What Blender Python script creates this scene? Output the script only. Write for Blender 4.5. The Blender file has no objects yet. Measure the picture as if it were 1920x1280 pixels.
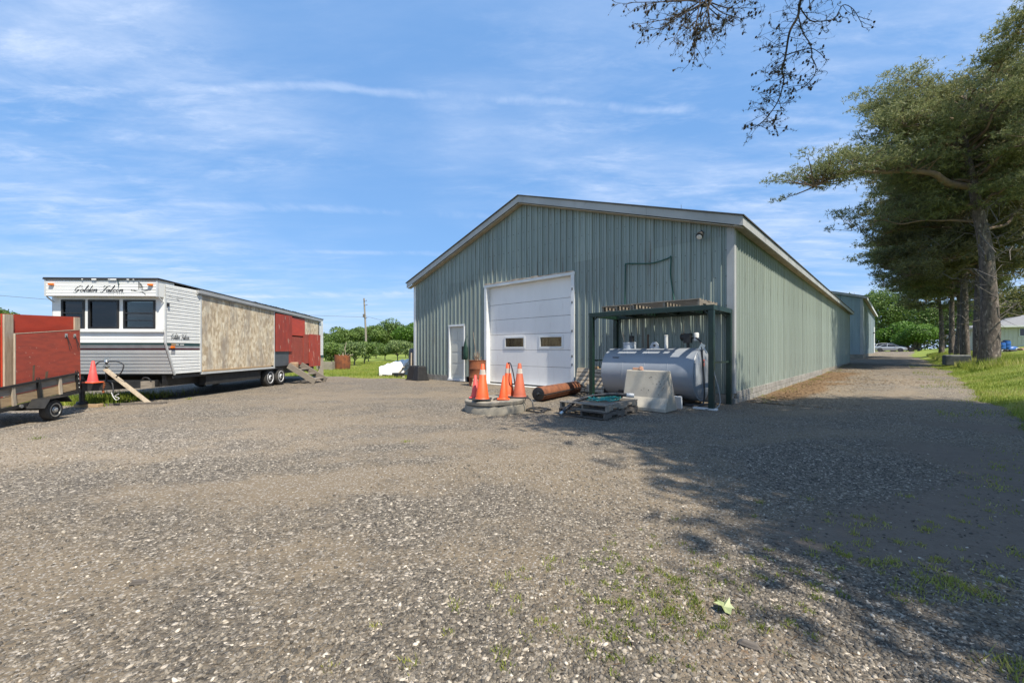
import bpy, math, random
import numpy as np
from mathutils import Vector, Matrix

# ------------------------------------------------------------------ camera, sky, sun, exposure
SC = bpy.context.scene
COL = SC.collection
F, CX, HY, CH = 770.0, 960.0, 656.0, 1.22          # focal length in photo pixels, centre column, horizon row, eye height (m)

cam_d = bpy.data.cameras.new("camera")
cam = bpy.data.objects.new("camera", cam_d)
COL.objects.link(cam)
cam.location = (0, 0, CH)
cam.rotation_euler = (math.radians(90), 0, 0)
cam_d.sensor_width = 36.0
cam_d.lens = 36.0 * F / 1920.0
cam_d.shift_y = (HY - 640.0) / 1920.0
cam_d.clip_start = 0.05
cam_d.clip_end = 3000
SC.camera = cam

SUN_EL = math.radians(57)
SAZ = Vector((0.600, -0.800, 0)).normalized()
SUN = Vector((SAZ.x * math.cos(SUN_EL), SAZ.y * math.cos(SUN_EL), math.sin(SUN_EL)))
sun_d = bpy.data.lights.new("sun", 'SUN')
sun_d.energy = 5.0
sun_d.angle = math.radians(0.53)
sun_d.color = (1.0, 0.93, 0.81)
sun = bpy.data.objects.new("sun", sun_d)
COL.objects.link(sun)
sun.rotation_euler = SUN.to_track_quat('Z', 'Y').to_euler()
sun.location = (20, -20, 40)

SC.view_settings.view_transform = 'Standard'
SC.view_settings.look = 'None'
SC.view_settings.exposure = 0.58
SC.view_settings.gamma = 1.0
SC.view_settings.use_curve_mapping = False
SC.render.engine = 'CYCLES'
SC.cycles.use_denoising = True
SC.cycles.max_bounces = 6
SC.cycles.diffuse_bounces = 3
SC.cycles.glossy_bounces = 3
SC.cycles.transparent_max_bounces = 8
SC.cycles.sample_clamp_indirect = 6

W = bpy.data.worlds.new("World")
SC.world = W
W.use_nodes = True


class NT:
    """small node-tree helper"""
    def __init__(s, tree):
        s.t = tree; s.n = tree.nodes; s.l = tree.links

    def node(s, typ, **kw):
        n = s.n.new(typ)
        for k, v in kw.items():
            if k.startswith('i_'):
                key = k[2:]
                n.inputs[int(key) if key.isdigit() else key.replace('_', ' ')].default_value = v
            else:
                setattr(n, k, v)
        return n

    def link(s, a, b):
        s.l.new(a, b)

    def math(s, op, a, b=None, c=None, clamp=False):
        n = s.n.new('ShaderNodeMath'); n.operation = op; n.use_clamp = clamp
        for i, v in enumerate((a, b, c)):
            if v is None: continue
            if isinstance(v, (int, float)): n.inputs[i].default_value = v
            else: s.l.new(v, n.inputs[i])
        return n.outputs[0]

    def noise(s, vec, scale, detail=4, rough=0.55, dist=0.0):
        n = s.n.new('ShaderNodeTexNoise')
        n.inputs['Scale'].default_value = scale; n.inputs['Detail'].default_value = detail
        n.inputs['Roughness'].default_value = rough; n.inputs['Distortion'].default_value = dist
        if vec is not None: s.l.new(vec, n.inputs['Vector'])
        return n.outputs['Fac']

    def mapping(s, vec, scale=(1, 1, 1), loc=(0, 0, 0), rot=(0, 0, 0)):
        n = s.n.new('ShaderNodeMapping')
        n.inputs['Scale'].default_value = scale; n.inputs['Location'].default_value = loc
        n.inputs['Rotation'].default_value = rot
        s.l.new(vec, n.inputs['Vector'])
        return n.outputs[0]

    def ramp(s, fac, stops, interp='LINEAR'):
        n = s.n.new('ShaderNodeValToRGB'); cr = n.color_ramp; cr.interpolation = interp
        while len(cr.elements) < len(stops): cr.elements.new(0.5)
        for e, (p, c) in zip(cr.elements, stops):
            e.position = p
            e.color = (c, c, c, 1) if isinstance(c, (int, float)) else (*c, 1)
        s.l.new(fac, n.inputs['Fac'])
        return n.outputs['Color']

    def mix(s, fac, a, b, mode='MIX'):
        n = s.n.new('ShaderNodeMix'); n.data_type = 'RGBA'; n.blend_type = mode
        for inp, v in ((n.inputs[0], fac), (n.inputs[6], a), (n.inputs[7], b)):
            if isinstance(v, (int, float)): inp.default_value = v
            elif isinstance(v, tuple): inp.default_value = (*v, 1)
            else: s.l.new(v, inp)
        return n.outputs[2]

    def smooth(s, v, lo, hi):
        n = s.n.new('ShaderNodeMapRange'); n.interpolation_type = 'SMOOTHSTEP'
        n.inputs[1].default_value = lo; n.inputs[2].default_value = hi
        s.l.new(v, n.inputs[0])
        return n.outputs[0]


def build_world():
    t = NT(W.node_tree)
    t.n.clear()
    out = t.node('ShaderNodeOutputWorld')
    bg = t.node('ShaderNodeBackground'); bg.inputs['Strength'].default_value = 0.132
    t.link(bg.outputs[0], out.inputs[0])
    sky = t.node('ShaderNodeTexSky'); sky.sky_type = 'NISHITA'; sky.sun_disc = False
    sky.sun_elevation = SUN_EL
    sky.sun_rotation = math.atan2(SAZ.x, SAZ.y)
    sky.altitude = 100; sky.air_density = 1.0; sky.dust_density = 0.6; sky.ozone_density = 2.2
    tc = t.node('ShaderNodeTexCoord')
    sep = t.node('ShaderNodeSeparateXYZ'); t.link(tc.outputs['Generated'], sep.inputs[0])
    zz = t.math('ADD', t.math('MAXIMUM', sep.outputs[2], 0.0), 0.06)
    px = t.math('DIVIDE', sep.outputs[0], zz); py = t.math('DIVIDE', sep.outputs[1], zz)
    comb = t.node('ShaderNodeCombineXYZ'); t.link(px, comb.inputs[0]); t.link(py, comb.inputs[1])
    P = comb.outputs[0]                                    # position on the cloud layer
    # thin cirrus: streaky noise, thicker in broad drifts
    streak = t.noise(t.mapping(P, (0.62, 1.45, 1), (3.1, 0.7, 0), (0, 0, 0.95)), 1.5, 9, 0.64, 0.25)
    fine = t.noise(t.mapping(P, (1.2, 3.4, 1), (0.3, 5.2, 0), (0, 0, 0.5)), 2.2, 8, 0.68, 0.35)
    drift = t.noise(t.mapping(P, (0.42, 0.36, 1), (1.75, 0.55, 0), (0, 0, 0.3)), 1.0, 3, 0.5)
    d = t.smooth(drift, 0.34, 0.60)
    c = t.math('MULTIPLY', t.smooth(streak, 0.33, 0.80), d)
    c = t.math('ADD', c, t.math('MULTIPLY', t.math('MULTIPLY', t.smooth(fine, 0.45, 0.85), d), 0.75))
    # old contrails, drawn out by the wind
    wob = t.math('MULTIPLY', t.math('SUBTRACT', t.noise(P, 1.7, 6, 0.6), 0.5), 0.22)
    brk = t.noise(t.mapping(P, (1.0, 0.3, 1)), 1.9, 7, 0.65)
    for a, b, wd, amp in ((0.088, 1.47, 0.04, 0.5), (0.16, 2.60, 0.09, 0.45), (-0.03, 4.9, 0.30, 0.7), (0.12, 3.45, 0.10, 0.40)):
        e = t.math('SUBTRACT', py, t.math('ADD', t.math('MULTIPLY', px, a), b))
        e = t.math('ABSOLUTE', t.math('ADD', e, wob))
        line = t.math('SUBTRACT', 1.0, t.smooth(e, 0.0, wd))
        line = t.math('MULTIPLY', t.math('MULTIPLY', line, t.smooth(brk, 0.38, 0.66)), amp)
        c = t.math('ADD', c, line)
    # low haze near the horizon
    haze = t.math('MULTIPLY', t.math('SUBTRACT', 1.0, t.smooth(sep.outputs[2], 0.0, 0.22)), 0.14)
    c = t.math('ADD', t.math('MULTIPLY', c, 0.78), haze)
    c = t.math('MINIMUM', c, 0.9)
    hs = t.node('ShaderNodeHueSaturation'); hs.inputs['Saturation'].default_value = 1.06; hs.inputs['Value'].default_value = 1.15
    hs.inputs['Hue'].default_value = 0.492
    t.link(sky.outputs[0], hs.inputs['Color'])
    blue = t.mix(0.74, hs.outputs[0], (1.02, 2.20, 4.45))
    col = t.mix(c, blue, (3.7, 4.4, 5.7))
    t.link(col, bg.inputs['Color'])


build_world()
R = random.Random(7)
RN = np.random.default_rng(11)

# ------------------------------------------------------------------ helpers
D1 = Vector((0.684, 0.7295, 0)).normalized()               # along the shed's long wall, away from the camera
D2 = Vector((-D1.y, D1.x, 0))                               # along the shed's gable wall, to the left
CR = Vector((4.99, 9.30, 0))                                # near corner of the shed
SHED_RZ = math.atan2(D1.y, D1.x)


def at(px, py, Y):
    return Vector(((px - CX) / F * Y, Y, CH + (HY - py) / F * Y))


def gnd(px, py, z=0.0):
    Y = (CH - z) * F / (py - HY)
    return Vector(((px - CX) / F * Y, Y, z))


def sm(a, b, x):
    t = np.clip((np.asarray(x, float) - a) / (b - a), 0, 1)
    return t * t * (3 - 2 * t)


class MB:
    """collects shapes, builds ONE mesh object"""
    def __init__(s):
        s.v = []; s.f = []; s.m = []

    def add(s, vs, fs, mi=0):
        o = len(s.v); s.v += [tuple(v) for v in vs]
        s.f += [tuple(i + o for i in f) for f in fs]; s.m += [mi] * len(fs)
        return s

    def box(s, c, size, rot=None, mi=0, taper=1.0):
        hx, hy, hz = size[0] / 2, size[1] / 2, size[2] / 2
        vs = []
        for z, k in ((-hz, 1.0), (hz, taper)):
            for x, y in ((-hx, -hy), (hx, -hy), (hx, hy), (-hx, hy)):
                vs.append(Vector((x * k, y * k, z)))
        if rot is not None: vs = [rot @ v for v in vs]
        c = Vector(c); vs = [v + c for v in vs]
        return s.add(vs, [(3, 2, 1, 0), (4, 5, 6, 7), (0, 1, 5, 4), (1, 2, 6, 5), (2, 3, 7, 6), (3, 0, 4, 7)], mi)

    def bx(s, x0, x1, y0, y1, z0, z1, mi=0):
        return s.box(((x0 + x1) / 2, (y0 + y1) / 2, (z0 + z1) / 2), (abs(x1 - x0), abs(y1 - y0), abs(z1 - z0)), None, mi)

    def bar(s, a, b, w, h, up=(0, 0, 1), mi=0):
        a = Vector(a); b = Vector(b); x = (b - a); L = x.length; x.normalize()
        up = Vector(up)
        if abs(x.dot(up)) > 0.98: up = Vector((0, 1, 0))
        y = up.cross(x).normalized(); z = x.cross(y)
        rot = Matrix((x, y, z)).transposed()
        return s.box((a + b) / 2, (L, w, h), rot, mi)

    def tube(s, pts, r, n=8, mi=0, caps=True):
        pts = [Vector(p) for p in pts]
        rs = r if isinstance(r, (list, tuple)) else [r] * len(pts)
        tang = []
        for i in range(len(pts)):
            d = pts[min(i + 1, len(pts) - 1)] - pts[max(i - 1, 0)]
            tang.append(d.normalized() if d.length > 1e-9 else Vector((0, 0, 1)))
        ref = Vector((0, 0, 1)) if abs(tang[0].z) < 0.9 else Vector((1, 0, 0))
        u = tang[0].cross(ref).normalized()
        vs = []
        for p, t, rr in zip(pts, tang, rs):
            u = (u - t * u.dot(t))
            u = u.normalized() if u.length > 1e-6 else t.orthogonal().normalized()
            w = t.cross(u)
            for k in range(n):
                a = 2 * math.pi * k / n
                vs.append(p + (u * math.cos(a) + w * math.sin(a)) * rr)
        fs = []
        for i in range(len(pts) - 1):
            for k in range(n):
                k2 = (k + 1) % n
                fs.append((i * n + k, i * n + k2, (i + 1) * n + k2, (i + 1) * n + k))
        if caps:
            fs.append(tuple(range(n - 1, -1, -1)))
            fs.append(tuple((len(pts) - 1) * n + k for k in range(n)))
        return s.add(vs, fs, mi)

    def lathe(s, prof, n=24, c=(0, 0, 0), rot=None, mi=0):
        vs = []; c = Vector(c)
        for r, z in prof:
            for k in range(n):
                a = 2 * math.pi * k / n
                v = Vector((r * math.cos(a), r * math.sin(a), z))
                if rot is not None: v = rot @ v
                vs.append(v + c)
        fs = []
        for i in range(len(prof) - 1):
            for k in range(n):
                k2 = (k + 1) % n
                fs.append((i * n + k, i * n + k2, (i + 1) * n + k2, (i + 1) * n + k))
        fs.append(tuple(range(n - 1, -1, -1)))
        fs.append(tuple((len(prof) - 1) * n + k for k in range(n)))
        return s.add(vs, fs, mi)

    def prism(s, poly, fn0, fn1, mi=0):
        """poly: list of 2-D points; fn0/fn1 map a 2-D point to 3-D on either face"""
        n = len(poly)
        vs = [fn0(*p) for p in poly] + [fn1(*p) for p in poly]
        fs = [tuple(range(n - 1, -1, -1)), tuple(range(n, 2 * n))]
        fs += [(i, (i + 1) % n, n + (i + 1) % n, n + i) for i in range(n)]
        return s.add(vs, fs, mi)

    def slab(s, corners, th, mi=0):
        """a board with four 3-D corners and a thickness to the rear"""
        c = [Vector(p) for p in corners]
        nrm = (c[1] - c[0]).cross(c[3] - c[0]).normalized() * th
        return s.add(c + [p + nrm for p in c], [(0, 1, 2, 3), (7, 6, 5, 4), (0, 4, 5, 1), (1, 5, 6, 2), (2, 6, 7, 3), (3, 7, 4, 0)], mi)

    def build(s, name, mats, parent=None, smooth=False, bevel=0.0, loc=None, rot=None, sharp=40):
        me = bpy.data.meshes.new(name)
        me.from_pydata([tuple(v) for v in s.v], [], s.f)
        if not isinstance(mats, (list, tuple)): mats = [mats]
        for m in mats: me.materials.append(m)
        if len(mats) > 1: me.polygons.foreach_set('material_index', s.m)
        import bmesh
        bm = bmesh.new(); bm.from_mesh(me)
        bmesh.ops.recalc_face_normals(bm, faces=bm.faces)
        bm.to_mesh(me); bm.free()
        if smooth:
            me.polygons.foreach_set('use_smooth', [True] * len(me.polygons))
            me.set_sharp_from_angle(angle=math.radians(sharp))
        me.update()
        o = bpy.data.objects.new(name, me)
        COL.objects.link(o)
        if parent is not None: o.parent = parent
        if loc is not None: o.location = loc
        if rot is not None: o.rotation_euler = rot
        if bevel:
            md = o.modifiers.new('bevel', 'BEVEL'); md.width = bevel; md.segments = 2; md.limit_method = 'ANGLE'
            md.angle_limit = math.radians(40)
        return o


def np_obj(name, V, Fc, mat, parent=None, tint=None, smooth=False, nv=3):
    """mesh from arrays; Fc is (n, nv) indices; tint is one value for each face"""
    me = bpy.data.meshes.new(name)
    V = np.ascontiguousarray(V, dtype=np.float32); Fc = np.ascontiguousarray(Fc, dtype=np.int32)
    me.vertices.add(len(V)); me.vertices.foreach_set('co', V.ravel())
    me.loops.add(Fc.size); me.loops.foreach_set('vertex_index', Fc.ravel())
    me.polygons.add(len(Fc)); me.polygons.foreach_set('loop_start', np.arange(0, Fc.size, nv, dtype=np.int32))
    me.polygons.foreach_set('loop_total', np.full(len(Fc), nv, dtype=np.int32))
    if smooth: me.polygons.foreach_set('use_smooth', np.ones(len(Fc), dtype=bool))
    if tint is not None:
        a = me.attributes.new('tint', 'FLOAT', 'FACE'); a.data.foreach_set('value', np.asarray(tint, dtype=np.float32))
    me.update(calc_edges=True); me.validate()
    for m in (mat if isinstance(mat, (list, tuple)) else [mat]): me.materials.append(m)
    o = bpy.data.objects.new(name, me); COL.objects.link(o)
    if parent is not None: o.parent = parent
    return o


def tag(o, label=None, cat=None, group=None, kind=None):
    if label: o['label'] = label
    if cat: o['category'] = cat
    if group: o['group'] = group
    if kind: o['kind'] = kind
    return o


def thing(name, label, cat, loc=(0, 0, 0), rz=0.0, group=None):
    o = bpy.data.objects.new(name, None); COL.objects.link(o)
    o.empty_display_size = 0.2
    o.location = loc; o.rotation_euler = (0, 0, rz)
    return tag(o, label, cat, group)


def copy_tree(o, parent=None):
    c = o.copy(); COL.objects.link(c); c.parent = parent
    for ch in [x for x in bpy.data.objects if x.parent == o]:
        copy_tree(ch, c)
    return c


def catmull(pts, k=6):
    pts = [Vector(p) for p in pts]; out = []
    P = [pts[0]] + pts + [pts[-1]]
    for i in range(1, len(P) - 2):
        for j in range(k):
            t = j / k
            a, b, c, d = P[i - 1], P[i], P[i + 1], P[i + 2]
            out.append(0.5 * ((2 * b) + (c - a) * t + (2 * a - 5 * b + 4 * c - d) * t * t + (3 * b - a - 3 * c + d) * t ** 3))
    out.append(pts[-1])
    return out


# ------------------------------------------------------------------ materials
def mk(name, c1, c2=None, scale=4.0, detail=5, rough=0.7, metal=0.0, stretch=(1, 1, 1), bump=0.0, bscale=None,
       c3=None, s3=2.0, lo3=0.6, hi3=0.72, stretch3=(1, 1, 1), c4=None, rnd=0.0, spec=0.5, coat=0.0, lo=0.3, hi=0.7, rough2=None):
    m = bpy.data.materials.new(name); m.use_nodes = True
    t = NT(m.node_tree); t.n.clear()
    out = t.node('ShaderNodeOutputMaterial'); b = t.node('ShaderNodeBsdfPrincipled')
    t.link(b.outputs[0], out.inputs[0])
    b.inputs['Roughness'].default_value = rough; b.inputs['Metallic'].default_value = metal
    b.inputs['Specular IOR Level'].default_value = spec
    b.inputs['Coat Weight'].default_value = coat
    tc = t.node('ShaderNodeTexCoord'); P = tc.outputs['Object']
    if c2 is None: c2 = tuple(x * 0.8 for x in c1)
    n = t.noise(t.mapping(P, stretch), scale, detail, 0.6)
    col = t.mix(t.smooth(n, lo, hi), c1, c2)
    if c3 is not None:
        n3 = t.noise(t.mapping(P, stretch3, (5.3, 1.7, 2.9)), s3, 6, 0.65, 0.3)
        f3 = t.smooth(n3, lo3, hi3)
        col = t.mix(f3, col, c3)
        if rough2 is not None:
            rr = t.node('ShaderNodeMapRange'); rr.inputs[3].default_value = rough; rr.inputs[4].default_value = rough2
            t.link(f3, rr.inputs[0]); t.link(rr.outputs[0], b.inputs['Roughness'])
    if c4 is not None:                                      # (colour, scale, lo, hi, stretch): narrow runs of rust or dirt
        n4 = t.noise(t.mapping(P, c4[4], (1.3, 7.1, 4.4)), c4[1], 5, 0.6)
        col = t.mix(t.math('MULTIPLY', t.smooth(n4, c4[2], c4[3]), 0.75), col, c4[0])
    if rnd:
        oi = t.node('ShaderNodeObjectInfo')
        hs = t.node('ShaderNodeHueSaturation')
        t.link(t.math('ADD', t.math('MULTIPLY', oi.outputs['Random'], 2 * rnd), 1 - rnd), hs.inputs['Value'])
        t.link(col, hs.inputs['Color']); col = hs.outputs[0]
    t.link(col, b.inputs['Base Color'])
    if bump:
        bn = t.noise(t.mapping(P, stretch), bscale or scale * 6, 5, 0.6)
        bp = t.node('ShaderNodeBump'); bp.inputs['Strength'].default_value = bump; bp.inputs['Distance'].default_value = 0.01
        t.link(bn, bp.inputs['Height']); t.link(bp.outputs[0], b.inputs['Normal'])
    return m


def mk_leaf(name, cols, rough=0.55, trans=0.25):
    """foliage: colour from the per-face tint, some light through the leaf"""
    m = bpy.data.materials.new(name); m.use_nodes = True
    t = NT(m.node_tree); t.n.clear()
    out = t.node('ShaderNodeOutputMaterial')
    at_ = t.node('ShaderNodeAttribute'); at_.attribute_name = 'tint'
    col = t.ramp(at_.outputs['Fac'], [(i / (len(cols) - 1), c) for i, c in enumerate(cols)])
    b = t.node('ShaderNodeBsdfPrincipled'); b.inputs['Roughness'].default_value = rough
    b.inputs['Specular IOR Level'].default_value = 0.3
    t.link(col, b.inputs['Base Color'])
    tr = t.node('ShaderNodeBsdfTranslucent'); t.link(col, tr.inputs['Color'])
    mx = t.node('ShaderNodeMixShader'); mx.inputs[0].default_value = trans
    t.link(b.outputs[0], mx.inputs[1]); t.link(tr.outputs[0], mx.inputs[2]); t.link(mx.outputs[0], out.inputs[0])
    return m


def mk_glass(name, tint=(0.5, 0.55, 0.55), gloss=0.12):
    m = bpy.data.materials.new(name); m.use_nodes = True
    t = NT(m.node_tree); t.n.clear()
    out = t.node('ShaderNodeOutputMaterial')
    tr = t.node('ShaderNodeBsdfTransparent'); tr.inputs[0].default_value = (*tint, 1)
    gl = t.node('ShaderNodeBsdfGlossy'); gl.inputs['Roughness'].default_value = 0.02
    fr = t.node('ShaderNodeFresnel'); fr.inputs[0].default_value = 1.5
    mx = t.node('ShaderNodeMixShader')
    t.link(t.math('ADD', fr.outputs[0], gloss, clamp=True), mx.inputs[0])
    t.link(tr.outputs[0], mx.inputs[1]); t.link(gl.outputs[0], mx.inputs[2]); t.link(mx.outputs[0], out.inputs[0])
    return m


M = {}
M['green_steel_shaded'] = mk('green_steel_shaded', (0.215, 0.262, 0.238), (0.265, 0.308, 0.278), 3.0, 5, 0.42, 0.0, (1.6, 1.6, 0.16), 0.05, 3,  # gable copy of the shed paint, its shade put into the colour
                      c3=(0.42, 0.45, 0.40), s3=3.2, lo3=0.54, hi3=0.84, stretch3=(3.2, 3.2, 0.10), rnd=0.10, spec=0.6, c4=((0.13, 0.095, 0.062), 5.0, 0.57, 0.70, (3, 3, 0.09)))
M['green_steel_lit'] = mk('green_steel_lit', (0.300, 0.346, 0.298), (0.342, 0.388, 0.336), 2.0, 5, 0.45, 0.0, (1.6, 1.6, 0.2), 0.05, 3,  # same shed paint in a lighter copy, sunlight put into the colour
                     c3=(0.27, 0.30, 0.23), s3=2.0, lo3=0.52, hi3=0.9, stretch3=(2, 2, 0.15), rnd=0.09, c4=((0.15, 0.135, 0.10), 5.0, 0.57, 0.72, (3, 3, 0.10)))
M['blue_steel'] = mk('blue_steel', (0.27, 0.335, 0.36), (0.33, 0.40, 0.42), 2.0, 4, 0.5, 0, (1.5, 1.5, 0.2), rnd=0.06)
M['fascia'] = mk('fascia', (0.34, 0.34, 0.33), (0.42, 0.42, 0.41), 1.2, 5, 0.5, c3=(0.24, 0.235, 0.22), s3=1.5, lo3=0.55, hi3=0.8)
M['white_trim'] = mk('white_trim', (0.72, 0.73, 0.72), (0.62, 0.63, 0.62), 3, 4, 0.5, c3=(0.38, 0.33, 0.26), s3=4, lo3=0.66, hi3=0.85)
M['rust_trim'] = mk('rust_trim', (0.55, 0.50, 0.42), (0.35, 0.24, 0.15), 5, 6, 0.7)
M['screw'] = mk('screw', (0.07, 0.08, 0.075), (0.12, 0.08, 0.05), 20, 2, 0.6)
M['roof_dark'] = mk('roof_dark', (0.05, 0.05, 0.05), (0.09, 0.085, 0.08), 3, 4, 0.7)
M['soffit'] = mk('soffit', (0.42, 0.37, 0.29), (0.32, 0.27, 0.2), 3, 5, 0.8)
M['dark'] = mk('dark', (0.012, 0.012, 0.012), (0.02, 0.02, 0.02), 3, 2, 0.9)
M['door_white'] = mk('door_white', (0.79, 0.775, 0.75), (0.73, 0.715, 0.69), 1.2, 5, 0.45, stretch=(1, 1, 0.4), bump=0.03, bscale=90,
                     c3=(0.58, 0.55, 0.51), s3=1.8, lo3=0.56, hi3=0.85, stretch3=(1, 3, 0.5))
M['man_door'] = mk('man_door', (0.55, 0.56, 0.50), (0.48, 0.49, 0.44), 2, 4, 0.5, c3=(0.36, 0.34, 0.28), s3=2, lo3=0.62, hi3=0.85)
M['gasket'] = mk('gasket', (0.03, 0.03, 0.032), (0.05, 0.05, 0.05), 9, 3, 0.6)
M['board_in'] = mk('board_in', (0.36, 0.24, 0.12), (0.28, 0.18, 0.09), 3, 5, 0.8, stretch=(6, 6, 0.5))
M['glass'] = mk_glass('glass', (0.62, 0.64, 0.62), 0.06)
M['glass_dark'] = mk_glass('glass_dark', (0.55, 0.57, 0.54), 0.03)
M['concrete'] = mk('concrete', (0.31, 0.275, 0.215), (0.20, 0.18, 0.145), 3, 7, 0.9, bump=0.5, bscale=40,
                   c3=(0.12, 0.115, 0.10), s3=2.2, lo3=0.56, hi3=0.74)
M['barrier'] = mk('barrier', (0.44, 0.40, 0.325), (0.35, 0.315, 0.255), 2.5, 6, 0.88, bump=0.3, bscale=45,
                  c3=(0.24, 0.215, 0.175), s3=2.4, lo3=0.5, hi3=0.74, stretch3=(1, 1, .4))
M['block'] = mk('block', (0.30, 0.28, 0.25), (0.21, 0.20, 0.175), 6, 6, 0.92, bump=0.6, bscale=50, rnd=0.12,
                c3=(0.11, 0.12, 0.075), s3=3, lo3=0.55, hi3=0.75)
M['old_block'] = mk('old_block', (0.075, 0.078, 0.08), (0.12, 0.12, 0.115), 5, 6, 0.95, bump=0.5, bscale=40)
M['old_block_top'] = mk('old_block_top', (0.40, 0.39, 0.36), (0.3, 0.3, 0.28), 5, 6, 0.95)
M['wood_grey'] = mk('wood_grey', (0.27, 0.235, 0.19), (0.17, 0.145, 0.115), 3, 7, 0.85, 0, (1.5, 14, 14), 0.35, 12, rnd=0.18)
M['wood_grey_y'] = mk('wood_grey_y', (0.27, 0.235, 0.19), (0.17, 0.145, 0.115), 3, 7, 0.85, 0, (14, 1.5, 14), 0.35, 12, rnd=0.18)
M['wood_tan'] = mk('wood_tan', (0.44, 0.31, 0.17), (0.33, 0.22, 0.12), 3, 7, 0.8, 0, (1.5, 12, 12), 0.3, 12, rnd=0.12)
M['wood_pale'] = mk('wood_pale', (0.50, 0.42, 0.31), (0.36, 0.29, 0.21), 3, 7, 0.85, 0, (10, 10, 1.2), 0.3, 12, rnd=0.12)
M['wood_dark'] = mk('wood_dark', (0.085, 0.072, 0.06), (0.14, 0.12, 0.1), 3, 7, 0.9, 0, (1.5, 14, 14), 0.35, 12, rnd=0.2)
M['stick'] = mk('stick', (0.26, 0.16, 0.09), (0.36, 0.25, 0.16), 6, 5, 0.85, 0, (4, 4, 1), rnd=0.2)
M['rust'] = mk('rust', (0.27, 0.085, 0.030), (0.13, 0.045, 0.022), 3.5, 8, 0.85, 0.1, bump=0.35, bscale=30,
               c3=(0.055, 0.028, 0.02), s3=2.0, lo3=0.55, hi3=0.75)
M['rust_roll'] = mk('rust_roll', (0.24, 0.088, 0.038), (0.13, 0.048, 0.024), 3.5, 8, 0.8, 0.1, (3, 3, .7), 0.3, 25,
                    c3=(0.06, 0.03, 0.022), s3=2.4, lo3=0.56, hi3=0.72)
M['rust_pipe'] = mk('rust_pipe', (0.16, 0.09, 0.05), (0.09, 0.055, 0.035), 8, 5, 0.85)
M['black_plastic'] = mk('black_plastic', (0.012, 0.012, 0.013), (0.022, 0.022, 0.023), 6, 4, 0.55)
M['grey_plastic'] = mk('grey_plastic', (0.05, 0.055, 0.07), (0.075, 0.08, 0.095), 3, 4, 0.45)
M['rubber'] = mk('rubber', (0.014, 0.014, 0.014), (0.03, 0.029, 0.027), 8, 5, 0.75)
M['tyre'] = mk('tyre', (0.022, 0.021, 0.020), (0.055, 0.050, 0.043), 9, 6, 0.85, bump=0.3, bscale=60)
M['rim_white'] = mk('rim_white', (0.66, 0.67, 0.68), (0.52, 0.52, 0.52), 6, 4, 0.4)
M['rim_steel'] = mk('rim_steel', (0.55, 0.55, 0.53), (0.42, 0.42, 0.40), 6, 4, 0.35, 0.7)
M['black_steel'] = mk('black_steel', (0.012, 0.013, 0.014), (0.028, 0.027, 0.026), 7, 5, 0.45, 0.1, c3=(0.07, 0.05, 0.04), s3=5, lo3=0.62, hi3=0.8)
M['chrome'] = mk('chrome', (0.6, 0.6, 0.58), (0.5, 0.5, 0.48), 9, 3, 0.25, 0.9)
M['frame_green'] = mk('frame_green', (0.006, 0.021, 0.014), (0.010, 0.030, 0.020), 5, 5, 0.4, c3=(0.05, 0.045, 0.03), s3=6, lo3=0.64, hi3=0.8)
M['tank'] = mk('tank', (0.27, 0.292, 0.32), (0.235, 0.255, 0.28), 1.5, 5, 0.36, 0.0, c3=(0.22, 0.235, 0.25), s3=1.6, lo3=0.58, hi3=0.85, spec=0.6)
M['tank_fit'] = mk('tank_fit', (0.46, 0.50, 0.55), (0.38, 0.41, 0.45), 6, 4, 0.4)
M['hazard'] = mk('hazard', (0.85, 0.14, 0.03), (0.7, 0.08, 0.02), 5, 3, 0.5)
M['white_plastic'] = mk('white_plastic', (0.66, 0.66, 0.64), (0.55, 0.55, 0.53), 5, 4, 0.5)
M['cone'] = mk('cone', (0.74, 0.105, 0.020), (0.62, 0.082, 0.017), 4, 5, 0.5, c3=(0.34, 0.10, 0.05), s3=5, lo3=0.52, hi3=0.78)
M['cone_old'] = mk('cone_old', (0.46, 0.105, 0.045), (0.36, 0.085, 0.045), 4, 6, 0.65, c3=(0.30, 0.09, 0.05), s3=4, lo3=0.55, hi3=0.8)
M['cone_pink'] = mk('cone_pink', (0.74, 0.085, 0.068), (0.66, 0.08, 0.075), 3, 5, 0.55, c3=(0.90, 0.26, 0.24), s3=3, lo3=0.55, hi3=0.85)
M['cone_band'] = mk('cone_band', (0.62, 0.58, 0.52), (0.45, 0.36, 0.28), 9, 5, 0.45, c3=(0.25, 0.2, 0.16), s3=12, lo3=0.58, hi3=0.7)
M['teal_hose'] = mk('teal_hose', (0.03, 0.30, 0.27), (0.04, 0.24, 0.22), 9, 3, 0.4)
M['green_hose'] = mk('green_hose', (0.012, 0.07, 0.05), (0.02, 0.09, 0.07), 9, 3, 0.5)
M['black_hose'] = mk('black_hose', (0.018, 0.018, 0.02), (0.045, 0.045, 0.047), 8, 4, 0.5)
M['green_cloth'] = mk('green_cloth', (0.008, 0.048, 0.030), (0.005, 0.030, 0.018), 9, 4, 0.75)
M['brick_red'] = mk('brick_red', (0.33, 0.16, 0.10), (0.42, 0.30, 0.22), 9, 5, 0.9, bump=0.4)
M['rv_white'] = mk('rv_white', (0.76, 0.76, 0.73), (0.68, 0.68, 0.65), 1.4, 5, 0.38, c3=(0.5, 0.485, 0.43), s3=2.5, lo3=0.62, hi3=0.86, stretch3=(2, 2, .5))
M['rv_white_shaded'] = mk('rv_white_shaded', (0.60, 0.60, 0.58), (0.54, 0.54, 0.525), 2, 4, 0.4)  # trailer white greyed to paint in shade on the down-tilted lower front
M['rv_trim'] = mk('rv_trim', (0.62, 0.63, 0.62), (0.52, 0.53, 0.52), 5, 4, 0.4, 0.2)
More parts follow.
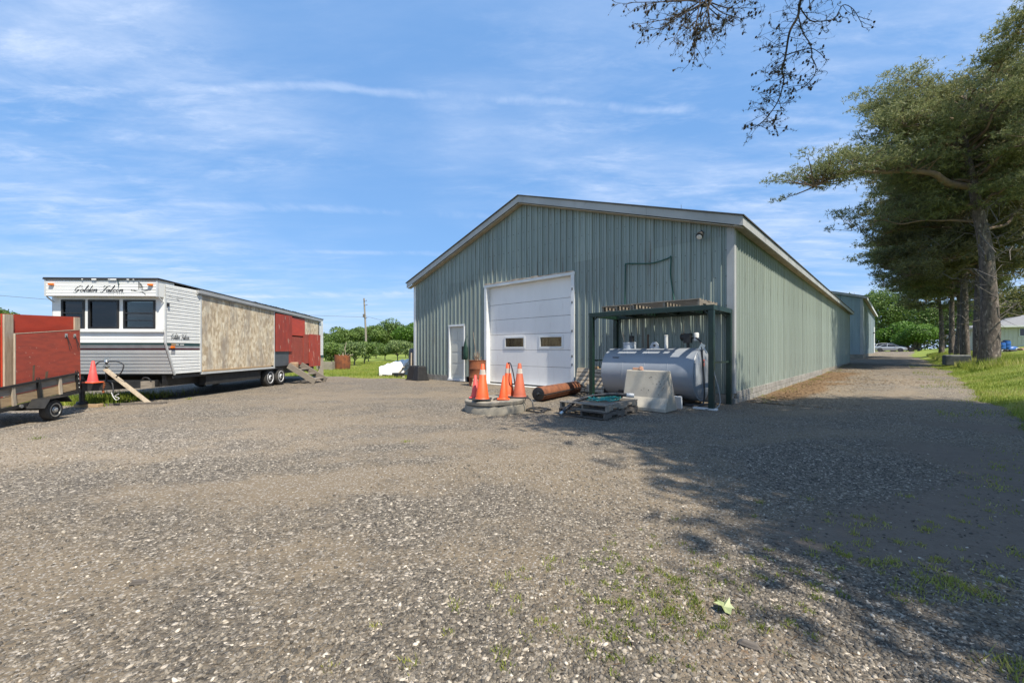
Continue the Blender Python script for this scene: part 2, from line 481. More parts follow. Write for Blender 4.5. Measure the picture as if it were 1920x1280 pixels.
M['rv_roof'] = mk('rv_roof', (0.02, 0.02, 0.02), (0.035, 0.034, 0.033), 5, 4, 0.6, c3=(0.45, 0.45, 0.45), s3=7, lo3=0.70, hi3=0.74)
M['rv_rail'] = mk('rv_rail', (0.33, 0.335, 0.33), (0.40, 0.40, 0.40), 3, 4, 0.45, 0.2)
M['stripe_teal'] = mk('stripe_teal', (0.02, 0.055, 0.058), (0.03, 0.07, 0.072), 5, 3, 0.4)
M['stripe_maroon'] = mk('stripe_maroon', (0.07, 0.012, 0.02), (0.09, 0.02, 0.03), 5, 3, 0.4)
M['stripe_grey'] = mk('stripe_grey', (0.28, 0.28, 0.29), (0.34, 0.34, 0.35), 5, 3, 0.4)
M['ink'] = mk('ink', (0.012, 0.012, 0.014), (0.02, 0.02, 0.022), 5, 2, 0.5)
M['amber'] = mk('amber', (0.85, 0.20, 0.01), (0.7, 0.15, 0.01), 5, 3, 0.25)
M['curtain'] = mk('curtain', (0.80, 0.76, 0.66), (0.7, 0.66, 0.56), 5, 4, 0.9, stretch=(12, 12, 0.5))
M['rv_inside'] = mk('rv_inside', (0.012, 0.012, 0.010), (0.02, 0.018, 0.014), 2, 4, 0.9)
M['red_ply'] = mk('red_ply', (0.50, 0.050, 0.020), (0.41, 0.042, 0.018), 3, 6, 0.5, 0, (1, 1, 3), 0.06, 20,
                  c3=(0.30, 0.05, 0.035), s3=3.0, lo3=0.62, hi3=0.85)
M['red_worn'] = mk('red_worn', (0.36, 0.058, 0.030), (0.25, 0.045, 0.026), 4, 7, 0.65, 0, (1, 1, 4), 0.1, 20,
                   c3=(0.48, 0.26, 0.19), s3=15.0, lo3=0.65, hi3=0.69)
M['red_dull'] = mk('red_dull', (0.33, 0.060, 0.036), (0.25, 0.048, 0.03), 3, 7, 0.65, c3=(0.44, 0.27, 0.2), s3=6, lo3=0.63, hi3=0.67, stretch3=(3, 3, .5))
M['red_peel'] = mk('red_peel', (0.40, 0.050, 0.026), (0.27, 0.038, 0.024), 3, 7, 0.6, 0, (1, 2, .6), 0.08, 20,
                   c3=(0.50, 0.36, 0.28), s3=4.0, lo3=0.615, hi3=0.645, stretch3=(3.0, 3.0, .5), rnd=.18)
M['slate_panel'] = mk('slate_panel', (0.062, 0.070, 0.082), (0.08, 0.088, 0.098), 3, 4, 0.5)
M['skirt_tan'] = mk('skirt_tan', (0.42, 0.36, 0.28), (0.34, 0.29, 0.22), 3, 5, 0.8)
M['white_tarp'] = mk('white_tarp', (0.78, 0.78, 0.76), (0.68, 0.68, 0.66), 3, 4, 0.5)
M['pole_wood'] = mk('pole_wood', (0.30, 0.26, 0.22), (0.22, 0.19, 0.16), 3, 5, 0.9, stretch=(6, 6, .4))
M['wire'] = mk('wire', (0.10, 0.11, 0.12), (0.12, 0.12, 0.13), 3, 2, 0.6)
M['house_white'] = mk('house_white', (0.62, 0.61, 0.57), (0.54, 0.53, 0.49), 2, 4, 0.7, stretch=(9, 9, .3))
M['house_roof'] = mk('house_roof', (0.24, 0.24, 0.245), (0.18, 0.18, 0.185), 6, 6, 0.9)
M['blue_drum'] = mk('blue_drum', (0.012, 0.11, 0.38), (0.02, 0.09, 0.3), 5, 4, 0.4)
M['cloth_white'] = mk('cloth_white', (0.7, 0.69, 0.66), (0.55, 0.54, 0.52), 7, 4, 0.8)
M['car_silver'] = mk('car_silver', (0.58, 0.59, 0.60), (0.55, 0.56, 0.57), 2, 3, 0.25, 0.25, coat=0.6)
M['car_white'] = mk('car_white', (0.70, 0.71, 0.71), (0.66, 0.67, 0.67), 2, 3, 0.25, 0.0, coat=0.6)
M['car_dark'] = mk('car_dark', (0.045, 0.035, 0.04), (0.055, 0.045, 0.05), 2, 3, 0.25, 0.2, coat=0.6)
M['car_glass'] = mk('car_glass', (0.010, 0.012, 0.014), (0.012, 0.014, 0.016), 2, 2, 0.06)
M['lamp_clear'] = mk('lamp_clear', (0.7, 0.7, 0.7), (0.6, 0.6, 0.6), 5, 2, 0.15)
M['lamp_red'] = mk('lamp_red', (0.45, 0.02, 0.02), (0.4, 0.02, 0.02), 5, 2, 0.2)
M['bark_pine'] = mk('bark_pine', (0.15, 0.118, 0.096), (0.058, 0.046, 0.040), 4, 8, 0.95, 0, (2.2, 2.2, 0.6), 1.0, 9,
                    c3=(0.27, 0.225, 0.19), s3=6, lo3=0.54, hi3=0.66, stretch3=(1.5, 1.5, .6))
M['bark_limb'] = mk('bark_limb', (0.20, 0.135, 0.088), (0.12, 0.085, 0.062), 3, 7, 0.9, 0, (1, 1, 1), 0.5, 10)
M['bark_grey'] = mk('bark_grey', (0.15, 0.13, 0.11), (0.08, 0.07, 0.06), 4, 7, 0.95, 0, (3, 3, 0.6), 0.7, 10)
M['twig'] = mk('twig', (0.045, 0.034, 0.028), (0.075, 0.055, 0.042), 6, 4, 0.9)
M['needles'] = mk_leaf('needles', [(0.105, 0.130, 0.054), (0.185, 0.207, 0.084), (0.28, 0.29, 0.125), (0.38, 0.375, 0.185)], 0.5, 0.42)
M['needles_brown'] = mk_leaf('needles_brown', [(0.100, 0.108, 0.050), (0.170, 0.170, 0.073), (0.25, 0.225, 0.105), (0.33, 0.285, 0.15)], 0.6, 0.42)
M['needles_dry'] = mk_leaf('needles_dry', [(0.035, 0.030, 0.018), (0.09, 0.085, 0.035), (0.20, 0.17, 0.07)], 0.6, 0.2)
M['leaf_mid'] = mk_leaf('leaf_mid', [(0.075, 0.128, 0.028), (0.125, 0.195, 0.042), (0.19, 0.26, 0.062)], 0.5, 0.3)
M['leaf_bright'] = mk_leaf('leaf_bright', [(0.06, 0.13, 0.018), (0.11, 0.21, 0.028), (0.18, 0.30, 0.05)], 0.5, 0.35)
M['leaf_dark'] = mk_leaf('leaf_dark', [(0.034, 0.068, 0.018), (0.062, 0.112, 0.028), (0.10, 0.155, 0.04)], 0.5, 0.25)
M['leaf_olive'] = mk_leaf('leaf_olive', [(0.09, 0.10, 0.025), (0.15, 0.155, 0.04), (0.23, 0.21, 0.07)], 0.5, 0.3)
M['leaf_apple'] = mk_leaf('leaf_apple', [(0.10, 0.15, 0.05), (0.17, 0.235, 0.075), (0.26, 0.32, 0.13)], 0.5, 0.3)
M['grass_blade'] = mk_leaf('grass_blade', [(0.13, 0.185, 0.022), (0.23, 0.285, 0.038), (0.34, 0.365, 0.068), (0.44, 0.39, 0.16)], 0.55, 0.3)
M['weed'] = mk_leaf('weed', [(0.14, 0.18, 0.03), (0.25, 0.29, 0.05), (0.40, 0.37, 0.11)], 0.55, 0.3)
M['litter'] = mk_leaf('litter', [(0.032, 0.021, 0.013), (0.110, 0.064, 0.031), (0.25, 0.155, 0.075)], 0.8, 0.1)
M['pebble'] = mk_leaf('pebble', [(0.045, 0.040, 0.034), (0.105, 0.092, 0.075), (0.178, 0.152, 0.119), (0.29, 0.248, 0.192), (0.58, 0.51, 0.41)], 0.85, 0.0)
# ------------------------------------------------------------------ the lie of the land
_ph = np.random.default_rng(3)
_wv = [(f, _ph.uniform(0, 2 * np.pi), _ph.uniform(0, 2 * np.pi)) for f in (0.35, 0.6, 0.9, 1.5, 2.3, 3.4, 5.1, 7.7) for _ in range(3)]


def wob(x, y, fmin=0.0, fmax=99):
    s = 0.0
    for f, th, ph in _wv:
        if fmin <= f <= fmax:
            s = s + np.sin(f * (x * np.cos(th) + y * np.sin(th)) * 2.1 + ph) / (0.5 + f)
    return s * 0.35


def an(x, y):
    dx = np.asarray(x, float) - CR.x; dy = np.asarray(y, float) - CR.y
    return dx * D1.x + dy * D1.y, dx * D1.y - dy * D1.x


def rise(x, y):
    a, n = an(x, y)
    return 0.20 * sm(8, 31, a) + 0.70 * sm(31, 105, a)


def edge_n(a):
    return 4.15 + 0.45 * sm(0, 20, a) + 2.2 * sm(55, 95, a)


def inside(x, y):
    """> 0 on the gravel, < 0 on grass (metres, roughly)"""
    x = np.asarray(x, float); y = np.asarray(y, float)
    a, n = an(x, y)
    back = 17.6 + (-x - 4.0) * 0.27
    far = 112 - a
    v = np.minimum(edge_n(a) - n, np.maximum(back - y, n + 0.8))
    v = np.minimum(v, np.minimum(x + 34, far))
    return v + 0.22 * wob(x, y, 0.5, 6) * np.clip(1 + np.abs(y) / 30, 1, 2)


def bank(x, y):
    a, n = an(x, y); e = n - edge_n(a)
    k = 0.30 + 0.70 * sm(-2, 14, a)
    return k * 0.50 * sm(0, 2.4, e) + 0.55 * sm(2, 9, e) * sm(30, 55, a) + 0.25 * sm(3, 14, e)


def gravel_z(x, y):
    return rise(x, y) + 0.012 * wob(x, y, 0.3, 3)


def ground_z(x, y):
    return rise(x, y) + bank(x, y) - 0.05 + 0.085 * sm(0.12, -0.35, inside(x, y)) + 0.02 * wob(x, y, 0.5, 9)


def axis(lo, hi, dlo, dhi, step, growth=1.13):
    c = list(np.arange(dlo, dhi + 1e-6, step))
    s = step
    while c[-1] < hi: s = min(s * growth, 60); c.append(c[-1] + s)
    s = step; left = []
    v = dlo
    while v > lo: s = min(s * growth, 60); v -= s; left.append(v)
    return np.array(left[::-1] + c)


def sheet(name, xs, ys, zf, mat, keep=None, attrs=None):
    X, Y = np.meshgrid(xs, ys)
    Z = zf(X, Y)
    V = np.stack([X, Y, Z], -1).reshape(-1, 3)
    ny, nx = X.shape
    i = np.arange(ny - 1)[:, None] * nx + np.arange(nx - 1)[None, :]
    Q = np.stack([i, i + 1, i + nx + 1, i + nx], -1).reshape(-1, 4)
    if keep is not None:
        K = keep(X, Y).reshape(-1)
        Q = Q[K[Q].any(axis=1)]
        used = np.unique(Q); mp = np.zeros(len(V), int); mp[used] = np.arange(len(used))
        V = V[used]; Q = mp[Q]
    o = np_obj(name, V, Q, mat, smooth=True, nv=4)
    if attrs:
        for k, fn in attrs.items():
            a = o.data.attributes.new(k, 'FLOAT', 'POINT')
            a.data.foreach_set('value', fn(V[:, 0], V[:, 1]).astype(np.float32))
    return o


def m_grass_ground():
    m = bpy.data.materials.new('turf'); m.use_nodes = True
    t = NT(m.node_tree); t.n.clear()
    out = t.node('ShaderNodeOutputMaterial'); b = t.node('ShaderNodeBsdfPrincipled'); t.link(b.outputs[0], out.inputs[0])
    b.inputs['Roughness'].default_value = 0.9; b.inputs['Specular IOR Level'].default_value = 0.2
    tc = t.node('ShaderNodeTexCoord'); P = tc.outputs['Object']
    n1 = t.noise(P, 0.5, 6, 0.65); n2 = t.noise(P, 7.0, 6, 0.7)
    col = t.mix(t.smooth(n1, 0.32, 0.68), (0.125, 0.180, 0.026), (0.205, 0.250, 0.046))
    col = t.mix(t.smooth(n2, 0.45, 0.75), col, (0.27, 0.275, 0.075))
    n3 = t.noise(P, 22.0, 4, 0.7)
    col = t.mix(t.smooth(n3, 0.55, 0.75), col, (0.085, 0.12, 0.02))
    t.link(col, b.inputs['Base Color'])
    bp = t.node('ShaderNodeBump'); bp.inputs['Strength'].default_value = 0.7; bp.inputs['Distance'].default_value = 0.05
    t.link(n3, bp.inputs['Height']); t.link(bp.outputs[0], b.inputs['Normal'])
    return m


def m_gravel():
    m = bpy.data.materials.new('gravel'); m.use_nodes = True
    t = NT(m.node_tree); t.n.clear()
    out = t.node('ShaderNodeOutputMaterial'); b = t.node('ShaderNodeBsdfPrincipled'); t.link(b.outputs[0], out.inputs[0])
    b.inputs['Roughness'].default_value = 0.88; b.inputs['Specular IOR Level'].default_value = 0.25
    tc = t.node('ShaderNodeTexCoord'); P = tc.outputs['Object']

    def vor(scale):
        w = t.noise(P, scale * 0.6, 2, 0.5)
        mp = t.node('ShaderNodeVectorMath', operation='ADD'); t.link(P, mp.inputs[0])
        cb = t.node('ShaderNodeCombineXYZ'); k = t.math('MULTIPLY', w, 0.6 / scale); t.link(k, cb.inputs[0]); t.link(k, cb.inputs[1])
        t.link(cb.outputs[0], mp.inputs[1])
        v = t.node('ShaderNodeTexVoronoi'); v.voronoi_dimensions = '2D'; v.inputs['Scale'].default_value = scale
        t.link(mp.outputs[0], v.inputs['Vector'])
        s = t.node('ShaderNodeSeparateColor'); t.link(v.outputs['Color'], s.inputs[0])
        return v.outputs['Distance'], s.outputs[0], s.outputs[1]
    d1, r1, g1 = vor(50.0)
    d2, r2, g2 = vor(95.0)
    d3, r3, g3 = vor(15.0)
    tone = [(0.0, (0.040, 0.035, 0.029)), (0.28, (0.098, 0.084, 0.067)), (0.60, (0.155, 0.134, 0.106)), (0.84, (0.26, 0.224, 0.176)), (1.0, (0.58, 0.50, 0.40))]
    c1 = t.ramp(r1, tone); c2 = t.ramp(r2, tone)
    big = t.smooth(g3, 0.35, 0.6)
    stones = t.mix(t.math('GREATER_THAN', g1, 0.45), c2, c1)
    # gaps between stones hold fines
    gap = t.smooth(d1, 0.45, 0.75)
    fines = t.mix(t.noise(P, 30, 6, 0.7), (0.095, 0.077, 0.057), (0.21, 0.172, 0.128))
    stones = t.mix(t.math('MULTIPLY', gap, 0.75), stones, fines)
    # broad tone: paler and browner drifts
    n0 = t.noise(P, 0.35, 5, 0.6); n1 = t.noise(P, 1.6, 6, 0.65)
    dirt_c = t.mix(t.noise(P, 5.0, 7, 0.7), (0.128, 0.099, 0.067), (0.222, 0.175, 0.118))
    dirt_c = t.mix(t.math('MULTIPLY', t.smooth(r2, 0.80, 0.95), 0.8), dirt_c, (0.36, 0.33, 0.29))
    A = {}
    for k in ('dirt', 'pale', 'litter', 'soil'):
        q = t.node('ShaderNodeAttribute'); q.attribute_name = k; A[k] = q.outputs['Fac']
    base = t.math('MULTIPLY', t.smooth(t.math('ADD', t.math('MULTIPLY', n0, 0.6), t.math('MULTIPLY', n1, 0.4)), 0.38, 0.60), 0.92)
    dm = t.math('ADD', base, t.math('MULTIPLY', A['dirt'], t.math('ADD', 0.45, n1)))
    nf = t.noise(P, 26.0, 4, 0.7)
    dm = t.smooth(t.math('ADD', dm, t.math('MULTIPLY', t.math('SUBTRACT', nf, 0.5), 1.5)), 0.20, 1.05)
    col = t.mix(dm, stones, dirt_c)
    soil_c = t.mix(t.noise(P, 7.0, 7, 0.7), (0.11, 0.085, 0.065), (0.215, 0.17, 0.13))
    so = t.smooth(t.math('ADD', A['soil'], t.math('MULTIPLY', t.math('SUBTRACT', nf, 0.5), 0.9)), 0.35, 0.75)
    col = t.mix(so, col, soil_c)
    lit_c = t.mix(t.noise(P, 40.0, 4, 0.7), (0.085, 0.052, 0.028), (0.25, 0.160, 0.085))
    li = t.smooth(t.math('ADD', A['litter'], t.math('MULTIPLY', t.math('SUBTRACT', nf, 0.5), 1.6)), 0.45, 0.75)
    col = t.mix(li, col, lit_c)
    pale = t.mix(1.0, col, (1.32, 1.32, 1.33), 'MULTIPLY')
    col = t.mix(A['pale'], col, pale)
    t.link(col, b.inputs['Base Color'])
    h = t.math('ADD', t.math('MULTIPLY', d1, -0.9), t.math('MULTIPLY', d2, -0.4))
    h = t.math('MULTIPLY', h, t.math('SUBTRACT', 1.0, t.math('MULTIPLY', t.math('MAXIMUM', dm, so), 0.75)))
    h = t.math('ADD', h, t.math('MULTIPLY', nf, 0.5))
    bp = t.node('ShaderNodeBump'); bp.inputs['Strength'].default_value = 0.85; bp.inputs['Distance'].default_value = 0.016
    t.link(h, bp.inputs['Height']); t.link(bp.outputs[0], b.inputs['Normal'])
    return m


def blob(cx, cy, rx, ry, ang=0.0, amp=1.0):
    c, s = math.cos(ang), math.sin(ang)

    def f(x, y):
        u = ((x - cx) * c + (y - cy) * s) / rx; v = (-(x - cx) * s + (y - cy) * c) / ry
        return amp * np.exp(-(u * u + v * v))
    return f


DIRT = [blob(-2.3, 3.55, 1.2, 0.34, 0.10, 0.95), blob(0.2, 4.2, 1.9, 0.45, 0.05, 0.45), blob(-0.6, 5.9, 2.6, 0.5, 0.0, 0.42), blob(-3.5, 7.0, 2.5, 0.6, 0.1, 0.4),
        blob(1.6, 3.9, 0.8, 0.5, 0.4, 0.7), blob(-1.2, 2.4, 1.2, 0.3, 0.1, 0.35), blob(-4, 11.5, 5, 1.6, 0, 0.35), blob(2.5, 5.3, 5.5, .22, .30, .55), blob(2.3, 6.9, 6.5, .26, .30, .5), blob(-3, 4.7, 5, .25, .05, .4), blob(14, 17, 9, .35, .82, .5), blob(15.2, 16, 9, .35, .82, .5)]
SOIL = [blob(2.6, 2.75, 1.2, 0.42, 0.15, 1.0), blob(3.9, 3.1, 1.4, 0.7, 0.5, 1.0), blob(0.95, 1.66, 0.42, 0.16, 0.1, 0.6), blob(5.3, 4.6, 0.9, 1.2, 0.4, 0.9),
        blob(7.6, 6.2, 0.7, 1.6, 0.7, 0.9), blob(0.55, 1.95, 0.4, 0.10, 0, 0.5)]
LIT = [blob(9.2, 12.9, 0.7, 1.6, -0.75, 1.0), blob(8.0, 12.0, 3.5, .5, .82, .8), blob(13.5, 18.0, 5, .7, .82, .9), blob(11.4, 14.6, 1.5, 0.6, 0.2, 0.75), blob(14.6, 19.0, 0.8, 2.8, -0.75, 0.8), blob(16.5, 20.2, 2.8, 0.8, 0.3, 0.6),
       blob(12.9, 16.8, 1.4, 0.5, 0.1, 0.55), blob(7.4, 10.8, .5, 1.2, -.75, .5), blob(20, 26, 2, 3.5, -.75, .6), blob(1.05, 1.62, 0.5, 0.22, 0, 0.45)]
PALE = [blob(-5.2, 5.3, 2.8, 1.4, 0.1, 1.0), blob(-9, 8.0, 4, 2.0, 0.2, 0.6), blob(14, 13.5, 3.5, 1.4, 0.8, 0.5), blob(1.6, 1.45, 1.0, 0.18, 0, 0.6)]
add = lambda L: (lambda x, y: np.clip(sum(f(x, y) for f in L), 0, 1.2))

TURF = m_grass_ground()
ground = sheet('ground', axis(-900, 1100, -15, 32, 0.22), axis(-60, 1600, -1.0, 34, 0.22), ground_z, TURF)
tag(ground, kind='structure')
gravel = sheet('gravel_yard', axis(-36, 110, -13, 15, 0.13), axis(-8, 112, 0.4, 14, 0.13), gravel_z, m_gravel(),
               keep=lambda x, y: inside(x, y) > -0.7, attrs={'dirt': add(DIRT), 'soil': add(SOIL), 'litter': add(LIT), 'pale': add(PALE)})
tag(gravel, kind='structure')

# ------------------------------------------------------------------ the green shed
PROF = [(0.0, .030), (.012, .030), (.022, 0), (.086, 0), (.091, .012), (.101, .012), (.106, 0), (.152, 0), (.157, .012), (.167, .012), (.172, 0), (.2066, 0), (.2166, .030)]
PITCH = 0.2286


def rib_pts(t0, t1):
    out = []
    k = int(math.floor(t0 / PITCH)) - 1

    def dep(t):
        q = t - math.floor(t / PITCH) * PITCH
        L = PROF + [(PITCH, .030)]
        for (a, da), (b, db) in zip(L, L[1:]):
            if a <= q <= b: return da + (db - da) * (q - a) / max(b - a, 1e-9)
        return 0.0
    out.append((t0, dep(t0)))
    while k * PITCH < t1:
        for s, d in PROF:
            t = k * PITCH + s
            if t0 + 1e-4 < t < t1 - 1e-4: out.append((t, d))
        k += 1
    out.append((t1, dep(t1)))
    return out


def rib_sheet(t0, t1, zlo, zhi, fn, off=0.0):
    """corrugated sheet; zlo/zhi are functions of t; fn(t, depth, z) gives the point"""
    m = MB(); pts = rib_pts(t0, t1)
    vs = []
    for t, d in pts: vs += [fn(t, d + off, zlo(t)), fn(t, d + off, zhi(t))]
    fs = [(2 * i, 2 * i + 2, 2 * i + 3, 2 * i + 1) for i in range(len(pts) - 1)]
    return m.add(vs, fs)


WID, LEN, EAVE, SLOPE = 12.63, 31.0, 3.99, 0.3227
shed = thing('metal_shed', 'long green corrugated steel shed with white roll-up door in its gable', 'shed', CR, SHED_RZ)
roofz = lambda t: EAVE + SLOPE * min(t, WID - t)
front = lambda t, d, z: (-0.02 - d, t, z)
DOOR = (4.28, 8.14, 3.57); MAN = (9.26, 10.23, 2.21); TIER = 3.87; BOT = 0.22
cuts = sorted(set([round(i * 0.9144, 4) for i in range(0, 14)] + [WID, DOOR[0], DOOR[1], MAN[0], MAN[1]]))
cuts = [c for c in cuts if c <= WID]
cl = [cuts[0]]
for c in cuts[1:]:
    if c - cl[-1] < 0.06 and c not in (DOOR[0], DOOR[1], MAN[0], MAN[1], WID): continue
    cl.append(c)
SCREWS = []
for t0, t1 in zip(cl, cl[1:]):
    tm = (t0 + t1) / 2; g = 0.0022
    j = R.uniform(0, 0.004)
    if DOOR[0] <= tm <= DOOR[1]:
        rib_sheet(t0 + g, t1 - g, lambda t: DOOR[2], roofz, front, j).build('siding_sheet', M['green_steel_shaded'], shed); lo = DOOR[2]
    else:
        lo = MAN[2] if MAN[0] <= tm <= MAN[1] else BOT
        rib_sheet(t0 + g, t1 - g, lambda t: lo, lambda t: TIER, front, j).build('siding_sheet', M['green_steel_shaded'], shed)
        rib_sheet(t0 + g, t1 - g, lambda t: TIER - 0.05, lambda t: max(roofz(t), TIER), front, j + 0.006).build('siding_sheet', M['green_steel_shaded'], shed)
    for zr in (0.35, 0.95, 1.6, 2.25, 2.9, 3.5, 4.0, 4.55, 5.1, 5.6):
        if zr < lo: continue
        k = math.ceil(t0 / PITCH)
        while k * PITCH < t1:
            tt = k * PITCH + 0.125
            if zr < roofz(tt) - 0.15 and tt < t1 and R.random() < 0.85: SCREWS.append((tt, zr + R.uniform(-.012, .012)))
            k += 1
ms = MB()
for t, z in SCREWS: ms.box((-0.026, t, z), (0.014, 0.017, 0.017))
ms.build('screws', M['screw'], shed)['kind'] = 'stuff'
# side wall: one sheet shared by all copies
side = lambda t, d, z: (t, -0.02 - d, z)
s0 = rib_sheet(0.002, 0.9122, lambda t: 0.27, lambda t: EAVE + 0.02, side).build('siding_sheet', M['green_steel_lit'], shed)
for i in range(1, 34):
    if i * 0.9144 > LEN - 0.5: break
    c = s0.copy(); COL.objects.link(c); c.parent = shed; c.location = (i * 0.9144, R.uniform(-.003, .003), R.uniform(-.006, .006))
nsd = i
ms = MB()
for zr in (0.42, 1.25, 2.1, 2.95, 3.75):
    for k in range(int(LEN / PITCH)):
        if k * PITCH < 14: ms.box((k * PITCH + 0.13, -0.0235, zr + R.uniform(-.01, .01)), (0.015, 0.012, 0.015))
ms.build('screws', M['screw'], shed)['kind'] = 'stuff'
# the unseen left and rear walls, plain sheets
MB().bx(0.0, LEN, WID - 0.02, WID + 0.0, 0.2, EAVE).build('left_wall', M['green_steel_lit'], shed)
MB().prism([(0, .2), (WID, .2), (WID, EAVE), (WID / 2, roofz(WID / 2)), (0, EAVE)], lambda t, z: (LEN, t, z), lambda t, z: (LEN + 0.03, t, z)).build('rear_wall', M['green_steel_lit'], shed)
# dark interior lining so no daylight shows through
MB().bx(0.55, LEN - 0.1, 0.05, WID - 0.08, 0.0, EAVE - 0.1).build('inner_lining', M['dark'], shed)
# foundation blocks along the visible walls
for i in range(36):
    for cse in range(2):
        x0 = i * 0.41 + (0.2 if cse else 0.0) - 0.0
        MB().bx(x0 + .004, x0 + .402, -0.045 - R.uniform(0, .008), 0.15, cse * 0.15 - .03 + .003, cse * 0.15 + 0.117).build('foundation_block', M['block'], shed, bevel=0.008)
MB().bx(14.9, LEN, -0.04, 0.15, -0.1, 0.268).build('foundation', M['concrete'], shed)
for i in range(31):
    y0 = i * 0.41
    if DOOR[0] - .1 < y0 + .2 < DOOR[1] + .1 or MAN[0] - .1 < y0 + .2 < MAN[1] + .1: continue
    MB().bx(-0.045 - R.uniform(0, .006), 0.14, y0 + .004, y0 + .402, -0.04, 0.212).build('foundation_block', M['block'], shed, bevel=0.008)
# corner trims
MB().bx(-0.055, 0.10, -0.058, -0.038, 0.24, EAVE).bx(-0.057, -0.040, -0.038, 0.10, 0.24, EAVE).build('corner_trim', M['fascia'], shed)
MB().bx(-0.057, -0.035, WID - 0.12, WID + 0.04, 0.22, EAVE).bx(-0.035, 0.12, WID + .02, WID + 0.04, 0.22, EAVE).build('corner_trim', M['white_trim'], shed)
# roof, rake and eave fascias
OV, FR = 0.28, 0.26
zt = 4.135; zr = zt + SLOPE * (WID / 2 + OV)
for sgn in (0, 1):
    yo, yr = (-OV - 0.03, WID / 2) if sgn == 0 else (WID + OV + 0.03, WID / 2)
    ze = zt - SLOPE * 0.03
    m = MB()
    m.add([(-FR - .04, yo, ze), (LEN + FR, yo, ze), (LEN + FR, yr, zr), (-FR - .04, yr, zr), (-FR - .04, yo, ze + .028), (LEN + FR, yo, ze + .028), (LEN + FR, yr, zr + .028), (-FR - .04, yr, zr + .028)],
          [(0, 1, 2, 3), (7, 6, 5, 4), (0, 4, 5, 1), (1, 5, 6, 2), (2, 6, 7, 3), (3, 7, 4, 0)])
    m.build('roof_panel', M['roof_dark'], shed)
def rake(y0, y1, n):
    for i in range(n):
        ya = y0 + (y1 - y0) * i / n; yb = y0 + (y1 - y0) * (i + 1) / n
        f = lambda y: zt + SLOPE * (min(y, WID - y) + OV) - 0.004
        jit = R.uniform(-.006, .006); g = 0.004 if y1 > y0 else -0.004
        m = MB(); m.prism([(ya + g, f(ya) - .20 + jit), (yb, f(yb) - .20 + jit), (yb, f(yb)), (ya + g, f(ya))],
                          lambda t, z: (-FR + jit * .5, t, z), lambda t, z: (-FR + .03, t, z))
        m.build('rake_board', M['fascia'], shed)
rake(-OV, WID / 2, 3); rake(WID + OV, WID / 2, 3)
for i in range(9):
    x0 = -FR + i * 3.5; x1 = min(x0 + 3.49, LEN + FR)
    j = R.uniform(-.008, .008)
    MB().bx(x0, x1, -OV + j * .4, -OV + .03, zt - 0.20 + j, zt - 0.012).build('eave_board', M['fascia'], shed)
MB().bx(-FR + .03, LEN + FR, -OV + .03, -0.05, EAVE - .03, EAVE - .012).build('soffit', M['soffit'], shed)
for y0, y1 in ((-OV + .03, WID / 2), (WID + OV - .03, WID / 2)):
    f = lambda y: EAVE + SLOPE * min(y, WID - y) - .01
    MB().prism([(y0, f(y0)), (y1, f(y1)), (y1, f(y1) + .02), (y0, f(y0) + .02)], lambda t, z: (-FR + .03, t, z), lambda t, z: (-0.045, t, z)).build('rake_soffit', M['soffit'], shed)
# overhead door
dt0, dt1 = DOOR[0] + 0.10, DOOR[1] - 0.10
seams = [0.07, 0.68, 1.215, 1.75, 2.285, 2.82, 3.46]
for i in range(6):
    z0, z1 = seams[i] + .005, seams[i + 1] - .005
    sec = MB()
    if i == 2:
        ws = [(4.83, 5.70), (6.40, 7.27)]; zz = (1.32, 1.64)
        ys = [dt0, ws[0][0], ws[0][1], ws[1][0], ws[1][1], dt1]
        for k in range(5):
            if k in (1, 3):
                sec.bx(0.12, 0.17, ys[k], ys[k + 1], z0, zz[0]).bx(0.12, 0.17, ys[k], ys[k + 1], zz[1], z1)
            else: sec.bx(0.12, 0.17, ys[k], ys[k + 1], z0, z1)
        so = sec.build('door_section', M['door_white'], shed, bevel=0.004)
        for a, b_ in ws:
            fr = MB()
            fr.bx(.104, .119, a - .045, b_ + .045, zz[0] - .045, zz[0] + .012).bx(.104, .119, a - .045, b_ + .045, zz[1] - .012, zz[1] + .045)
            fr.bx(.104, .119, a - .045, a + .012, zz[0] + .012, zz[1] - .012).bx(.104, .119, b_ - .012, b_ + .045, zz[0] + .012, zz[1] - .012)
            fr.build('window_frame', M['white_trim'], so)
            MB().bx(.135, .139, a, b_, zz[0], zz[1]).build('window_pane', M['glass'], so)
            MB().bx(.24, .26, a + .22 if a < 5 else a, b_, zz[0] - .1, zz[1] + .1).build('window_board', M['board_in'], so)
    else:
        sec.bx(0.12, 0.17, dt0, dt1, z0, z1).build('door_section', M['door_white'], shed, bevel=0.004)
MB().bx(.175, .18, dt0, dt1, .05, 3.5).build('door_backing', M['gasket'], shed) if False else None
MB().bx(.115, .165, dt0, dt1, 0.03, 0.068).build('door_seal', M['gasket'], shed)
MB().bx(-.062, .16, DOOR[0] - .02, dt0, 0.02, 3.56).build('door_jamb', M['white_trim'], shed)
MB().bx(-.062, .16, dt1, DOOR[1] + .02, 0.02, 3.56).build('door_jamb', M['white_trim'], shed)
MB().bx(-.066, .16, DOOR[0] - .04, DOOR[1] + .04, 3.46, 3.545).build('door_header', M['white_trim'], shed)
hd = MB()
for i in range(14):
    a = DOOR[0] + (DOOR[1] - DOOR[0]) * i / 14; hd.bx(-.072 - R.uniform(0, .006), -.03, a, a + .27, 3.546, 3.572 + R.uniform(0, .03))
hd.build('header_flashing', M['rust_trim'], shed)
for z in (0.75, 1.0, 1.75, 2.6, 3.0):
    MB().bx(-.075, -.060, DOOR[0] + .035, DOOR[0] + .065, z, z + .07).build('jamb_bracket', M['black_steel'], shed)
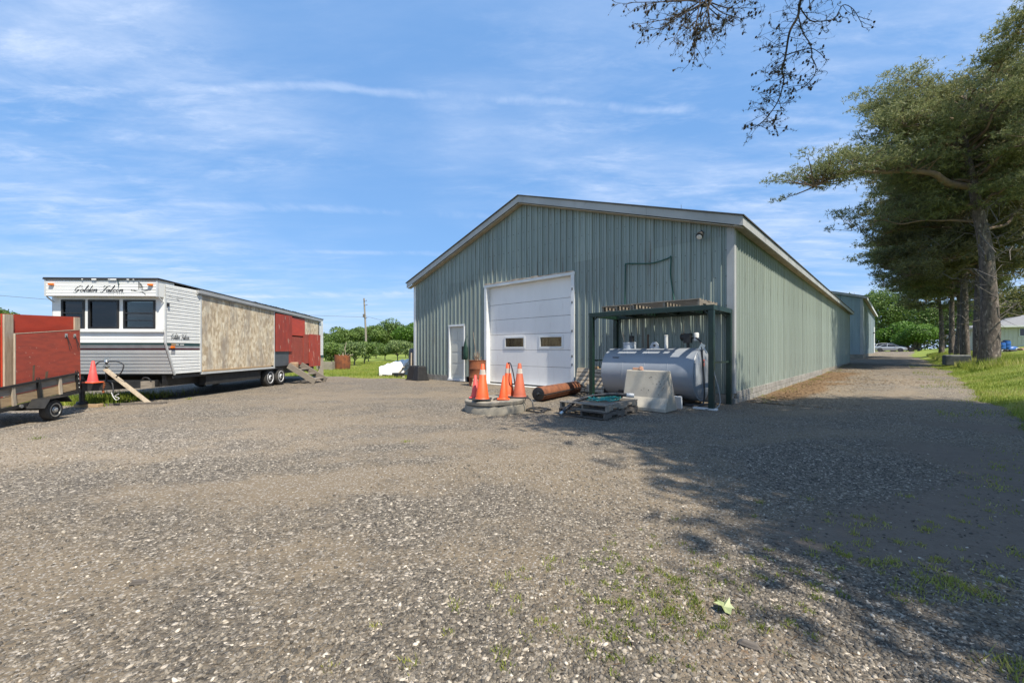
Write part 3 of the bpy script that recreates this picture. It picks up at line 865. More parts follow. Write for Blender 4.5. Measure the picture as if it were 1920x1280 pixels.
MB().bx(-.10, .16, DOOR[0] - .02, DOOR[1] + .02, -.05, .022).build('door_sill', M['white_trim'], shed)
# man door
MB().bx(.02, .06, MAN[0] + .06, MAN[1] - .06, 0.10, 2.13).build('entry_door', M['man_door'], shed)
md = [c for c in shed.children if c.name.startswith('entry_door')][0]
for z0 in (0.28, 0.72, 1.16, 1.60):
    m = MB()
    for a, b_ in ((MAN[0] + .13, MAN[0] + .45), (MAN[1] - .45, MAN[1] - .13)):
        m.bx(.011, .0195, a, b_, z0, z0 + .36)
    m.build('door_panel', M['man_door'], md, bevel=.006)
MB().lathe([(.03, 0), (.03, .012), (.012, .02), (.012, .04), (.032, .05), (.03, .075), (.012, .085)], 12, (.019, MAN[0] + .15, 1.03), Matrix.Rotation(-math.pi / 2, 3, 'Y')).build('door_knob', M['chrome'], md, smooth=True)
MB().bx(-.064, .06, MAN[0], MAN[0] + .057, .05, 2.20).bx(-.064, .06, MAN[1] - .057, MAN[1], .05, 2.20).bx(-.066, .06, MAN[0], MAN[1], 2.135, 2.205).build('door_frame', M['white_trim'], shed)
MB().bx(-.10, .06, MAN[0] - .01, MAN[1] + .01, .03, .096).build('door_threshold', M['white_trim'], shed)
MB().bx(.05, .5, MAN[0], MAN[1], .0, 2.2).build('door_void', M['dark'], shed)
# lamp under the gable, green hose pinned to the siding, aerial
lamp = MB(); lamp.tube([(-.05, .62, 3.98), (-.16, .62, 4.0)], .025, 10).lathe([(.02, 0), (.075, .03), (.085, .12), (.06, .14)], 14, (-.2, .62, 3.93), Matrix.Rotation(-2.3, 3, 'Y'))
lamp.build('flood_lamp', M['black_steel'], shed, smooth=True)
MB().lathe([(.07, .0), (.055, .02), (.01, .025)], 12, (-.29, .62, 3.84), Matrix.Rotation(-2.3, 3, 'Y')).build('lamp_lens', M['lamp_clear'], shed, smooth=True)
ho = [(-.07, 2.62, 2.15), (-.075, 2.6, 3.4), (-.07, 2.58, 3.52), (-.075, 2.35, 3.50), (-.075, 1.85, 3.44), (-.07, 1.45, 3.50), (-.07, 1.37, 3.52), (-.075, 1.38, 3.1), (-.10, 1.30, 2.6), (-.15, 1.22, 2.25)]
MB().tube(catmull(ho, 6), .016, 7).build('wall_hose', M['green_hose'], shed, smooth=True)
MB().tube([(1.2, 1.6, 4.6), (1.2, 1.6, 5.2)], .006, 5).tube([(1.2, 1.5, 5.05), (1.2, 1.7, 5.05)], .004, 4).build('roof_aerial', M['wire'], shed)

# ------------------------------------------------------------------ the far blue shed
FS = Vector((37.26, 43.7, 0)); FS.z = float(rise(FS.x, FS.y)) - 0.0
fsd = thing('blue_shed', 'tall pale blue metal shed beyond the green shed, on a concrete footing', 'shed', FS, SHED_RZ)
FE, FL, FW = 6.45, 32.0, 18.0
froof = lambda t: FE + 0.27 * min(t, FW - t)
fp = []
for i in range(10):
    t0, t1 = i * 1.8, (i + 1) * 1.8
    rib_sheet(t0 + .01, t1 - .01, lambda t: .48, froof, front, R.uniform(0, .02)).build('siding_sheet', M['blue_steel'], fsd)
b0 = rib_sheet(0.01, 2.28, lambda t: .48, lambda t: FE, side).build('siding_sheet', M['blue_steel'], fsd)
for i in range(1, 14):
    c = b0.copy(); COL.objects.link(c); c.parent = fsd; c.location = (i * 2.286, R.uniform(-.02, .01), 0)
MB().bx(0.3, FL, 0.05, FW, 0, FE - .1).build('inner_lining', M['dark'], fsd)
MB().bx(-.06, FL, -.06, FW, -.6, .475).build('footing', M['concrete'], fsd)
MB().bx(-.07, .14, -.075, -.04, .47, FE).bx(-.075, -.04, -.04, .16, .47, FE).build('corner_trim', M['fascia'], fsd)
for i in range(7):
    MB().bx(-.3 + i * 4.7, -.3 + i * 4.7 + 4.68, -.42, -.38, FE - .16, FE + .12).build('eave_board', M['white_trim'], fsd)
MB().bx(-.3, FL, -.38, -.07, FE - .05, FE - .03).build('soffit', M['soffit'], fsd)
m = MB()
f = lambda y: FE + .12 + .27 * (y + .42)
m.prism([(-.45, f(-.45)), (FW / 2, f(FW / 2)), (FW + .45, f(-.45)), (FW + .45, f(-.45) + .05), (FW / 2, f(FW / 2) + .05), (-.45, f(-.45) + .05)], lambda t, z: (-.35, t, z), lambda t, z: (FL + .3, t, z))
m.build('roof_panel', M['roof_dark'], fsd)
m = MB(); m.prism([(-.42, f(-.42) - .2), (FW / 2, f(FW / 2) - .2), (FW / 2, f(FW / 2) - .01), (-.42, f(-.42) - .01)], lambda t, z: (-.34, t, z), lambda t, z: (-.30, t, z)); m.build('rake_board', M['fascia'], fsd)
m = MB(); m.bx(FL - 3.2, FL - .4, -.075, -.045, .5, 4.6); m.build('white_door', M['white_trim'], fsd)
MB().bx(FL - 6.5, FL - 5.2, -.30, -.05, 3.5, 3.62).build('wall_lamp', M['black_steel'], fsd)
# ------------------------------------------------------------------ shared makers
def wheel(parent, c, rot, Rt, Rr, w, rim_mat, slots=0, hub=True):
    """tyre with its rim as a sub-part; the axle is local z, outer face towards +z"""
    t = MB().lathe([(Rr * .8, -w / 2 * .9), (Rr * 1.05, -w / 2), (Rt * .90, -w / 2), (Rt * .975, -w / 2 * .8), (Rt, -w / 2 * .45), (Rt, w / 2 * .45), (Rt * .975, w / 2 * .8), (Rt * .90, w / 2), (Rr * 1.05, w / 2), (Rr * .8, w / 2 * .9)], 36, c, rot)
    o = t.build('wheel', M['tyre'], parent, smooth=True, sharp=50)
    r = MB(); c = Vector(c); off = rot @ Vector((0, 0, w / 2 * .92))
    r.lathe([(Rr * 1.04, -.002), (Rr * 1.04, .014), (Rr * .93, .014), (Rr * .86, -.022), (Rr * .50, -.006), (Rr * .42, .004), (Rr * .36, .004), (Rr * .33, .022 if hub else .0), (Rr * .2, .028 if hub else 0)], 28, c + off, rot)
    ro = r.build('rim', rim_mat, o, smooth=True, sharp=35)
    if slots:
        h = MB()
        for k in range(slots):
            a = 2 * math.pi * k / slots
            h.lathe([(.022, 0), (.022, .004)], 8, c + off + rot @ Vector((Rr * .68 * math.cos(a), Rr * .68 * math.sin(a), -.013)), rot)
        h.lathe([(Rr * .24, .0), (Rr * .22, .02)], 12, c + off + rot @ Vector((0, 0, .022)), rot)
        h.build('rim_holes', M['black_steel'], o)
    return o


ROTX = Matrix.Rotation(math.pi / 2, 3, 'Y')              # local z -> +x


def lap(z0, z1, course, out, fn):
    """horizontal lap siding: fn(s, out, z) with s in 0..1 across"""
    m = MB(); zs = []
    n = max(1, int(round((z1 - z0) / course)))
    h = (z1 - z0) / n
    for k in range(n):
        za = z0 + k * h
        zs += [(za, 0.0), (za + h * .05, out), (za + h * .42, out * .85), (za + h * .50, out * .25), (za + h * .58, out * .8), (za + h * .97, out * .45)]
    zs.append((z1, 0.0))
    vs = []
    for z, o in zs: vs += [fn(0, o, z), fn(1, o, z)]
    return m.add(vs, [(2 * i, 2 * i + 1, 2 * i + 3, 2 * i + 2) for i in range(len(zs) - 1)])


GLYPH = {
    'G': (0.72, [[(.66, .74), (.60, .95), (.40, .98), (.18, .74), (.08, .40), (.16, .16), (.34, .18), (.52, .42), (.46, .16), (.36, -.04), (.18, -.10), (.0, .02)]]),
    'o': (0.42, [[(.30, .42), (.14, .46), (.03, .24), (.10, .02), (.26, .06), (.34, .28), (.26, .45)]]),
    'l': (0.28, [[(.02, .12), (.12, .5), (.16, 1.0), (.12, 1.0), (.07, .5), (.06, .10), (.12, .0), (.26, .16)]]),
    'd': (0.46, [[(.32, .40), (.16, .46), (.03, .22), (.10, .02), (.24, .08), (.34, .44)], [(.36, 1.0), (.33, .5), (.32, .10), (.37, .0), (.48, .15)]]),
    'e': (0.38, [[(.04, .2), (.24, .28), (.28, .42), (.17, .47), (.04, .26), (.08, .04), (.20, .0), (.36, .15)]]),
    'n': (0.46, [[(.0, .38), (.06, .45), (.05, .0)], [(.06, .24), (.20, .46), (.29, .40), (.28, .1), (.33, .0), (.44, .14)]]),
    'F': (0.62, [[(.02, .80), (.14, .98), (.42, .92), (.74, 1.0)], [(.44, .92), (.38, .5), (.30, .08), (.14, -.06), (.0, .08)], [(.20, .48), (.52, .52)]]),
    'a': (0.46, [[(.32, .40), (.16, .46), (.03, .22), (.10, .02), (.24, .08), (.33, .44)], [(.34, .45), (.31, .10), (.36, .0), (.46, .15)]]),
    'c': (0.38, [[(.30, .36), (.19, .47), (.05, .26), (.08, .04), (.20, .0), (.36, .15)]]),
    ' ': (0.34, [])}


def script_text(text, width, height, fn, shear=0.62, nib=0.095):
    adv = sum(GLYPH[c][0] for c in text); kx = width / (adv + shear * .6)
    m = MB(); x = 0.0
    nx, nz = nib * .80, nib * .55
    for c in text:
        a, strokes = GLYPH[c]
        for st in strokes:
            pts = catmull([(p[0], p[1], 0) for p in st], 5)
            vs = []
            for p in pts:
                X = (x + p.x + shear * p.y * .75); Z = p.y
                vs += [fn(kx * (X - nx / 2 * .9), height * (Z + .0 + nz * .35)), fn(kx * (X + nx / 2 * .9), height * (Z - nz * .35))]
            m.add(vs, [(2 * i, 2 * i + 1, 2 * i + 3, 2 * i + 2) for i in range(len(pts) - 1)])
        x += a
    return m


def strokes(lines, w, fn):
    m = MB()
    for ln in lines:
        for (x0, z0), (x1, z1) in zip(ln, ln[1:]):
            d = Vector((x1 - x0, z1 - z0)); d.normalize(); nn = Vector((-d.y, d.x)) * w / 2
            m.add([fn(x0 - nn.x, z0 - nn.y), fn(x1 - nn.x, z1 - nn.y), fn(x1 + nn.x, z1 + nn.y), fn(x0 + nn.x, z0 + nn.y)], [(0, 1, 2, 3)])
    return m


BIRD = [[(0, .35), (.02, .42), (.08, .38), (.30, .30), (.48, .26), (.62, .20), (.76, .02), (.58, .24)], [(.56, .26), (.70, .30), (1.0, .40), (.98, .45), (.62, .40), (.52, .42)],
        [(.38, .46), (.38, 1.0), (.50, .85), (.60, .62), (.60, .42)], [(.42, .88), (.44, .50)], [(.47, .86), (.50, .50)], [(.52, .78), (.55, .48)], [(.0, .35), (.10, .32), (.30, .30)]]

# ------------------------------------------------------------------ the travel trailer
TW = 2.43; TL = 8.62
rv = thing('travel_trailer', 'long white travel trailer with boarded-up side and lettering over its front windows', 'trailer', (-7.95, 9.38, 0), math.radians(2.2))
rt = lambda y: 2.80 - 0.030 * y                             # roof line falls to the rear
yf = lambda z: 0.03 + (max(0.0, 1.36 - z) / 0.72) * 0.27     # prow
# front: visor, window band, lower prow
MB().bx(-TW, 0, -0.16, 0.3, 2.42, 2.80).build('visor', M['rv_white'], rv)
vis = rv.children[0]
lap(2.425, 2.775, .07, .014, lambda s, o, z: (-TW + .03 + s * (TW - .06), -.162 - o, z)).build('visor_siding', M['rv_white'], vis)
for x in (-TW + .015, -.015): MB().bx(x - .018, x + .018, -.182, -.155, 2.415, 2.785).build('visor_trim', M['rv_trim'], vis)
MB().bx(-TW - .02, .02, -.20, .30, 2.785, 2.815).build('visor_cap', M['rv_roof'], vis)
tear = MB()
for x, w, d in ((-1.35, .10, .03), (-1.02, .05, .02), (-.95, .16, .03), (-.62, .05, .02), (-1.6, .03, .02), (-.5, .03, .015)):
    tear.box((x, -.204, 2.79), (w, .006, d))
tear.build('torn_edge', M['rv_white'], vis)
tear = MB(); tear.bar((-.86, -.185, 2.78), (-.83, -.186, 2.68), .008, .022, (0, 1, 0)).bar((-.835, -.186, 2.69), (-.84, -.187, 2.61), .008, .010, (0, 1, 0)); tear.build('torn_strip', M['stripe_teal'], vis)
for x in (-2.27, -.14):
    a = MB().box((x, -.20, 2.675), (.10, .05, .045)).build('marker_lamp', M['amber'], vis, bevel=.012)
script_text('Golden Falcon', 1.14, .142, lambda u, v: (-1.82 + u, -.180, 2.512 + v)).build('lettering', M['ink'], vis)
strokes([[(i * .045, 0), (i * .045 + .012, .018), (i * .045 + .028, .004)] for i in (0, 1, 2, 4, 5, 6, 7)], .006, lambda u, v: (-1.06 + u, -.180, 2.468 + v)).build('small_lettering', M['stripe_grey'], vis)
strokes(BIRD, .026, lambda u, v: (-.57 + u * .42, -.180, 2.45 + v * .29)).build('bird_emblem', M['ink'], vis)
# window band with three windows
band = MB()
wins = [(-2.24, -1.735), (-1.655, -.985), (-.885, -.185)]
xs = [-TW, -2.24, -1.735, -1.655, -.985, -.885, -.185, 0]
for k in (0, 2, 4, 6): band.bx(xs[k], xs[k + 1], 0.0, .05, 1.70, 2.36)
band.bx(-TW, 0, 0.0, .05, 2.36, 2.42).bx(-TW, 0, -.03, .05, 1.63, 1.70)
band.build('window_band', M['rv_white'], rv)
for i, (a, b_) in enumerate(wins):
    fr = MB(); z0, z1 = 1.70, 2.36
    fr.bx(a, b_, -.022, .03, z0, z0 + .04).bx(a, b_, -.022, .03, z1 - .04, z1).bx(a, a + .04, -.022, .03, z0 + .04, z1 - .04).bx(b_ - .04, b_, -.022, .03, z0 + .04, z1 - .04)
    if i != 1:
        fr.bx(a + .04, b_ - .04, -.020, .01, 2.045, 2.07)
        if i == 2: fr.bx(a + .04, b_ - .04, -.018, .01, 1.885, 1.90)
    w = fr.build('window', M['black_plastic'], rv)
    MB().bx(a + .04, b_ - .04, .010, .014, z0 + .04, z1 - .04).build('pane', M['glass_dark'], w)
cu = MB(); n = 14
vs = []
for k in range(n + 1):
    x = -1.60 + k / n * .20; y = .055 + .02 * math.sin(k * 1.7)
    vs += [(x - .02 * (k / n), y, 1.70), (x + .01 * math.sin(k), y, 2.24 - .10 * abs(k / n - .4))]
cu.add(vs, [(2 * i, 2 * i + 2, 2 * i + 3, 2 * i + 1) for i in range(n)]); cu.build('curtain', M['curtain'], rv, smooth=True)
# lower front
lap(.66, 1.22, .075, .012, lambda s, o, z: (-TW + .02 + s * (TW - .04), yf(z) - o, z)).build('front_siding', M['rv_white_shaded'], rv)
lap(1.385, 1.63, .08, .012, lambda s, o, z: (-TW + .02 + s * (TW - .04), yf(z) - o, z)).build('front_siding', M['rv_white'], rv)
for nm, z0, z1, mt in (('teal_stripe', 1.335, 1.384, 'stripe_teal'), ('grey_stripe', 1.262, 1.334, 'stripe_grey'), ('maroon_stripe', 1.221, 1.261, 'stripe_maroon')):
    MB().add([(-TW + .02, yf(z0) - .008, z0), (-.02, yf(z0) - .008, z0), (-.02, yf(z1) - .008, z1), (-TW + .02, yf(z1) - .008, z1)], [(0, 1, 2, 3)]).build(nm, M[mt], rv)
# side: front siding, trims, stripes
ly = lambda s, o, z: (.002 + o, yf(z) + s * (1.16 - yf(z)), z)
lap(1.385, 2.73, .082, .015, ly).build('side_siding', M['rv_white'], rv)
lap(.66, 1.215, .082, .015, ly).build('side_siding', M['rv_white'], rv)
for nm, z0, z1, mt in (('teal_stripe', 1.315, 1.384, 'stripe_teal'), ('grey_stripe', 1.262, 1.314, 'stripe_grey'), ('maroon_stripe', 1.225, 1.261, 'stripe_maroon')):
    MB().add([(.012, yf(z0), z0), (.012, 1.16, z0), (.012, 1.16, z1), (.012, yf(z1), z1)], [(0, 1, 2, 3)]).build(nm, M[mt], rv)
sf = MB()
for q, mt in ((.30, 0), (.46, 0)): sf.bx(.0125, .016, q, q + .12, 1.335, 1.36)
sf.build('sticker_strip', M['white_plastic'], rv)
MB().bx(.0125, .017, .20, .33, 1.33, 1.37).build('sticker_strip', M['wood_tan'], rv)
tr = MB(); tr.bar((.012, .025, 2.42), (.012, .03, 1.36), .035, .03, (1, 0, 0)).bar((.012, .03, 1.36), (.012, .30, .64), .035, .03, (1, 0, 0)); tr.build('corner_trim', M['rv_trim'], rv)
MB().bar((-TW - .012, .02, 2.42), (-TW - .012, .03, 1.36), .035, .03, (1, 0, 0)).bar((-TW - .012, .03, 1.36), (-TW - .012, .30, .64), .035, .03, (1, 0, 0)).build('corner_trim', M['rv_trim'], rv)
br = MB()
for x in (-TW + .01, -.01): br.bar((x, -.14, 2.41), (x, .0, 2.30), .02, .02)
br.build('visor_bracket', M['rv_trim'], rv)
script_text('Golden Falcon', .62, .13, lambda u, v: (.020, .16 + u, 1.475 + v), nib=.11).build('side_lettering', M['ink'], rv)
strokes(BIRD[:2], .03, lambda u, v: (.020, .12 + u * .42, 2.38 + v * .20)).build('side_emblem', M['stripe_grey'], rv)
MB().box((.03, .22, 1.285), (.04, .10, .05)).build('marker_lamp', M['amber'], rv, bevel=.01)
MB().bx(.016, .022, .18, .30, 1.13, 1.20).build('vent_plate', M['stripe_grey'], rv)
MB().bx(.016, .05, .06, .10, 2.22, 2.30).build('porch_lamp', M['black_plastic'], rv)
# shell of the body
MB().bx(-TW + .02, -.01, 1.9, TL - .02, .64, 2.52).build('body', M['rv_inside'], rv)
MB().bx(-TW, -.03, .31, 1.95, .62, .68).build('floor', M['rv_inside'], rv)
lw = MB(); lw.bx(-TW, -TW + .03, .06, TL, .66, 1.7).bx(-TW, -TW + .03, .06, .35, 1.7, 2.75).bx(-TW, -TW + .03, .95, TL, 1.7, 2.53).bx(-TW, -TW + .03, .35, .95, 2.2, 2.7)
lw.build('left_wall', M['rv_white'], rv)
rw = MB().prism([(-TW, .64), (0, .64), (0, rt(TL) - .02), (-TW, rt(TL) - .02)], lambda x, z: (x, TL - .02, z), lambda x, z: (x, TL, z)).build('rear_wall', M['rv_white'], rv)
roof = MB().add([(-TW - .02, -.19, rt(0) + .004), (.02, -.19, rt(0) + .004), (.02, TL + .03, rt(TL)), (-TW - .02, TL + .03, rt(TL)),
                 (-TW - .02, -.19, rt(0) + .032), (.02, -.19, rt(0) + .032), (.02, TL + .03, rt(TL) + .03), (-TW - .02, TL + .03, rt(TL) + .03)],
                [(0, 1, 2, 3), (7, 6, 5, 4), (0, 4, 5, 1), (1, 5, 6, 2), (2, 6, 7, 3), (3, 7, 4, 0)]).build('roof', M['rv_roof'], rv)
cg = MB()
for k in range(26):
    y = 3.6 + k * .15; cg.box((-.05 - R.uniform(0, .05), y, rt(y) + .045), (.12, R.uniform(.03, .10), .02), Matrix.Rotation(R.uniform(-.5, .5), 3, 'Z'))
cg.build('roof_edge_strip', M['rv_roof'], roof)
rl = MB(); rl.bar((.045, 1.0, rt(1.0) - .075), (.045, 8.3, rt(8.3) - .075), .07, .075); rl.bar((.035, 1.0, rt(1) - .13), (.035, 8.3, rt(8.3) - .13), .03, .03)
rl.build('awning_rail', M['rv_rail'], rv)
up = MB().add([(-.001, 1.16, rt(1.16) - .12), (-.001, TL, rt(TL) - .12), (-.001, TL, rt(TL)), (-.001, 1.16, rt(1.16))], [(0, 1, 2, 3)]).build('upper_panel', M['rv_white'], rv)
MB().bx(.0, .03, 1.12, 1.165, .66, 2.64).build('panel_trim', M['rv_trim'], rv)
MB().bx(.0, .03, 4.60, 4.645, .66, 2.52).build('panel_trim', M['rv_trim'], rv)


def m_osb():
    m = bpy.data.materials.new('flake_board'); m.use_nodes = True
    t = NT(m.node_tree); t.n.clear()
    out = t.node('ShaderNodeOutputMaterial'); b = t.node('ShaderNodeBsdfPrincipled'); t.link(b.outputs[0], out.inputs[0])
    b.inputs['Roughness'].default_value = 0.85
    tc = t.node('ShaderNodeTexCoord'); P = tc.outputs['Object']
    wv = t.mapping(P, (1, 14, 8), (0, 0, 0), (0.5, 0, 0))
    v = t.node('ShaderNodeTexVoronoi'); v.inputs['Scale'].default_value = 1.0; t.link(wv, v.inputs['Vector'])
    s = t.node('ShaderNodeSeparateColor'); t.link(v.outputs['Color'], s.inputs[0])
    v2 = t.node('ShaderNodeTexVoronoi'); v2.inputs['Scale'].default_value = 1.3; t.link(t.mapping(P, (1, 12, 7), (3, 1, 2), (-0.6, 0, 0)), v2.inputs['Vector'])
    s2 = t.node('ShaderNodeSeparateColor'); t.link(v2.outputs['Color'], s2.inputs[0])
    k = t.math('ADD', t.math('MULTIPLY', s.outputs[0], .55), t.math('MULTIPLY', s2.outputs[0], .45))
    col = t.ramp(k, [(0.12, (0.40, 0.31, 0.20)), (0.5, (0.58, 0.475, 0.33)), (0.9, (0.74, 0.66, 0.50))])
    st = t.noise(t.mapping(P, (1, 1.9, .55), (0, .4, 0)), 1.5, 9, 0.72)
    oi = t.node('ShaderNodeObjectInfo')
    grey = t.smooth(t.math('ADD', st, t.math('MULTIPLY', oi.outputs['Random'], .10)), 0.50, 0.70)
    col = t.mix(t.math('MULTIPLY', grey, .70), col, (0.27, 0.235, 0.20))
    t.link(col, b.inputs['Base Color'])
    bp = t.node('ShaderNodeBump'); bp.inputs['Strength'].default_value = .35; bp.inputs['Distance'].default_value = .006
    t.link(k, bp.inputs['Height']); t.link(bp.outputs[0], b.inputs['Normal'])
    return m


OSB = m_osb()
for y0, y1 in ((1.17, 2.258), (2.274, 3.298), (3.314, 4.378), (4.394, 4.60)):
    MB().slab([(.022, y0, .70), (.022, y1, .70), (.022, y1, rt(y1) - .11), (.022, y0, rt(y0) - .11)], -.014).build('flake_board', OSB, rv)
MB().slab([(.022, 6.86, 1.66), (.022, 8.10, 1.66), (.022, 8.10, rt(8.1) - .11), (.022, 6.86, rt(6.86) - .11)], -.014).build('flake_board', OSB, rv)
MB().bx(.0, .045, 1.2, 4.4, .66, .70).build('sill_strip', M['wood_tan'], rv)
MB().bx(-.02, .05, 1.16, 4.62, .60, .655).build('lower_rail', M['rv_trim'], rv)
for y0, y1, z0, z1, x, mt in ((4.66, 5.77, 1.17, 2.47, .062, 'red_peel'), (5.79, 6.84, 1.765, 2.43, .034, 'red_ply'), (5.62, 6.86, .66, 1.715, .022, 'red_dull'),
                              (6.72, 7.24, .68, 1.84, .042, 'red_dull'), (7.17, 8.20, .55, 1.86, .066, 'red_peel')):
    MB().bx(x - .018, x, y0, y1, z0, z1).build('red_panel', M[mt], rv)
MB().bx(-.02, .024, 4.645, 5.60, .66, 1.17).build('slate_panel', M['slate_panel'], rv)
lap(1.0, 2.42, .082, .014, lambda s, o, z: (.002 + o, 8.21 + s * .40, z)).build('side_siding', M['rv_white'], rv)
MB().bx(.0, .03, 8.18, 8.60, .90, .99).build('teal_stripe', M['stripe_teal'], rv)
MB().bx(-.02, .02, 8.18, 8.62, .10, .89).build('skirt_panel', M['skirt_tan'], rv)
# chassis, axle wheels, tongue
MB().bx(-.32, -.22, .35, 8.2, .36, .62).build('chassis_rail', M['black_steel'], rv)
MB().bx(-2.2, -2.1, .35, 8.2, .36, .62).build('chassis_rail', M['black_steel'], rv)
MB().bx(-.20, -.03, 1.4, 3.9, .30, .60).build('side_skirt', M['rubber'], rv)
MB().bx(-.06, -.03, .32, 8.1, .55, .64).build('side_skirt', M['gasket'], rv)
for y in (4.47, 5.15):
    wheel(rv, (-.12, y, .295), ROTX, .30, .185, .20, M['rim_white'], 8)
    wheel(rv, (-2.28, y, .295), Matrix.Rotation(-math.pi / 2, 3, 'Y'), .30, .185, .20, M['rim_white'], 8)
    MB().tube([(-2.3, y, .295), (-.12, y, .295)], .04, 8).build('axle', M['black_steel'], rv)
tg = MB(); tg.bar((-.40, .45, .43), (-1.17, -.66, .43), .07, .17).bar((-2.05, .45, .43), (-1.27, -.66, .43), .07, .17).bar((-2.0, .36, .43), (-.40, .36, .43), .07, .17).bx(-1.45, -.95, -.55, -.10, .515, .53)
tg.build('tongue', M['black_steel'], rv)
MB().bar((-1.22, -.60, .45), (-1.22, -.98, .45), .09, .09).build('coupler', M['rust'], rv)
MB().bx(-.95, -.35, .10, .18, .34, .50).build('tongue_plate', M['wood_grey'], rv)
MB().bx(-1.9, -1.3, -.10, -.02, .34, .50).build('tongue_plate', M['wood_grey'], rv)
jk = MB(); jk.tube([(-1.2, -.62, .06), (-1.2, -.62, .62)], .045, 10).lathe([(.10, 0), (.09, .05), (.05, .06)], 12, (-1.2, -.62, .075)); jk.build('jack_leg', M['black_steel'], rv, smooth=True)
gp = MB(); gp.tube([(-.99, -.30, .45), (-.99, -.30, .94)], .022, 8); gp.build('riser_pipe', M['black_steel'], rv, smooth=True)
gp = MB(); gp.lathe([(.03, 0), (.055, .02), (.055, .05), (.03, .07)], 12, (-.99, -.30, .83)).lathe([(.03, 0), (.045, .02), (.03, .06)], 12, (-.99, -.30, .94)).bar((-1.06, -.30, 1.02), (-.92, -.30, 1.04), .02, .025); gp.build('regulator', M['chrome'], rv, smooth=True)
for pts in ([(-.99, -.30, .965), (-1.12, -.32, .96), (-1.19, -.34, .86), (-1.18, -.34, .60), (-1.15, -.34, .50)], [(-.99, -.30, .965), (-.75, -.33, .965), (-.58, -.36, .90), (-.60, -.38, .74), (-.72, -.38, .62)],
            [(-.95, -.32, .55), (-.82, -.36, .50), (-.76, -.40, .36), (-.72, -.44, .22), (-.62, -.46, .24), (-.60, -.45, .30)], [(-.40, -.10, .55), (-.32, -.14, .60), (-.22, -.14, .58), (-.20, -.1, .50)]):
    MB().tube(catmull(pts, 6), .013, 7).build('gas_hose', M['black_hose'], rv, smooth=True)
MB().tube(catmull([(-.76, -.44, .30), (-.68, -.48, .20), (-.62, -.48, .14), (-.56, -.48, .18), (-.66, -.47, .22), (-.58, -.47, .27)], 6), .007, 6).build('loose_cable', M['white_plastic'], rv, smooth=True)
ch = MB()
for k in range(7): ch.lathe([(.013, -.022), (.02, -.01), (.02, .01), (.013, .022)], 7, (-.96 + .012 * math.sin(k), -.40, .52 - k * .036), Matrix.Rotation(k * 1.57, 3, 'Z') @ Matrix.Rotation(.5, 3, 'X'))
ch.build('safety_chain', M['rust'], rv)

steps = thing('wooden_steps', 'weathered wooden steps leaning at the red door panels of the white trailer', 'steps', (-7.9 - .24, 15.35, 0), math.radians(2.2))
for y in (-.48, .48):
    MB().bar((.02, y, .66), (.98, y, .06), .045, .20).build('stringer', M['wood_grey'], steps)
for k in range(3):
    x = .22 + k * .28; z = .50 - k * .175
    MB().box((x, 0, z), (.24, .92, .035)).build('tread', M['wood_grey_y'], steps)
st = MB().lathe([(.13, 0), (.145, .02), (.14, .22), (.12, .24)], 14, (.10, -.2, .53)).build('stump', M['stick'], None, smooth=True)
st.location = steps.location; st.rotation_euler = steps.rotation_euler
tag(st, 'short sawn log standing on top of the wooden trailer steps', 'log')

def plank(a, b, w, th, name, mat, label, cat):
    o = MB().bar((0, 0, 0), Vector(b) - Vector(a), w, th).build(name, mat, None); o.location = a
    return tag(o, label, cat)

plank((-8.86, 8.95, .80), (-8.20, 9.28, .02), .20, .035, 'ramp_plank', M['wood_pale'], 'weathered plank sloping from the trailer tongue down to the gravel', 'plank')
pb = MB().box((0, 0, .035), (.48, .14, .07)).build('timber_block', M['wood_tan'], None, bevel=.006); pb.location = (-9.05, 8.78, 0); pb.rotation_euler = (0, 0, .06)
tag(pb, 'short squared timber block under the white trailer jack', 'timber')
po = MB().bar((0, 0, 0), (1.15, .32, .0), .05, .045).build('timber_pole', M['wood_dark'], None); po.location = (-8.95, 8.95, .03)
tag(po, 'thin dark timber lying on the gravel before the white trailer', 'timber')

# ------------------------------------------------------------------ the utility trailer and what it carries
UPH = math.radians(104)
UD = Vector((math.cos(UPH), math.sin(UPH), 0)); UIN = Vector((-math.sin(UPH), math.cos(UPH), 0))
US0 = Vector((-8.16, 7.12, 0))
UT = thing('utility_trailer', 'small black utility trailer with plank sides, tipped on its tongue at the left edge', 'trailer', US0, UPH)
TI = math.radians(5.6)
def B(x, y, z):
    return (x * math.cos(TI) - (z) * math.sin(TI), y, .335 + x * math.sin(TI) + z * math.cos(TI))
def bb(x0, x1, y0, y1, z0, z1, m=None):
    m = m or MB()
    vs = [B(x, y, z) for z in (z0, z1) for x, y in ((x0, y0), (x1, y0), (x1, y1), (x0, y1))]
    return m.add(vs, [(3, 2, 1, 0), (4, 5, 6, 7), (0, 1, 5, 4), (1, 2, 6, 5), (2, 3, 7, 6), (3, 0, 4, 7)])
X0, X1, HB = -.80, .87, .37
fm = MB()
for y in (0, 1.2): bb(X0 - .5 if y == 0 else X0, X1, y, y + .05, -.03, .03, fm)
bb(X0, X0 + .05, .05, 1.2, -.03, .03, fm); bb(X1 - .05, X1, .05, 1.2, -.03, .03, fm)
fm.bar(B(X0, .05, -.01), B(X0 - 1.0, .6, -.06), .05, .06).bar(B(X0, 1.2, -.01), B(X0 - 1.0, .6, -.06), .05, .06)
fm.build('bed_frame', M['black_steel'], UT)
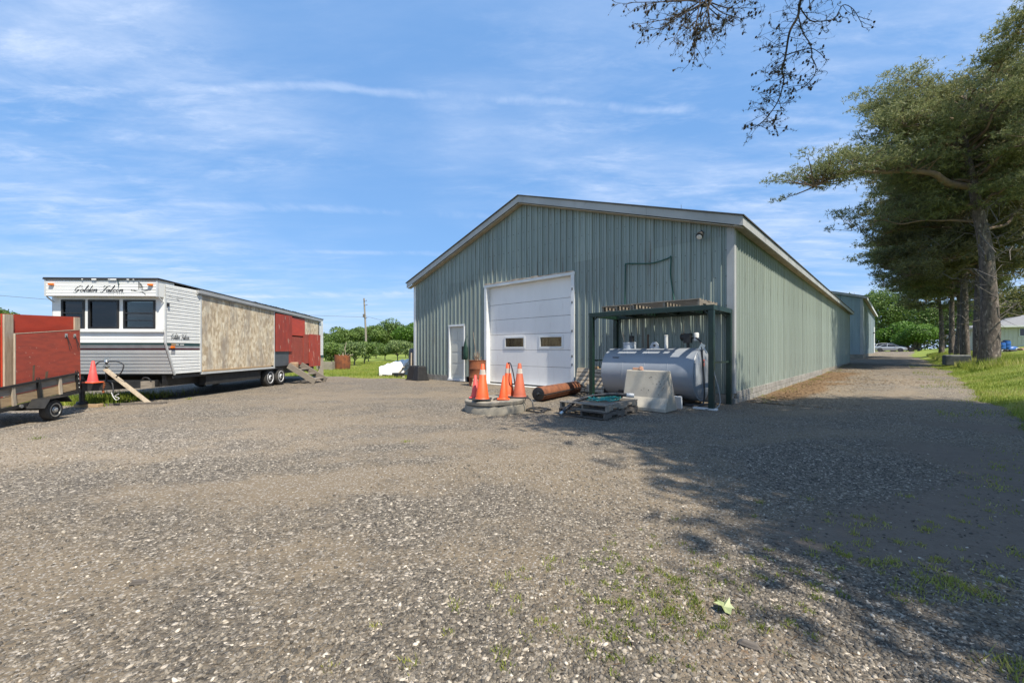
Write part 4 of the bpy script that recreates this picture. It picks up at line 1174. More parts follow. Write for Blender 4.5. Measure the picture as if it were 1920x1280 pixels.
for y in (0, 1.215):
    bb(X0, X1, y, y + .035, HB - .035, HB).build('top_rail', M['black_steel'], UT)
    for x in (X0, -.02, X1 - .04):
        bb(x, x + .045, y - .004, y + .04, .0, HB + .012).build('corner_post', M['black_steel'], UT)
    yb = y + .036 if y == 0 else y - .022
    for k, mt in enumerate(('wood_tan', 'wood_grey')):
        bb(X0 + .04, X1 - .03, yb, yb + .022, .045 + k * .165, .195 + k * .165).build('side_board', M[mt], UT)
    if y == 0:
        for x in (-.50, .42): bb(x, x + .055, y + .008, y + .034, .0, .33).build('side_stake', M['wood_pale'], UT)
        for x in (X0 + .02, 0.0, X1 - .02): MB().tube(catmull([B(x - .02, y + .02, HB), B(x - .025, y + .02, HB + .035), B(x + .025, y + .02, HB + .035), B(x + .02, y + .02, HB)], 4), .006, 5).build('tie_ring', M['black_steel'], UT)
for k in range(7):
    bb(X0 + .05, X1 - .05, .07 + k * .163, .07 + k * .163 + .155, .031, .055).build('floor_board', M['wood_grey'], UT)
bb(X0, X0 + .03, .05, 1.2, .06, .36).build('front_board', M['wood_grey_y'], UT)
fe = MB(); pf = [(-.30, .24), (-.19, .385), (.17, .395), (.28, .29)]
for (xa, za), (xb, zb) in zip(pf, pf[1:]): fe.bar((xa, -.13, za), (xb, -.13, zb), .25, .012)
fe.build('fender', M['black_steel'], UT)
MB().tube([(0, -.1, .205), (0, 1.35, .205)], .025, 8).build('axle', M['black_steel'], UT)
lf = MB(); lf.bar((-.30, .03, .26), (0, .03, .22), .05, .03).bar((0, .03, .22), (.26, .03, .33), .05, .03); lf.build('leaf_spring', M['black_steel'], UT)
wheel(UT, (0, -.135, .178), Matrix.Rotation(math.pi / 2, 3, 'X'), .178, .112, .12, M['rim_steel'])
wheel(UT, (0, 1.40, .178), Matrix.Rotation(-math.pi / 2, 3, 'X'), .178, .112, .12, M['rim_steel'])
lt = MB().lathe([(.03, 0), (.03, .02)], 10, (-.42, -.02, .30), Matrix.Rotation(math.pi / 2, 3, 'X')).build('tail_lamp', M['chrome'], UT)
bolts = MB()
for x in (X0 + .022, X1 - .02):
    for z in (.08, .16, .25, .33): bolts.lathe([(.010, 0), (.008, .008)], 6, B(x, -.003, z), Matrix.Rotation(math.pi / 2, 3, 'X'))
bolts.build('bolts', M['chrome'], UT)

def panel(name, TLc, TRc, BRc, BLc, th, mat, label, extra=None):
    o = thing(name, label, 'panel', (TLc + TRc + BRc + BLc) / 4 * 1.0)
    o.location.z = min(BLc.z, BRc.z)
    L = [p - o.location for p in (BLc, BRc, TRc, TLc)]
    MB().slab(L, -th).build('board', mat, o)
    if extra: extra(o, L)
    return o

def inter(L, u, v):
    return (L[0] * (1 - u) + L[1] * u) * (1 - v) + (L[3] * (1 - u) + L[2] * u) * v

def battens(o, L):
    n = (L[1] - L[0]).cross(L[3] - L[0]).normalized()
    for u0, u1 in ((.004, .10), (.905, .985)):
        MB().slab([inter(L, u, v) + n * .028 for u, v in ((u0, 0), (u1, 0), (u1, .995), (u0, .995))], -.026).build('batten', M['wood_pale'], o)

def latches(o, L):
    n = (L[1] - L[0]).cross(L[3] - L[0]).normalized()
    MB().slab([inter(L, u, v) + n * .004 for u, v in ((-.012, 0), (0.0, 0), (0.0, 1.0), (-.012, 1.0))], -.018).build('edge_strip', M['wood_pale'], o)
    MB().slab([inter(L, u, v) + n * .004 for u, v in ((-.012, 1.0), (1.0, 1.0), (1.0, 1.012), (-.012, 1.012))], -.018).build('edge_strip', M['wood_pale'], o)
    for u, v in ((.75, .91), (.90, .89)):
        MB().slab([inter(L, u + a, v + b_) + n * .008 for a, b_ in ((-.022, -.035), (.022, -.035), (.022, .035), (-.022, .035))], -.006).build('latch_plate', M['chrome'], o)
        p0 = inter(L, u, v) + n * .012; MB().tube([p0, inter(L, u + .03, v - .14) + n * .012, inter(L, u + .055, v - .28) + n * .010], .005, 5).tube([p0, inter(L, u + .06, v - .16) + n * .012, inter(L, u + .085, v - .25) + n * .01], .004, 5).build('latch_cord', M['black_hose'], o)
    for u, v, w, h in ((.24, .30, .022, .15), (.43, .24, .03, .06)):
        MB().slab([inter(L, u + a * w, v + b_ * h) + n * .0025 for a, b_ in ((-.7, -1), (.5, -1), (1, 1), (-.4, .9))], -.002).build('scorch_mark', M['rust_pipe'], o)

def on_plane(px, py, yin):
    r_ = (px - CX) / F; o_ = US0 + UIN * yin
    s_ = (r_ * o_.y - o_.x) / (UD.x - r_ * UD.y); q = o_ + UD * s_
    return at(px, py, q.y)

panel('plywood_panel', on_plane(3.7, 588, .34), on_plane(149, 594.4, .34), on_plane(149, 722, .34), on_plane(4.5, 750, .34), .02, M['red_ply'],
      'tall bright red plywood panel with bare wood battens, upright in the utility trailer', battens)
panel('plywood_panel', on_plane(29, 626, .20), on_plane(149.5, 618.4, .20), on_plane(151.4, 712, .12), on_plane(29, 742, .12), .018, M['red_worn'],
      'worn dark red plywood board with two latches, leaning foremost in the utility trailer', latches)
panel('plywood_panel', on_plane(-75, 606, .46), on_plane(3.0, 612, .46), on_plane(3.0, 745, .46), on_plane(-75, 762, .46), .02, M['red_worn'],
      'dull red plywood panel cut off by the left edge of the photo', None)
# ------------------------------------------------------------------ yard clutter in front of the shed
def SL(x, y, z=0.0):
    return CR + D1 * x + D2 * y + Vector((0, 0, z))


# concrete well ring with a crumbling lid
well = thing('concrete_well_ring', 'low round concrete well cover carrying the five traffic cones', 'well cover', (-.34, 8.42, 0))
n = 40
def ring(prof, c_mat, name, jag=0.0, sq=1.0):
    m = MB(); vs = []; rr = random.Random(name)
    jit = [1 + rr.uniform(-jag, jag) for _ in range(n)]
    for r, z in prof:
        for k in range(n):
            a = 2 * math.pi * k / n
            vs.append((r * math.cos(a) * jit[k], r * math.sin(a) * jit[k] * sq, z + (jit[k] - 1) * .5 + .02 * math.cos(a)))
    fs = [(i * n + k, i * n + (k + 1) % n, (i + 1) * n + (k + 1) % n, (i + 1) * n + k) for i in range(len(prof) - 1) for k in range(n)]
    fs += [tuple(range(n - 1, -1, -1)), tuple((len(prof) - 1) * n + k for k in range(n))]
    return m.add(vs, fs).build(name, c_mat, well, smooth=True, sharp=35)
ring([(.62, -.03), (.625, .06), (.60, .135), (.585, .145)], M['concrete'], 'ring_wall', .018)
ring([(.57, .150), (.615, .158), (.625, .215), (.61, .232), (.56, .238)], M['concrete'], 'ring_lid', .012)


def cone(loc, H, body, base, band, label, lean=0.0, lz=0.0, rz=0.0, lie=None):
    o = thing('traffic_cone', label, 'cone', loc, rz, 'orange traffic cones')
    if lie is None: o.rotation_euler = (lean * math.cos(lz), lean * math.sin(lz), rz)
    else: o.rotation_euler = lie
    rb = .185 * H; rt_ = .036 * H + .006
    prof = [(rb * 1.22, .012), (rb * 1.10, .022), (rb, .05), (rt_ + .001, H - .004), (rt_ - .004, H), (rt_ - .012, H - .02)]
    MB().lathe(prof, 28).build('body', body, o, smooth=True, sharp=50)
    s = .52 * H
    MB().box((0, 0, .0125), (s, s, .022)).build('base', base, o, bevel=.009)
    if band:
        z0, z1 = H * .70, H * .84
        r = lambda z: rb + (rt_ - rb) * (z - .05) / (H - .054) + .0025
        MB().lathe([(r(z0), z0), (r(z1), z1)], 28).build('reflective_band', M['cone_band'], o, smooth=True)
    return o


ZL = .25
cone((-.585, 8.06, ZL), .70, M['cone'], M['rubber'], True, 'tall bright orange banded cone at the front left of the well cover', .02, 1)
cone((-.745, 8.36, ZL), .46, M['cone_pink'], M['cone_pink'], False, 'faded pink cone half hidden behind the leftmost orange cone on the well cover')
cone((-.17, 8.06, ZL), .47, M['cone'], M['cone'], False, 'short plain orange cone at the front of the well cover', .03, 2)
cone((-.085, 8.62, ZL), .70, M['cone'], M['rubber'], True, 'banded orange cone behind the short plain cone, black cord over its tip')
cone((.155, 8.42, ZL), .70, M['cone_old'], M['rubber'], True, 'weathered dull orange banded cone, rightmost on the well cover')
tc_ = cone((-8.80, 8.62, .53), .46, M['cone_pink'], M['cone'], False, 'faded reddish cone standing on the white trailer tongue', .05, 1.0)
cone((-8.30, 6.52, .36), .46, M['cone_pink'], M['cone_pink'], False, 'faded cone lying on its side in the utility trailer bed', lie=(1.45, 0.1, -.2))

cd = catmull([(-.085, 8.60, .95), (-.03, 8.55, .93), (.03, 8.42, .72), (.08, 8.60, .42), (.18, 8.75, .27), (.05, 8.85, .26), (-.15, 8.3, .262), (-.35, 8.02, .262), (-.25, 8.22, .262), (.22, 8.15, .27), (.38, 8.05, .24), (.44, 8.0, .02), (.60, 8.2, .015), (.38, 8.5, .015), (.30, 8.2, .02), (.55, 7.95, .02), (.70, 8.3, .02), (.5, 8.6, .02), (.36, 8.3, .04), (.62, 8.1, .04), (.78, 8.35, .02), (.55, 8.55, .03)], 7)
o = MB().tube(cd, .013, 6).build('power_cord', M['black_hose'], None, smooth=True)
tag(o, 'black cord draped over the cones and heaped beside the well cover', 'cord')

# rusty roller
a, b_ = Vector((.62, 9.72, .175)), Vector((1.80, 11.55, .175))
ax = (b_ - a).normalized(); L = (b_ - a).length
rq = ax.to_track_quat('Z', 'Y').to_matrix()
rl = thing('lawn_roller', 'long rusty orange steel roller lying on the gravel before the roll-up door', 'roller', a)
rl.location.z = 0
oz = Vector((0, 0, .175))
MB().lathe([(.165, 0), (.172, .012), (.172, L * .62), (.170, L * .63), (.170, L - .012), (.165, L)], 36, oz, rq).build('drum', M['rust_roll'], rl, smooth=True, sharp=35)
MB().lathe([(.160, -.004), (.150, -.008), (.05, -.008), (.03, -.02), (.02, -.05)], 30, oz, rq).build('end_plate', M['black_steel'], rl, smooth=True, sharp=30)
hb = MB(); hb.bar(oz - ax * .05, oz - ax * .05 + Vector((.0, -.10, .02)), .03, .03)
sidev = ax.cross(Vector((0, 0, 1))).normalized() * .215
hb.bar(oz - ax * .05, oz - ax * .05 + sidev, .03, .03).bar(oz - ax * .05 + sidev, oz + ax * (L + .15) + sidev + Vector((0, 0, .02)), .03, .03)
hb.build('tow_bar', M['black_steel'], rl)
MB().tube([SL(-1.28, 2.95, .12), SL(-.9, 3.6, .32), SL(-1.25, 2.6, .72)], .012, 6).build('tank_strap', M['black_steel'], None) if False else None

# pallets
PW, PD = 1.00, 1.22
def pallet(loc, rz, label, mats, rx=0.0, seed=0, w=PW, d=PD):
    rr = random.Random(seed)
    o = thing('wooden_pallet', label, 'pallet', loc, rz, 'wooden pallets'); o.rotation_euler = (rx, 0, rz)
    for y in (-w / 2 + .02, 0, w / 2 - .02):            # stringers run along local x
        m = MB()
        y0 = y
        m.bx(-d / 2, -d * .32, y0 - .02, y0 + .02, .018, .106).bx(-d * .14, d * .14, y0 - .02, y0 + .02, .018, .106).bx(d * .32, d / 2, y0 - .02, y0 + .02, .018, .106).bx(-d * .32, -d * .14, y0 - .0195, y0 + .0195, .055, .106).bx(d * .14, d * .32, y0 - .0195, y0 + .0195, .055, .106)
        m.build('stringer', mats[0], o)
    for k in range(7):
        x = -d / 2 + .045 + k * (d - .09) / 6; wd = .09 if k not in (0, 6) else .125
        MB().box((x, rr.uniform(-.008, .008), .1155), (wd, w, .018), Matrix.Rotation(rr.uniform(-.012, .012), 3, 'Z')).build('deck_board', mats[1], o)
    for x in (-d / 2 + .05, 0, d / 2 - .05):
        MB().box((x, 0, .009), (.1, w, .0165)).build('base_board', mats[1], o)
    return o

PC = Vector((1.68, 7.94, 0))
pallet(PC, SHED_RZ, 'grey wooden pallet on the gravel, underneath the pallet carrying the teal hose', (M['wood_dark'], M['wood_dark']), seed=1)
pallet(PC + Vector((.01, .02, .127)), SHED_RZ + .03, 'grey wooden pallet with a teal hose and black pipe lying on it', (M['wood_grey'], M['wood_grey_y']), seed=2)
hz = .127 + .127 + .014
hp = []
for k in range(75):
    th = k * .52; r = .30 + .07 * math.sin(k * .37) + .03 * math.sin(k * 1.3)
    hp.append(PC + D1 * (.12 + r * 1.15 * math.cos(th)) + D2 * (-.05 + r * .8 * math.sin(th)) + Vector((0, 0, hz + .012 * (k % 5) + .02 * (k / 75))))
tag(MB().tube(hp, .0115, 6).build('garden_hose', M['teal_hose'], None, smooth=True), 'coiled teal garden hose on the top pallet', 'hose')
pp = catmull([PC + D1 * .30 - D2 * .42 + Vector((0, 0, hz + .09)), PC + D1 * .15 - D2 * .20 + Vector((0, 0, hz + .10)), PC + D1 * (-.10) + D2 * .10 + Vector((0, 0, hz + .06)), PC - D1 * .50 + D2 * .22 + Vector((0, 0, hz - .03)), PC - D1 * .86 + D2 * .25 + Vector((0, 0, .075))], 7)
pipe = thing('suction_pipe', 'thick black rubber pipe hanging off the top pallet down to the gravel', 'pipe', pp[-1]); pipe.location.z = 0
sh = [p - pipe.location for p in pp]
MB().tube(sh, .034, 12).build('hose', M['black_hose'], pipe, smooth=True)
MB().tube([sh[-1] + (sh[-2] - sh[-1]) * .3, sh[-1] + (sh[-1] - sh[-2]).normalized() * .06], .038, 12).build('hose_end', M['chrome'], pipe, smooth=True)
MB().tube([sh[0], sh[0] + (sh[0] - sh[1]).normalized() * .14], .040, 12).build('hose_fitting', M['white_plastic'], pipe, smooth=True)

# concrete barrier end
bw = 1.0
BL_ = SL(-2.10, 1.03); bar_ = thing('concrete_barrier', 'short pale concrete road barrier standing in front of the fuel tank', 'barrier', BL_, SHED_RZ)
prof = [(-.30, 0), (-.30, .07), (-.17, .27), (-.085, .80), (.085, .80), (.17, .27), (.30, .07), (.30, 0)]
MB().prism(prof, lambda x, z: (x, -.44 - (.0 if z > .3 else .05), z), lambda x, z: (x, .44 + (.0 if z > .3 else .03), z)).build('barrier_body', M['barrier'], bar_, bevel=.018)
pk = MB()
for k in range(26):
    v = R.random(); z = .32 + .45 * R.random(); y = -.41 + .5 * R.random() ** 1.6
    x = -.17 + (.085) * (z - .27) / .53
    pk.lathe([(R.uniform(.004, .011), 0), (.003, .003)], 6, (x - .003, y, z), Matrix.Rotation(-math.pi / 2, 3, 'Y'))
pk.build('chip_marks', M['gasket'], bar_)
bk = thing('broken_brick', 'broken brick pieces lying on top of the concrete barrier', 'brick', SL(-2.10, 1.28, .80), SHED_RZ)
MB().box((0, .02, .025), (.10, .12, .05), Matrix.Rotation(.4, 3, 'Z')).build('fragment', M['brick_red'], bk, bevel=.01)
MB().box((.0, -.10, .04), (.11, .11, .08), Matrix.Rotation(.9, 3, 'Z') @ Matrix.Rotation(.3, 3, 'X'), taper=.5).build('fragment', M['brick_red'], bk, bevel=.01)

# green steel stand
gs = thing('steel_stand', 'dark green welded steel stand framing the grey fuel tank', 'stand', CR, SHED_RZ)
FX0, FX1, FY0, FY1, FH = -1.33, -.14, .03, 2.85, 2.14
for x in (FX0, FX1):
    for y in (FY0, FY1):
        MB().bx(x - .052, x + .052, y - .052, y + .052, .035 if x == FX0 else 0, FH - .106).build('post', M['frame_green'], gs, bevel=.006)
for x in (FX0, FX1): MB().bx(x - .053, x + .053, FY0 - .053, FY1 + .053, FH - .105, FH).build('top_rail', M['frame_green'], gs, bevel=.006)
for y in (FY0, FY1): MB().bx(FX0 + .047, FX1 - .047, y - .052, y + .052, FH - .104, FH - .001).build('cross_rail', M['frame_green'], gs, bevel=.006)
for k in range(4):
    y = FY0 + (k + 1) * (FY1 - FY0) / 5; MB().bx(FX0 + .047, FX1 - .047, y - .03, y + .03, FH - .07, FH - .004).build('cross_rail', M['frame_green'], gs)
gu = MB()
for x, y, sy in ((FX0, FY0, 1), (FX0, FY1, -1), (FX1, FY0, 1), (FX1, FY1, -1)):
    gu.bar((x, y + sy * .05, FH - .20), (x, y + sy * .16, FH - .09), .03, .02)
gu.build('gusset', M['frame_green'], gs)
MB().bx(FX0 + .05, FX1 - .05, FY0 - .02, FY0 + .02, .94, .975).build('side_rail', M['frame_green'], gs)
MB().bx(FX0 + .05, FX1 - .05, FY1 - .02, FY1 + .02, .94, .975).build('side_rail', M['frame_green'], gs)
MB().bx(FX0 - .050, FX0 - .046, 2.55, 2.68, FH - .065, FH - .035).build('maker_plate', M['white_plastic'], gs)
fb = MB().box((0, 0, .0175), (.12, .46, .035)).build('footing_plank', M['white_plastic'], None, bevel=.004); fb.location = SL(FX0 - .0, FY0 + .12); fb.rotation_euler = (0, 0, SHED_RZ)
tag(fb, 'flat white plank under the near right post of the green stand', 'plank')
wb = MB().box((0, 0, .13), (.06, .17, .26)).build('white_board', M['white_plastic'], None, bevel=.006); wb.location = SL(-1.55, .62); wb.rotation_euler = (0, -.16, SHED_RZ)
tag(wb, 'small white board leaning against the underside of the fuel tank', 'board')
p1 = pallet(SL(-.74, 1.02, FH), SHED_RZ, 'weathered pallet on top of the green stand, at its right end', (M['wood_grey'], M['wood_grey_y']), seed=5, w=1.5, d=1.15); p1.scale = (1, 1, 1.25)
p2 = pallet(SL(-.74, 2.18, FH), SHED_RZ, 'weathered pallet on top of the green stand, at its left end', (M['wood_grey'], M['wood_grey_y']), seed=6, w=.78, d=1.15); p2.scale = (1, 1, 1.2)

# fuel tank
tk = thing('fuel_tank', 'large grey cylindrical fuel tank with a pump on top, inside the green stand', 'tank', SL(-.72, 0.42), SHED_RZ)
RY = Matrix.Rotation(-math.pi / 2, 3, 'X')                  # local z -> +y
TR, TLn, TZ = .585, 2.18, .68
MB().lathe([(TR * .985, -.012), (TR, .0), (TR, TLn), (TR * .985, TLn + .012)], 64, (0, 0, TZ), RY).build('shell', M['tank'], tk, smooth=True, sharp=30)
MB().lathe([(TR * .95, -.014), (TR * .93, -.030), (TR * .6, -.055), (TR * .2, -.065)], 48, (0, 0, TZ), RY).build('end_cap', M['tank'], tk, smooth=True, sharp=60)
MB().lathe([(TR * .95, TLn + .014), (TR * .93, TLn + .030), (TR * .6, TLn + .055), (TR * .2, TLn + .065)], 48, (0, 0, TZ), RY).build('end_cap', M['tank'], tk, smooth=True, sharp=60)
for y in (.55, 1.09, 1.63): MB().lathe([(TR + .0005, y - .012), (TR + .005, y - .004), (TR + .005, y + .004), (TR + .0005, y + .012)], 64, (0, 0, TZ), RY).build('weld_seam', M['tank'], tk, smooth=True)
for y in (.35, 1.75): MB().bx(-.42, .42, y - .06, y + .06, 0.0, .24).build('saddle', M['black_steel'], tk)
top = TZ + TR
MB().lathe([(.155, -.03), (.155, .125), (.165, .13), (.165, .155), (.14, .16)], 28, (0, 1.72, top - .01)).build('manway', M['tank_fit'], tk, smooth=True, sharp=30)
MB().box((0, 1.67, top + .23), (.10, .09, .15)).tube([(0, 1.67, top + .3), (0, 1.67, top + .40)], .012, 6).build('gauge', M['black_steel'], tk, bevel=.01)
MB().tube([(0.02, 1.86, top + .12), (.02, 1.93, top + .42)], .018, 8).build('dip_stick', M['wood_pale'], tk)
lug = MB().prism([(-.13, 0), (.13, 0), (.09, .12), (.04, .165), (-.04, .165), (-.09, .12)], lambda y, z: (-.012, 1.08 + y, top - .02 + z), lambda y, z: (.012, 1.08 + y, top - .02 + z)).build('lifting_lug', M['tank_fit'], tk, bevel=.005)
MB().lathe([(.032, 0), (.032, .004)], 14, (-.0125, 1.08, top + .06), Matrix.Rotation(-math.pi / 2, 3, 'Y')).build('lug_eye', M['gasket'], lug)
MB().lathe([(.042, 0), (.042, .30), (.048, .30), (.048, .32), (.03, .325)], 16, (0, .80, top - .02)).build('vent_pipe', M['white_plastic'], tk, smooth=True, sharp=30)
MB().tube([(.25, 1.36, top - .08), (.25, 1.36, top + .34)], .022, 10).build('fill_pipe', M['rust_pipe'], tk, smooth=True)
pu = MB(); pu.tube([(0, .30, top - .03), (0, .30, top + .12)], .035, 10).box((0, .30, top + .22), (.16, .14, .22)).lathe([(.085, 0), (.09, .03), (.09, .08), (.06, .10)], 16, (0, .36, top + .25), RY)
pu.build('pump', M['black_steel'], tk, smooth=True, sharp=40)
MB().lathe([(.05, 0), (.055, .02), (.055, .16), (.04, .18)], 14, (0, .12, top + .16)).build('filter', M['white_plastic'], tk, smooth=True)
MB().tube(catmull([(0, .22, top + .22), (-.05, .10, top + .22), (-.12, -.02, top + .10), (-.16, -.06, top - .15), (-.17, -.10, .55), (-.17, -.10, .14), (-.30, -.06, .03), (-.42, .1, .03), (-.25, .3, .03), (-.12, .05, .03), (.12, -.12, .03), (.3, -.2, .03)], 6), .017, 8).build('fuel_hose', M['black_hose'], tk, smooth=True)
MB().tube(catmull([(-.60, -.42, .92), (-.60, -.45, .70), (-.55, -.50, .45), (-.50, -.52, .15), (-.58, -.45, .03), (-.70, -.30, .025)], 6), .009, 7).build('white_hose', M['rv_rail'], tk, smooth=True)
nz = MB(); nz.box((-.13, -.05, top + .02), (.05, .10, .14), Matrix.Rotation(.5, 3, 'X')).tube([(-.13, -.08, top + .0), (-.13, -.14, top - .12)], .014, 8); nz.build('nozzle', M['chrome'], tk)
q = TR * .70
MB().box((-.12, -.072, TZ + .26), (.10, .006, .15), Matrix.Rotation(.0, 3, 'Z')).build('hazard_label', M['hazard'], tk)
MB().lathe([(.028, 0), (.028, .003)], 12, (-.12, -.076, TZ + .28), Matrix.Rotation(math.pi / 2, 3, 'X')).build('label_symbol', M['gasket'], tk)
lb = MB(); lb.box((-.47, 1.85, TZ + .36), (.015, .16, .02)); lb.build('handle_bar', M['black_steel'], tk)

# slatted crate with a rusty stake, beside the roll-up door
cr = thing('slatted_crate', 'weathered wooden slat crate leaning at the shed wall right of the roll-up door', 'crate', SL(-.30, 3.62), SHED_RZ)
cr.rotation_euler = (0, math.radians(12), SHED_RZ)
for k in range(6):
    w = .095 if k < 5 else .09
    MB().bx(-.02, .0, -.50 + R.uniform(-.01, .01), .46, .04 + k * .112, .04 + k * .112 + w).build('slat', M['wood_pale'], cr, bevel=.004)
for y in (-.42, -.02, .38): MB().bx(.002, .045, y - .04, y + .04, .0, .70).build('upright', M['wood_grey'], cr)
for y in (.22, -.08): MB().bx(-.045, -.022, y - .10, y + .10, .04, .30).build('face_board', M['wood_pale'], cr)
for y in (.22, -.08): MB().lathe([(.05, 0), (.03, .004)], 14, (-.046, y, .19), Matrix.Rotation(-math.pi / 2, 3, 'Y')).build('knot', M['rust_pipe'], cr)
MB().bx(.0, .22, -.50, .46, .70, .725).build('top_board', M['wood_pale'], cr)
MB().bx(-.05, .16, -.22, -.10, .728, .78).build('loose_block', M['wood_tan'], cr)
MB().tube([(.05, .02, .50), (.06, .02, 1.15)], .022, 8).build('iron_stake', M['rust_pipe'], cr)

# rusty drum with sticks
dr_l = Vector((-1.19, 14.15, 0))
dm = thing('rusty_drum', 'rusty steel drum full of sticks between the entry door and roll-up door', 'drum', dr_l)
H = .87; Rd = .29
pr = [(Rd - .01, 0), (Rd + .008, .012), (Rd, .03)]
for zc in (.29, .58): pr += [(Rd, zc - .03), (Rd + .014, zc), (Rd, zc + .03)]
pr += [(Rd, H - .02), (Rd + .012, H - .008), (Rd + .008, H), (Rd - .012, H - .005), (Rd - .012, H - .12)]
MB().lathe(pr, 40).build('drum_shell', M['rust'], dm, smooth=True, sharp=35)
sk = thing('stick_bundle', 'bundle of bare sticks and an old handle poking out of the rusty drum', 'sticks', dr_l + Vector((0, 0, H - .15)))
for k in range(11):
    a0 = R.uniform(0, 6.28); r0 = R.uniform(0, .13); hgt = R.uniform(.22, .52)
    p0 = Vector((r0 * math.cos(a0), r0 * math.sin(a0), 0)); p1 = p0 + Vector((R.uniform(-.10, .10), R.uniform(-.10, .10), hgt))
    MB().tube([p0, (p0 + p1) / 2 + Vector((R.uniform(-.02, .02), R.uniform(-.02, .02), 0)), p1], [.014, .012, .007], 6).build('stick', M['stick'], sk)
MB().tube([(.03, -.03, 0), (-.06, -.02, .45), (-.15, .0, 1.12)], [.016, .015, .015], 7).build('handle', M['wood_grey'], sk)
sc = thing('broken_basket', 'broken brown wooden basket leaning at the foot of the rusty drum', 'basket', dr_l + Vector((-.02, -.36, 0)))
for k in range(5):
    x = -.13 + k * .06
    MB().bar((x, 0, .01), (x + .05, .05, .28 - .02 * k), .05, .012, (0, 1, 0)).build('slat', M['stick'], sc)
MB().tube(catmull([(-.14, 0, .26), (-.02, -.05, .30), (.10, -.03, .24), (.18, .02, .12)], 5), .014, 6).build('rim_hoop', M['rust'], sc)

# bag on the door frame
bag = thing('hanging_bag', 'dark green bag on a black mailbox beside the white entry door', 'bag', SL(-.09, 9.12, .0), SHED_RZ)
MB().bx(-.10, -.01, -.02, .16, .86, 1.36).build('mailbox', M['black_plastic'], bag, bevel=.01)
bgm = MB(); vs = []
prof = [(.012, 1.66), (.03, 1.56), (.07, 1.42), (.115, 1.22), (.125, 1.04), (.115, .90), (.09, .86)]
for r, z in prof:
    for k in range(12):
        a = 2 * math.pi * k / 12; vs.append((-.10 + r * .55 * math.cos(a) - .03, -.10 + r * math.sin(a) * (1 + .12 * math.sin(3 * a + z * 9)), z))
bgm.add(vs, [(i * 12 + k, i * 12 + (k + 1) % 12, (i + 1) * 12 + (k + 1) % 12, (i + 1) * 12 + k) for i in range(len(prof) - 1) for k in range(12)])
bgm.build('bag_cloth', M['green_cloth'], bag, smooth=True)
MB().tube([(-.06, -.10, 1.66), (-.02, -.08, 1.76)], .008, 5).build('strap', M['green_cloth'], bag)

# black tapered tubs
for i, (x, y, rz, lab) in enumerate(((-.62, 11.75, .25, 'black tapered plastic tub upside down by the shed wall, the left of the pair'), (-.66, 11.28, -.1, 'black tapered plastic tub upside down by the shed wall, the right of the pair'))):
    t_ = thing('plastic_tub', lab, 'tub', SL(x, y), SHED_RZ + rz, 'black plastic tubs')
    MB().box((0, 0, .29), (.50, .46, .56), None, 0, .66).build('tub_wall', M['black_plastic'], t_, bevel=.02)
    MB().box((0, 0, .025), (.54, .50, .045)).build('tub_rim', M['black_plastic'], t_, bevel=.008)
    MB().box((0, 0, .575), (.26, .24, .012)).build('tub_foot', M['black_plastic'], t_, bevel=.004)

# things behind the left corner of the shed
bl = thing('bed_liner', 'dark plastic truck bed liner stood on end at the left corner of the shed', 'bed liner', SL(.10, 12.95), SHED_RZ)
poly = [(0, 0), (.36, 0), (.36, 1.18), (.30, 1.27), (.20, 1.30), (.12, 1.27), (.02, 1.15), (0, 1.0)]
MB().prism(poly, lambda y, z: (.0, y, z), lambda y, z: (.10, y, z)).build('liner_shell', M['grey_plastic'], bl, bevel=.02)
MB().prism([(.05, .12), (.30, .12), (.30, 1.05), (.20, 1.17), (.08, 1.05)], lambda y, z: (-.018, y, z), lambda y, z: (.0, y, z)).build('liner_rib', M['grey_plastic'], bl, bevel=.008)
tp = MB().bar((0, 0, 0), (.02, .0, 1.1), .06, .04, (0, 1, 0)).build('timber_post', M['wood_pale'], None); tp.location = SL(-.06, 12.87); tp.rotation_euler = (0, 0, SHED_RZ)
tag(tp, 'upright pale timber between the bed liner and the shed corner', 'timber')
bx_ = MB().box((0, 0, .10), (.34, .52, .20)).build('plastic_crate', M['black_plastic'], None, bevel=.015); bx_.location = SL(-.28, 13.55); bx_.rotation_euler = (0, 0, SHED_RZ)
tag(bx_, 'low black plastic crate on the ground left of the bed liner', 'crate')
rk = MB().box((0, 0, .035), (.14, .20, .07), None, 0, .6).build('pale_rock', M['barrier'], None, bevel=.02); rk.location = SL(-.30, 13.08)
tag(rk, 'pale rock on the gravel at the foot of the bed liner', 'rock')

bt = thing('covered_boat', 'small upturned boat under a white tarpaulin beyond the left end of the shed', 'boat', Vector((-5.15, 19.3, 0)), .35)
m = MB(); nx_, ny_ = 22, 12; vs = []
for i in range(nx_ + 1):
    u = i / nx_; xx = -1.05 + 2.1 * u
    wv = .52 * math.sin(math.pi * min(1, .16 + u * .80)) ** .6; hh = .34 + .40 * math.sin(math.pi * (.05 + .62 * u)) ** 1.2
    for j in range(ny_ + 1):
        th = math.pi * j / ny_
        rgh = 1 + .06 * math.sin(i * 1.9 + j * 1.1) + .04 * math.sin(i * .8 - j * 2.3)
        vs.append((xx, wv * math.cos(th) * rgh, .05 + hh * math.sin(th) ** .75 * rgh))
m.add(vs, [(i * (ny_ + 1) + j, (i + 1) * (ny_ + 1) + j, (i + 1) * (ny_ + 1) + j + 1, i * (ny_ + 1) + j + 1) for i in range(nx_) for j in range(ny_)])
m.build('tarpaulin', M['white_tarp'], bt, smooth=True)
MB().tube(catmull([(-1.08, -.2, .10), (-.6, -.55, .07), (.2, -.58, .06), (.9, -.45, .06)], 5), .03, 6).build('gunwale', M['black_plastic'], bt)
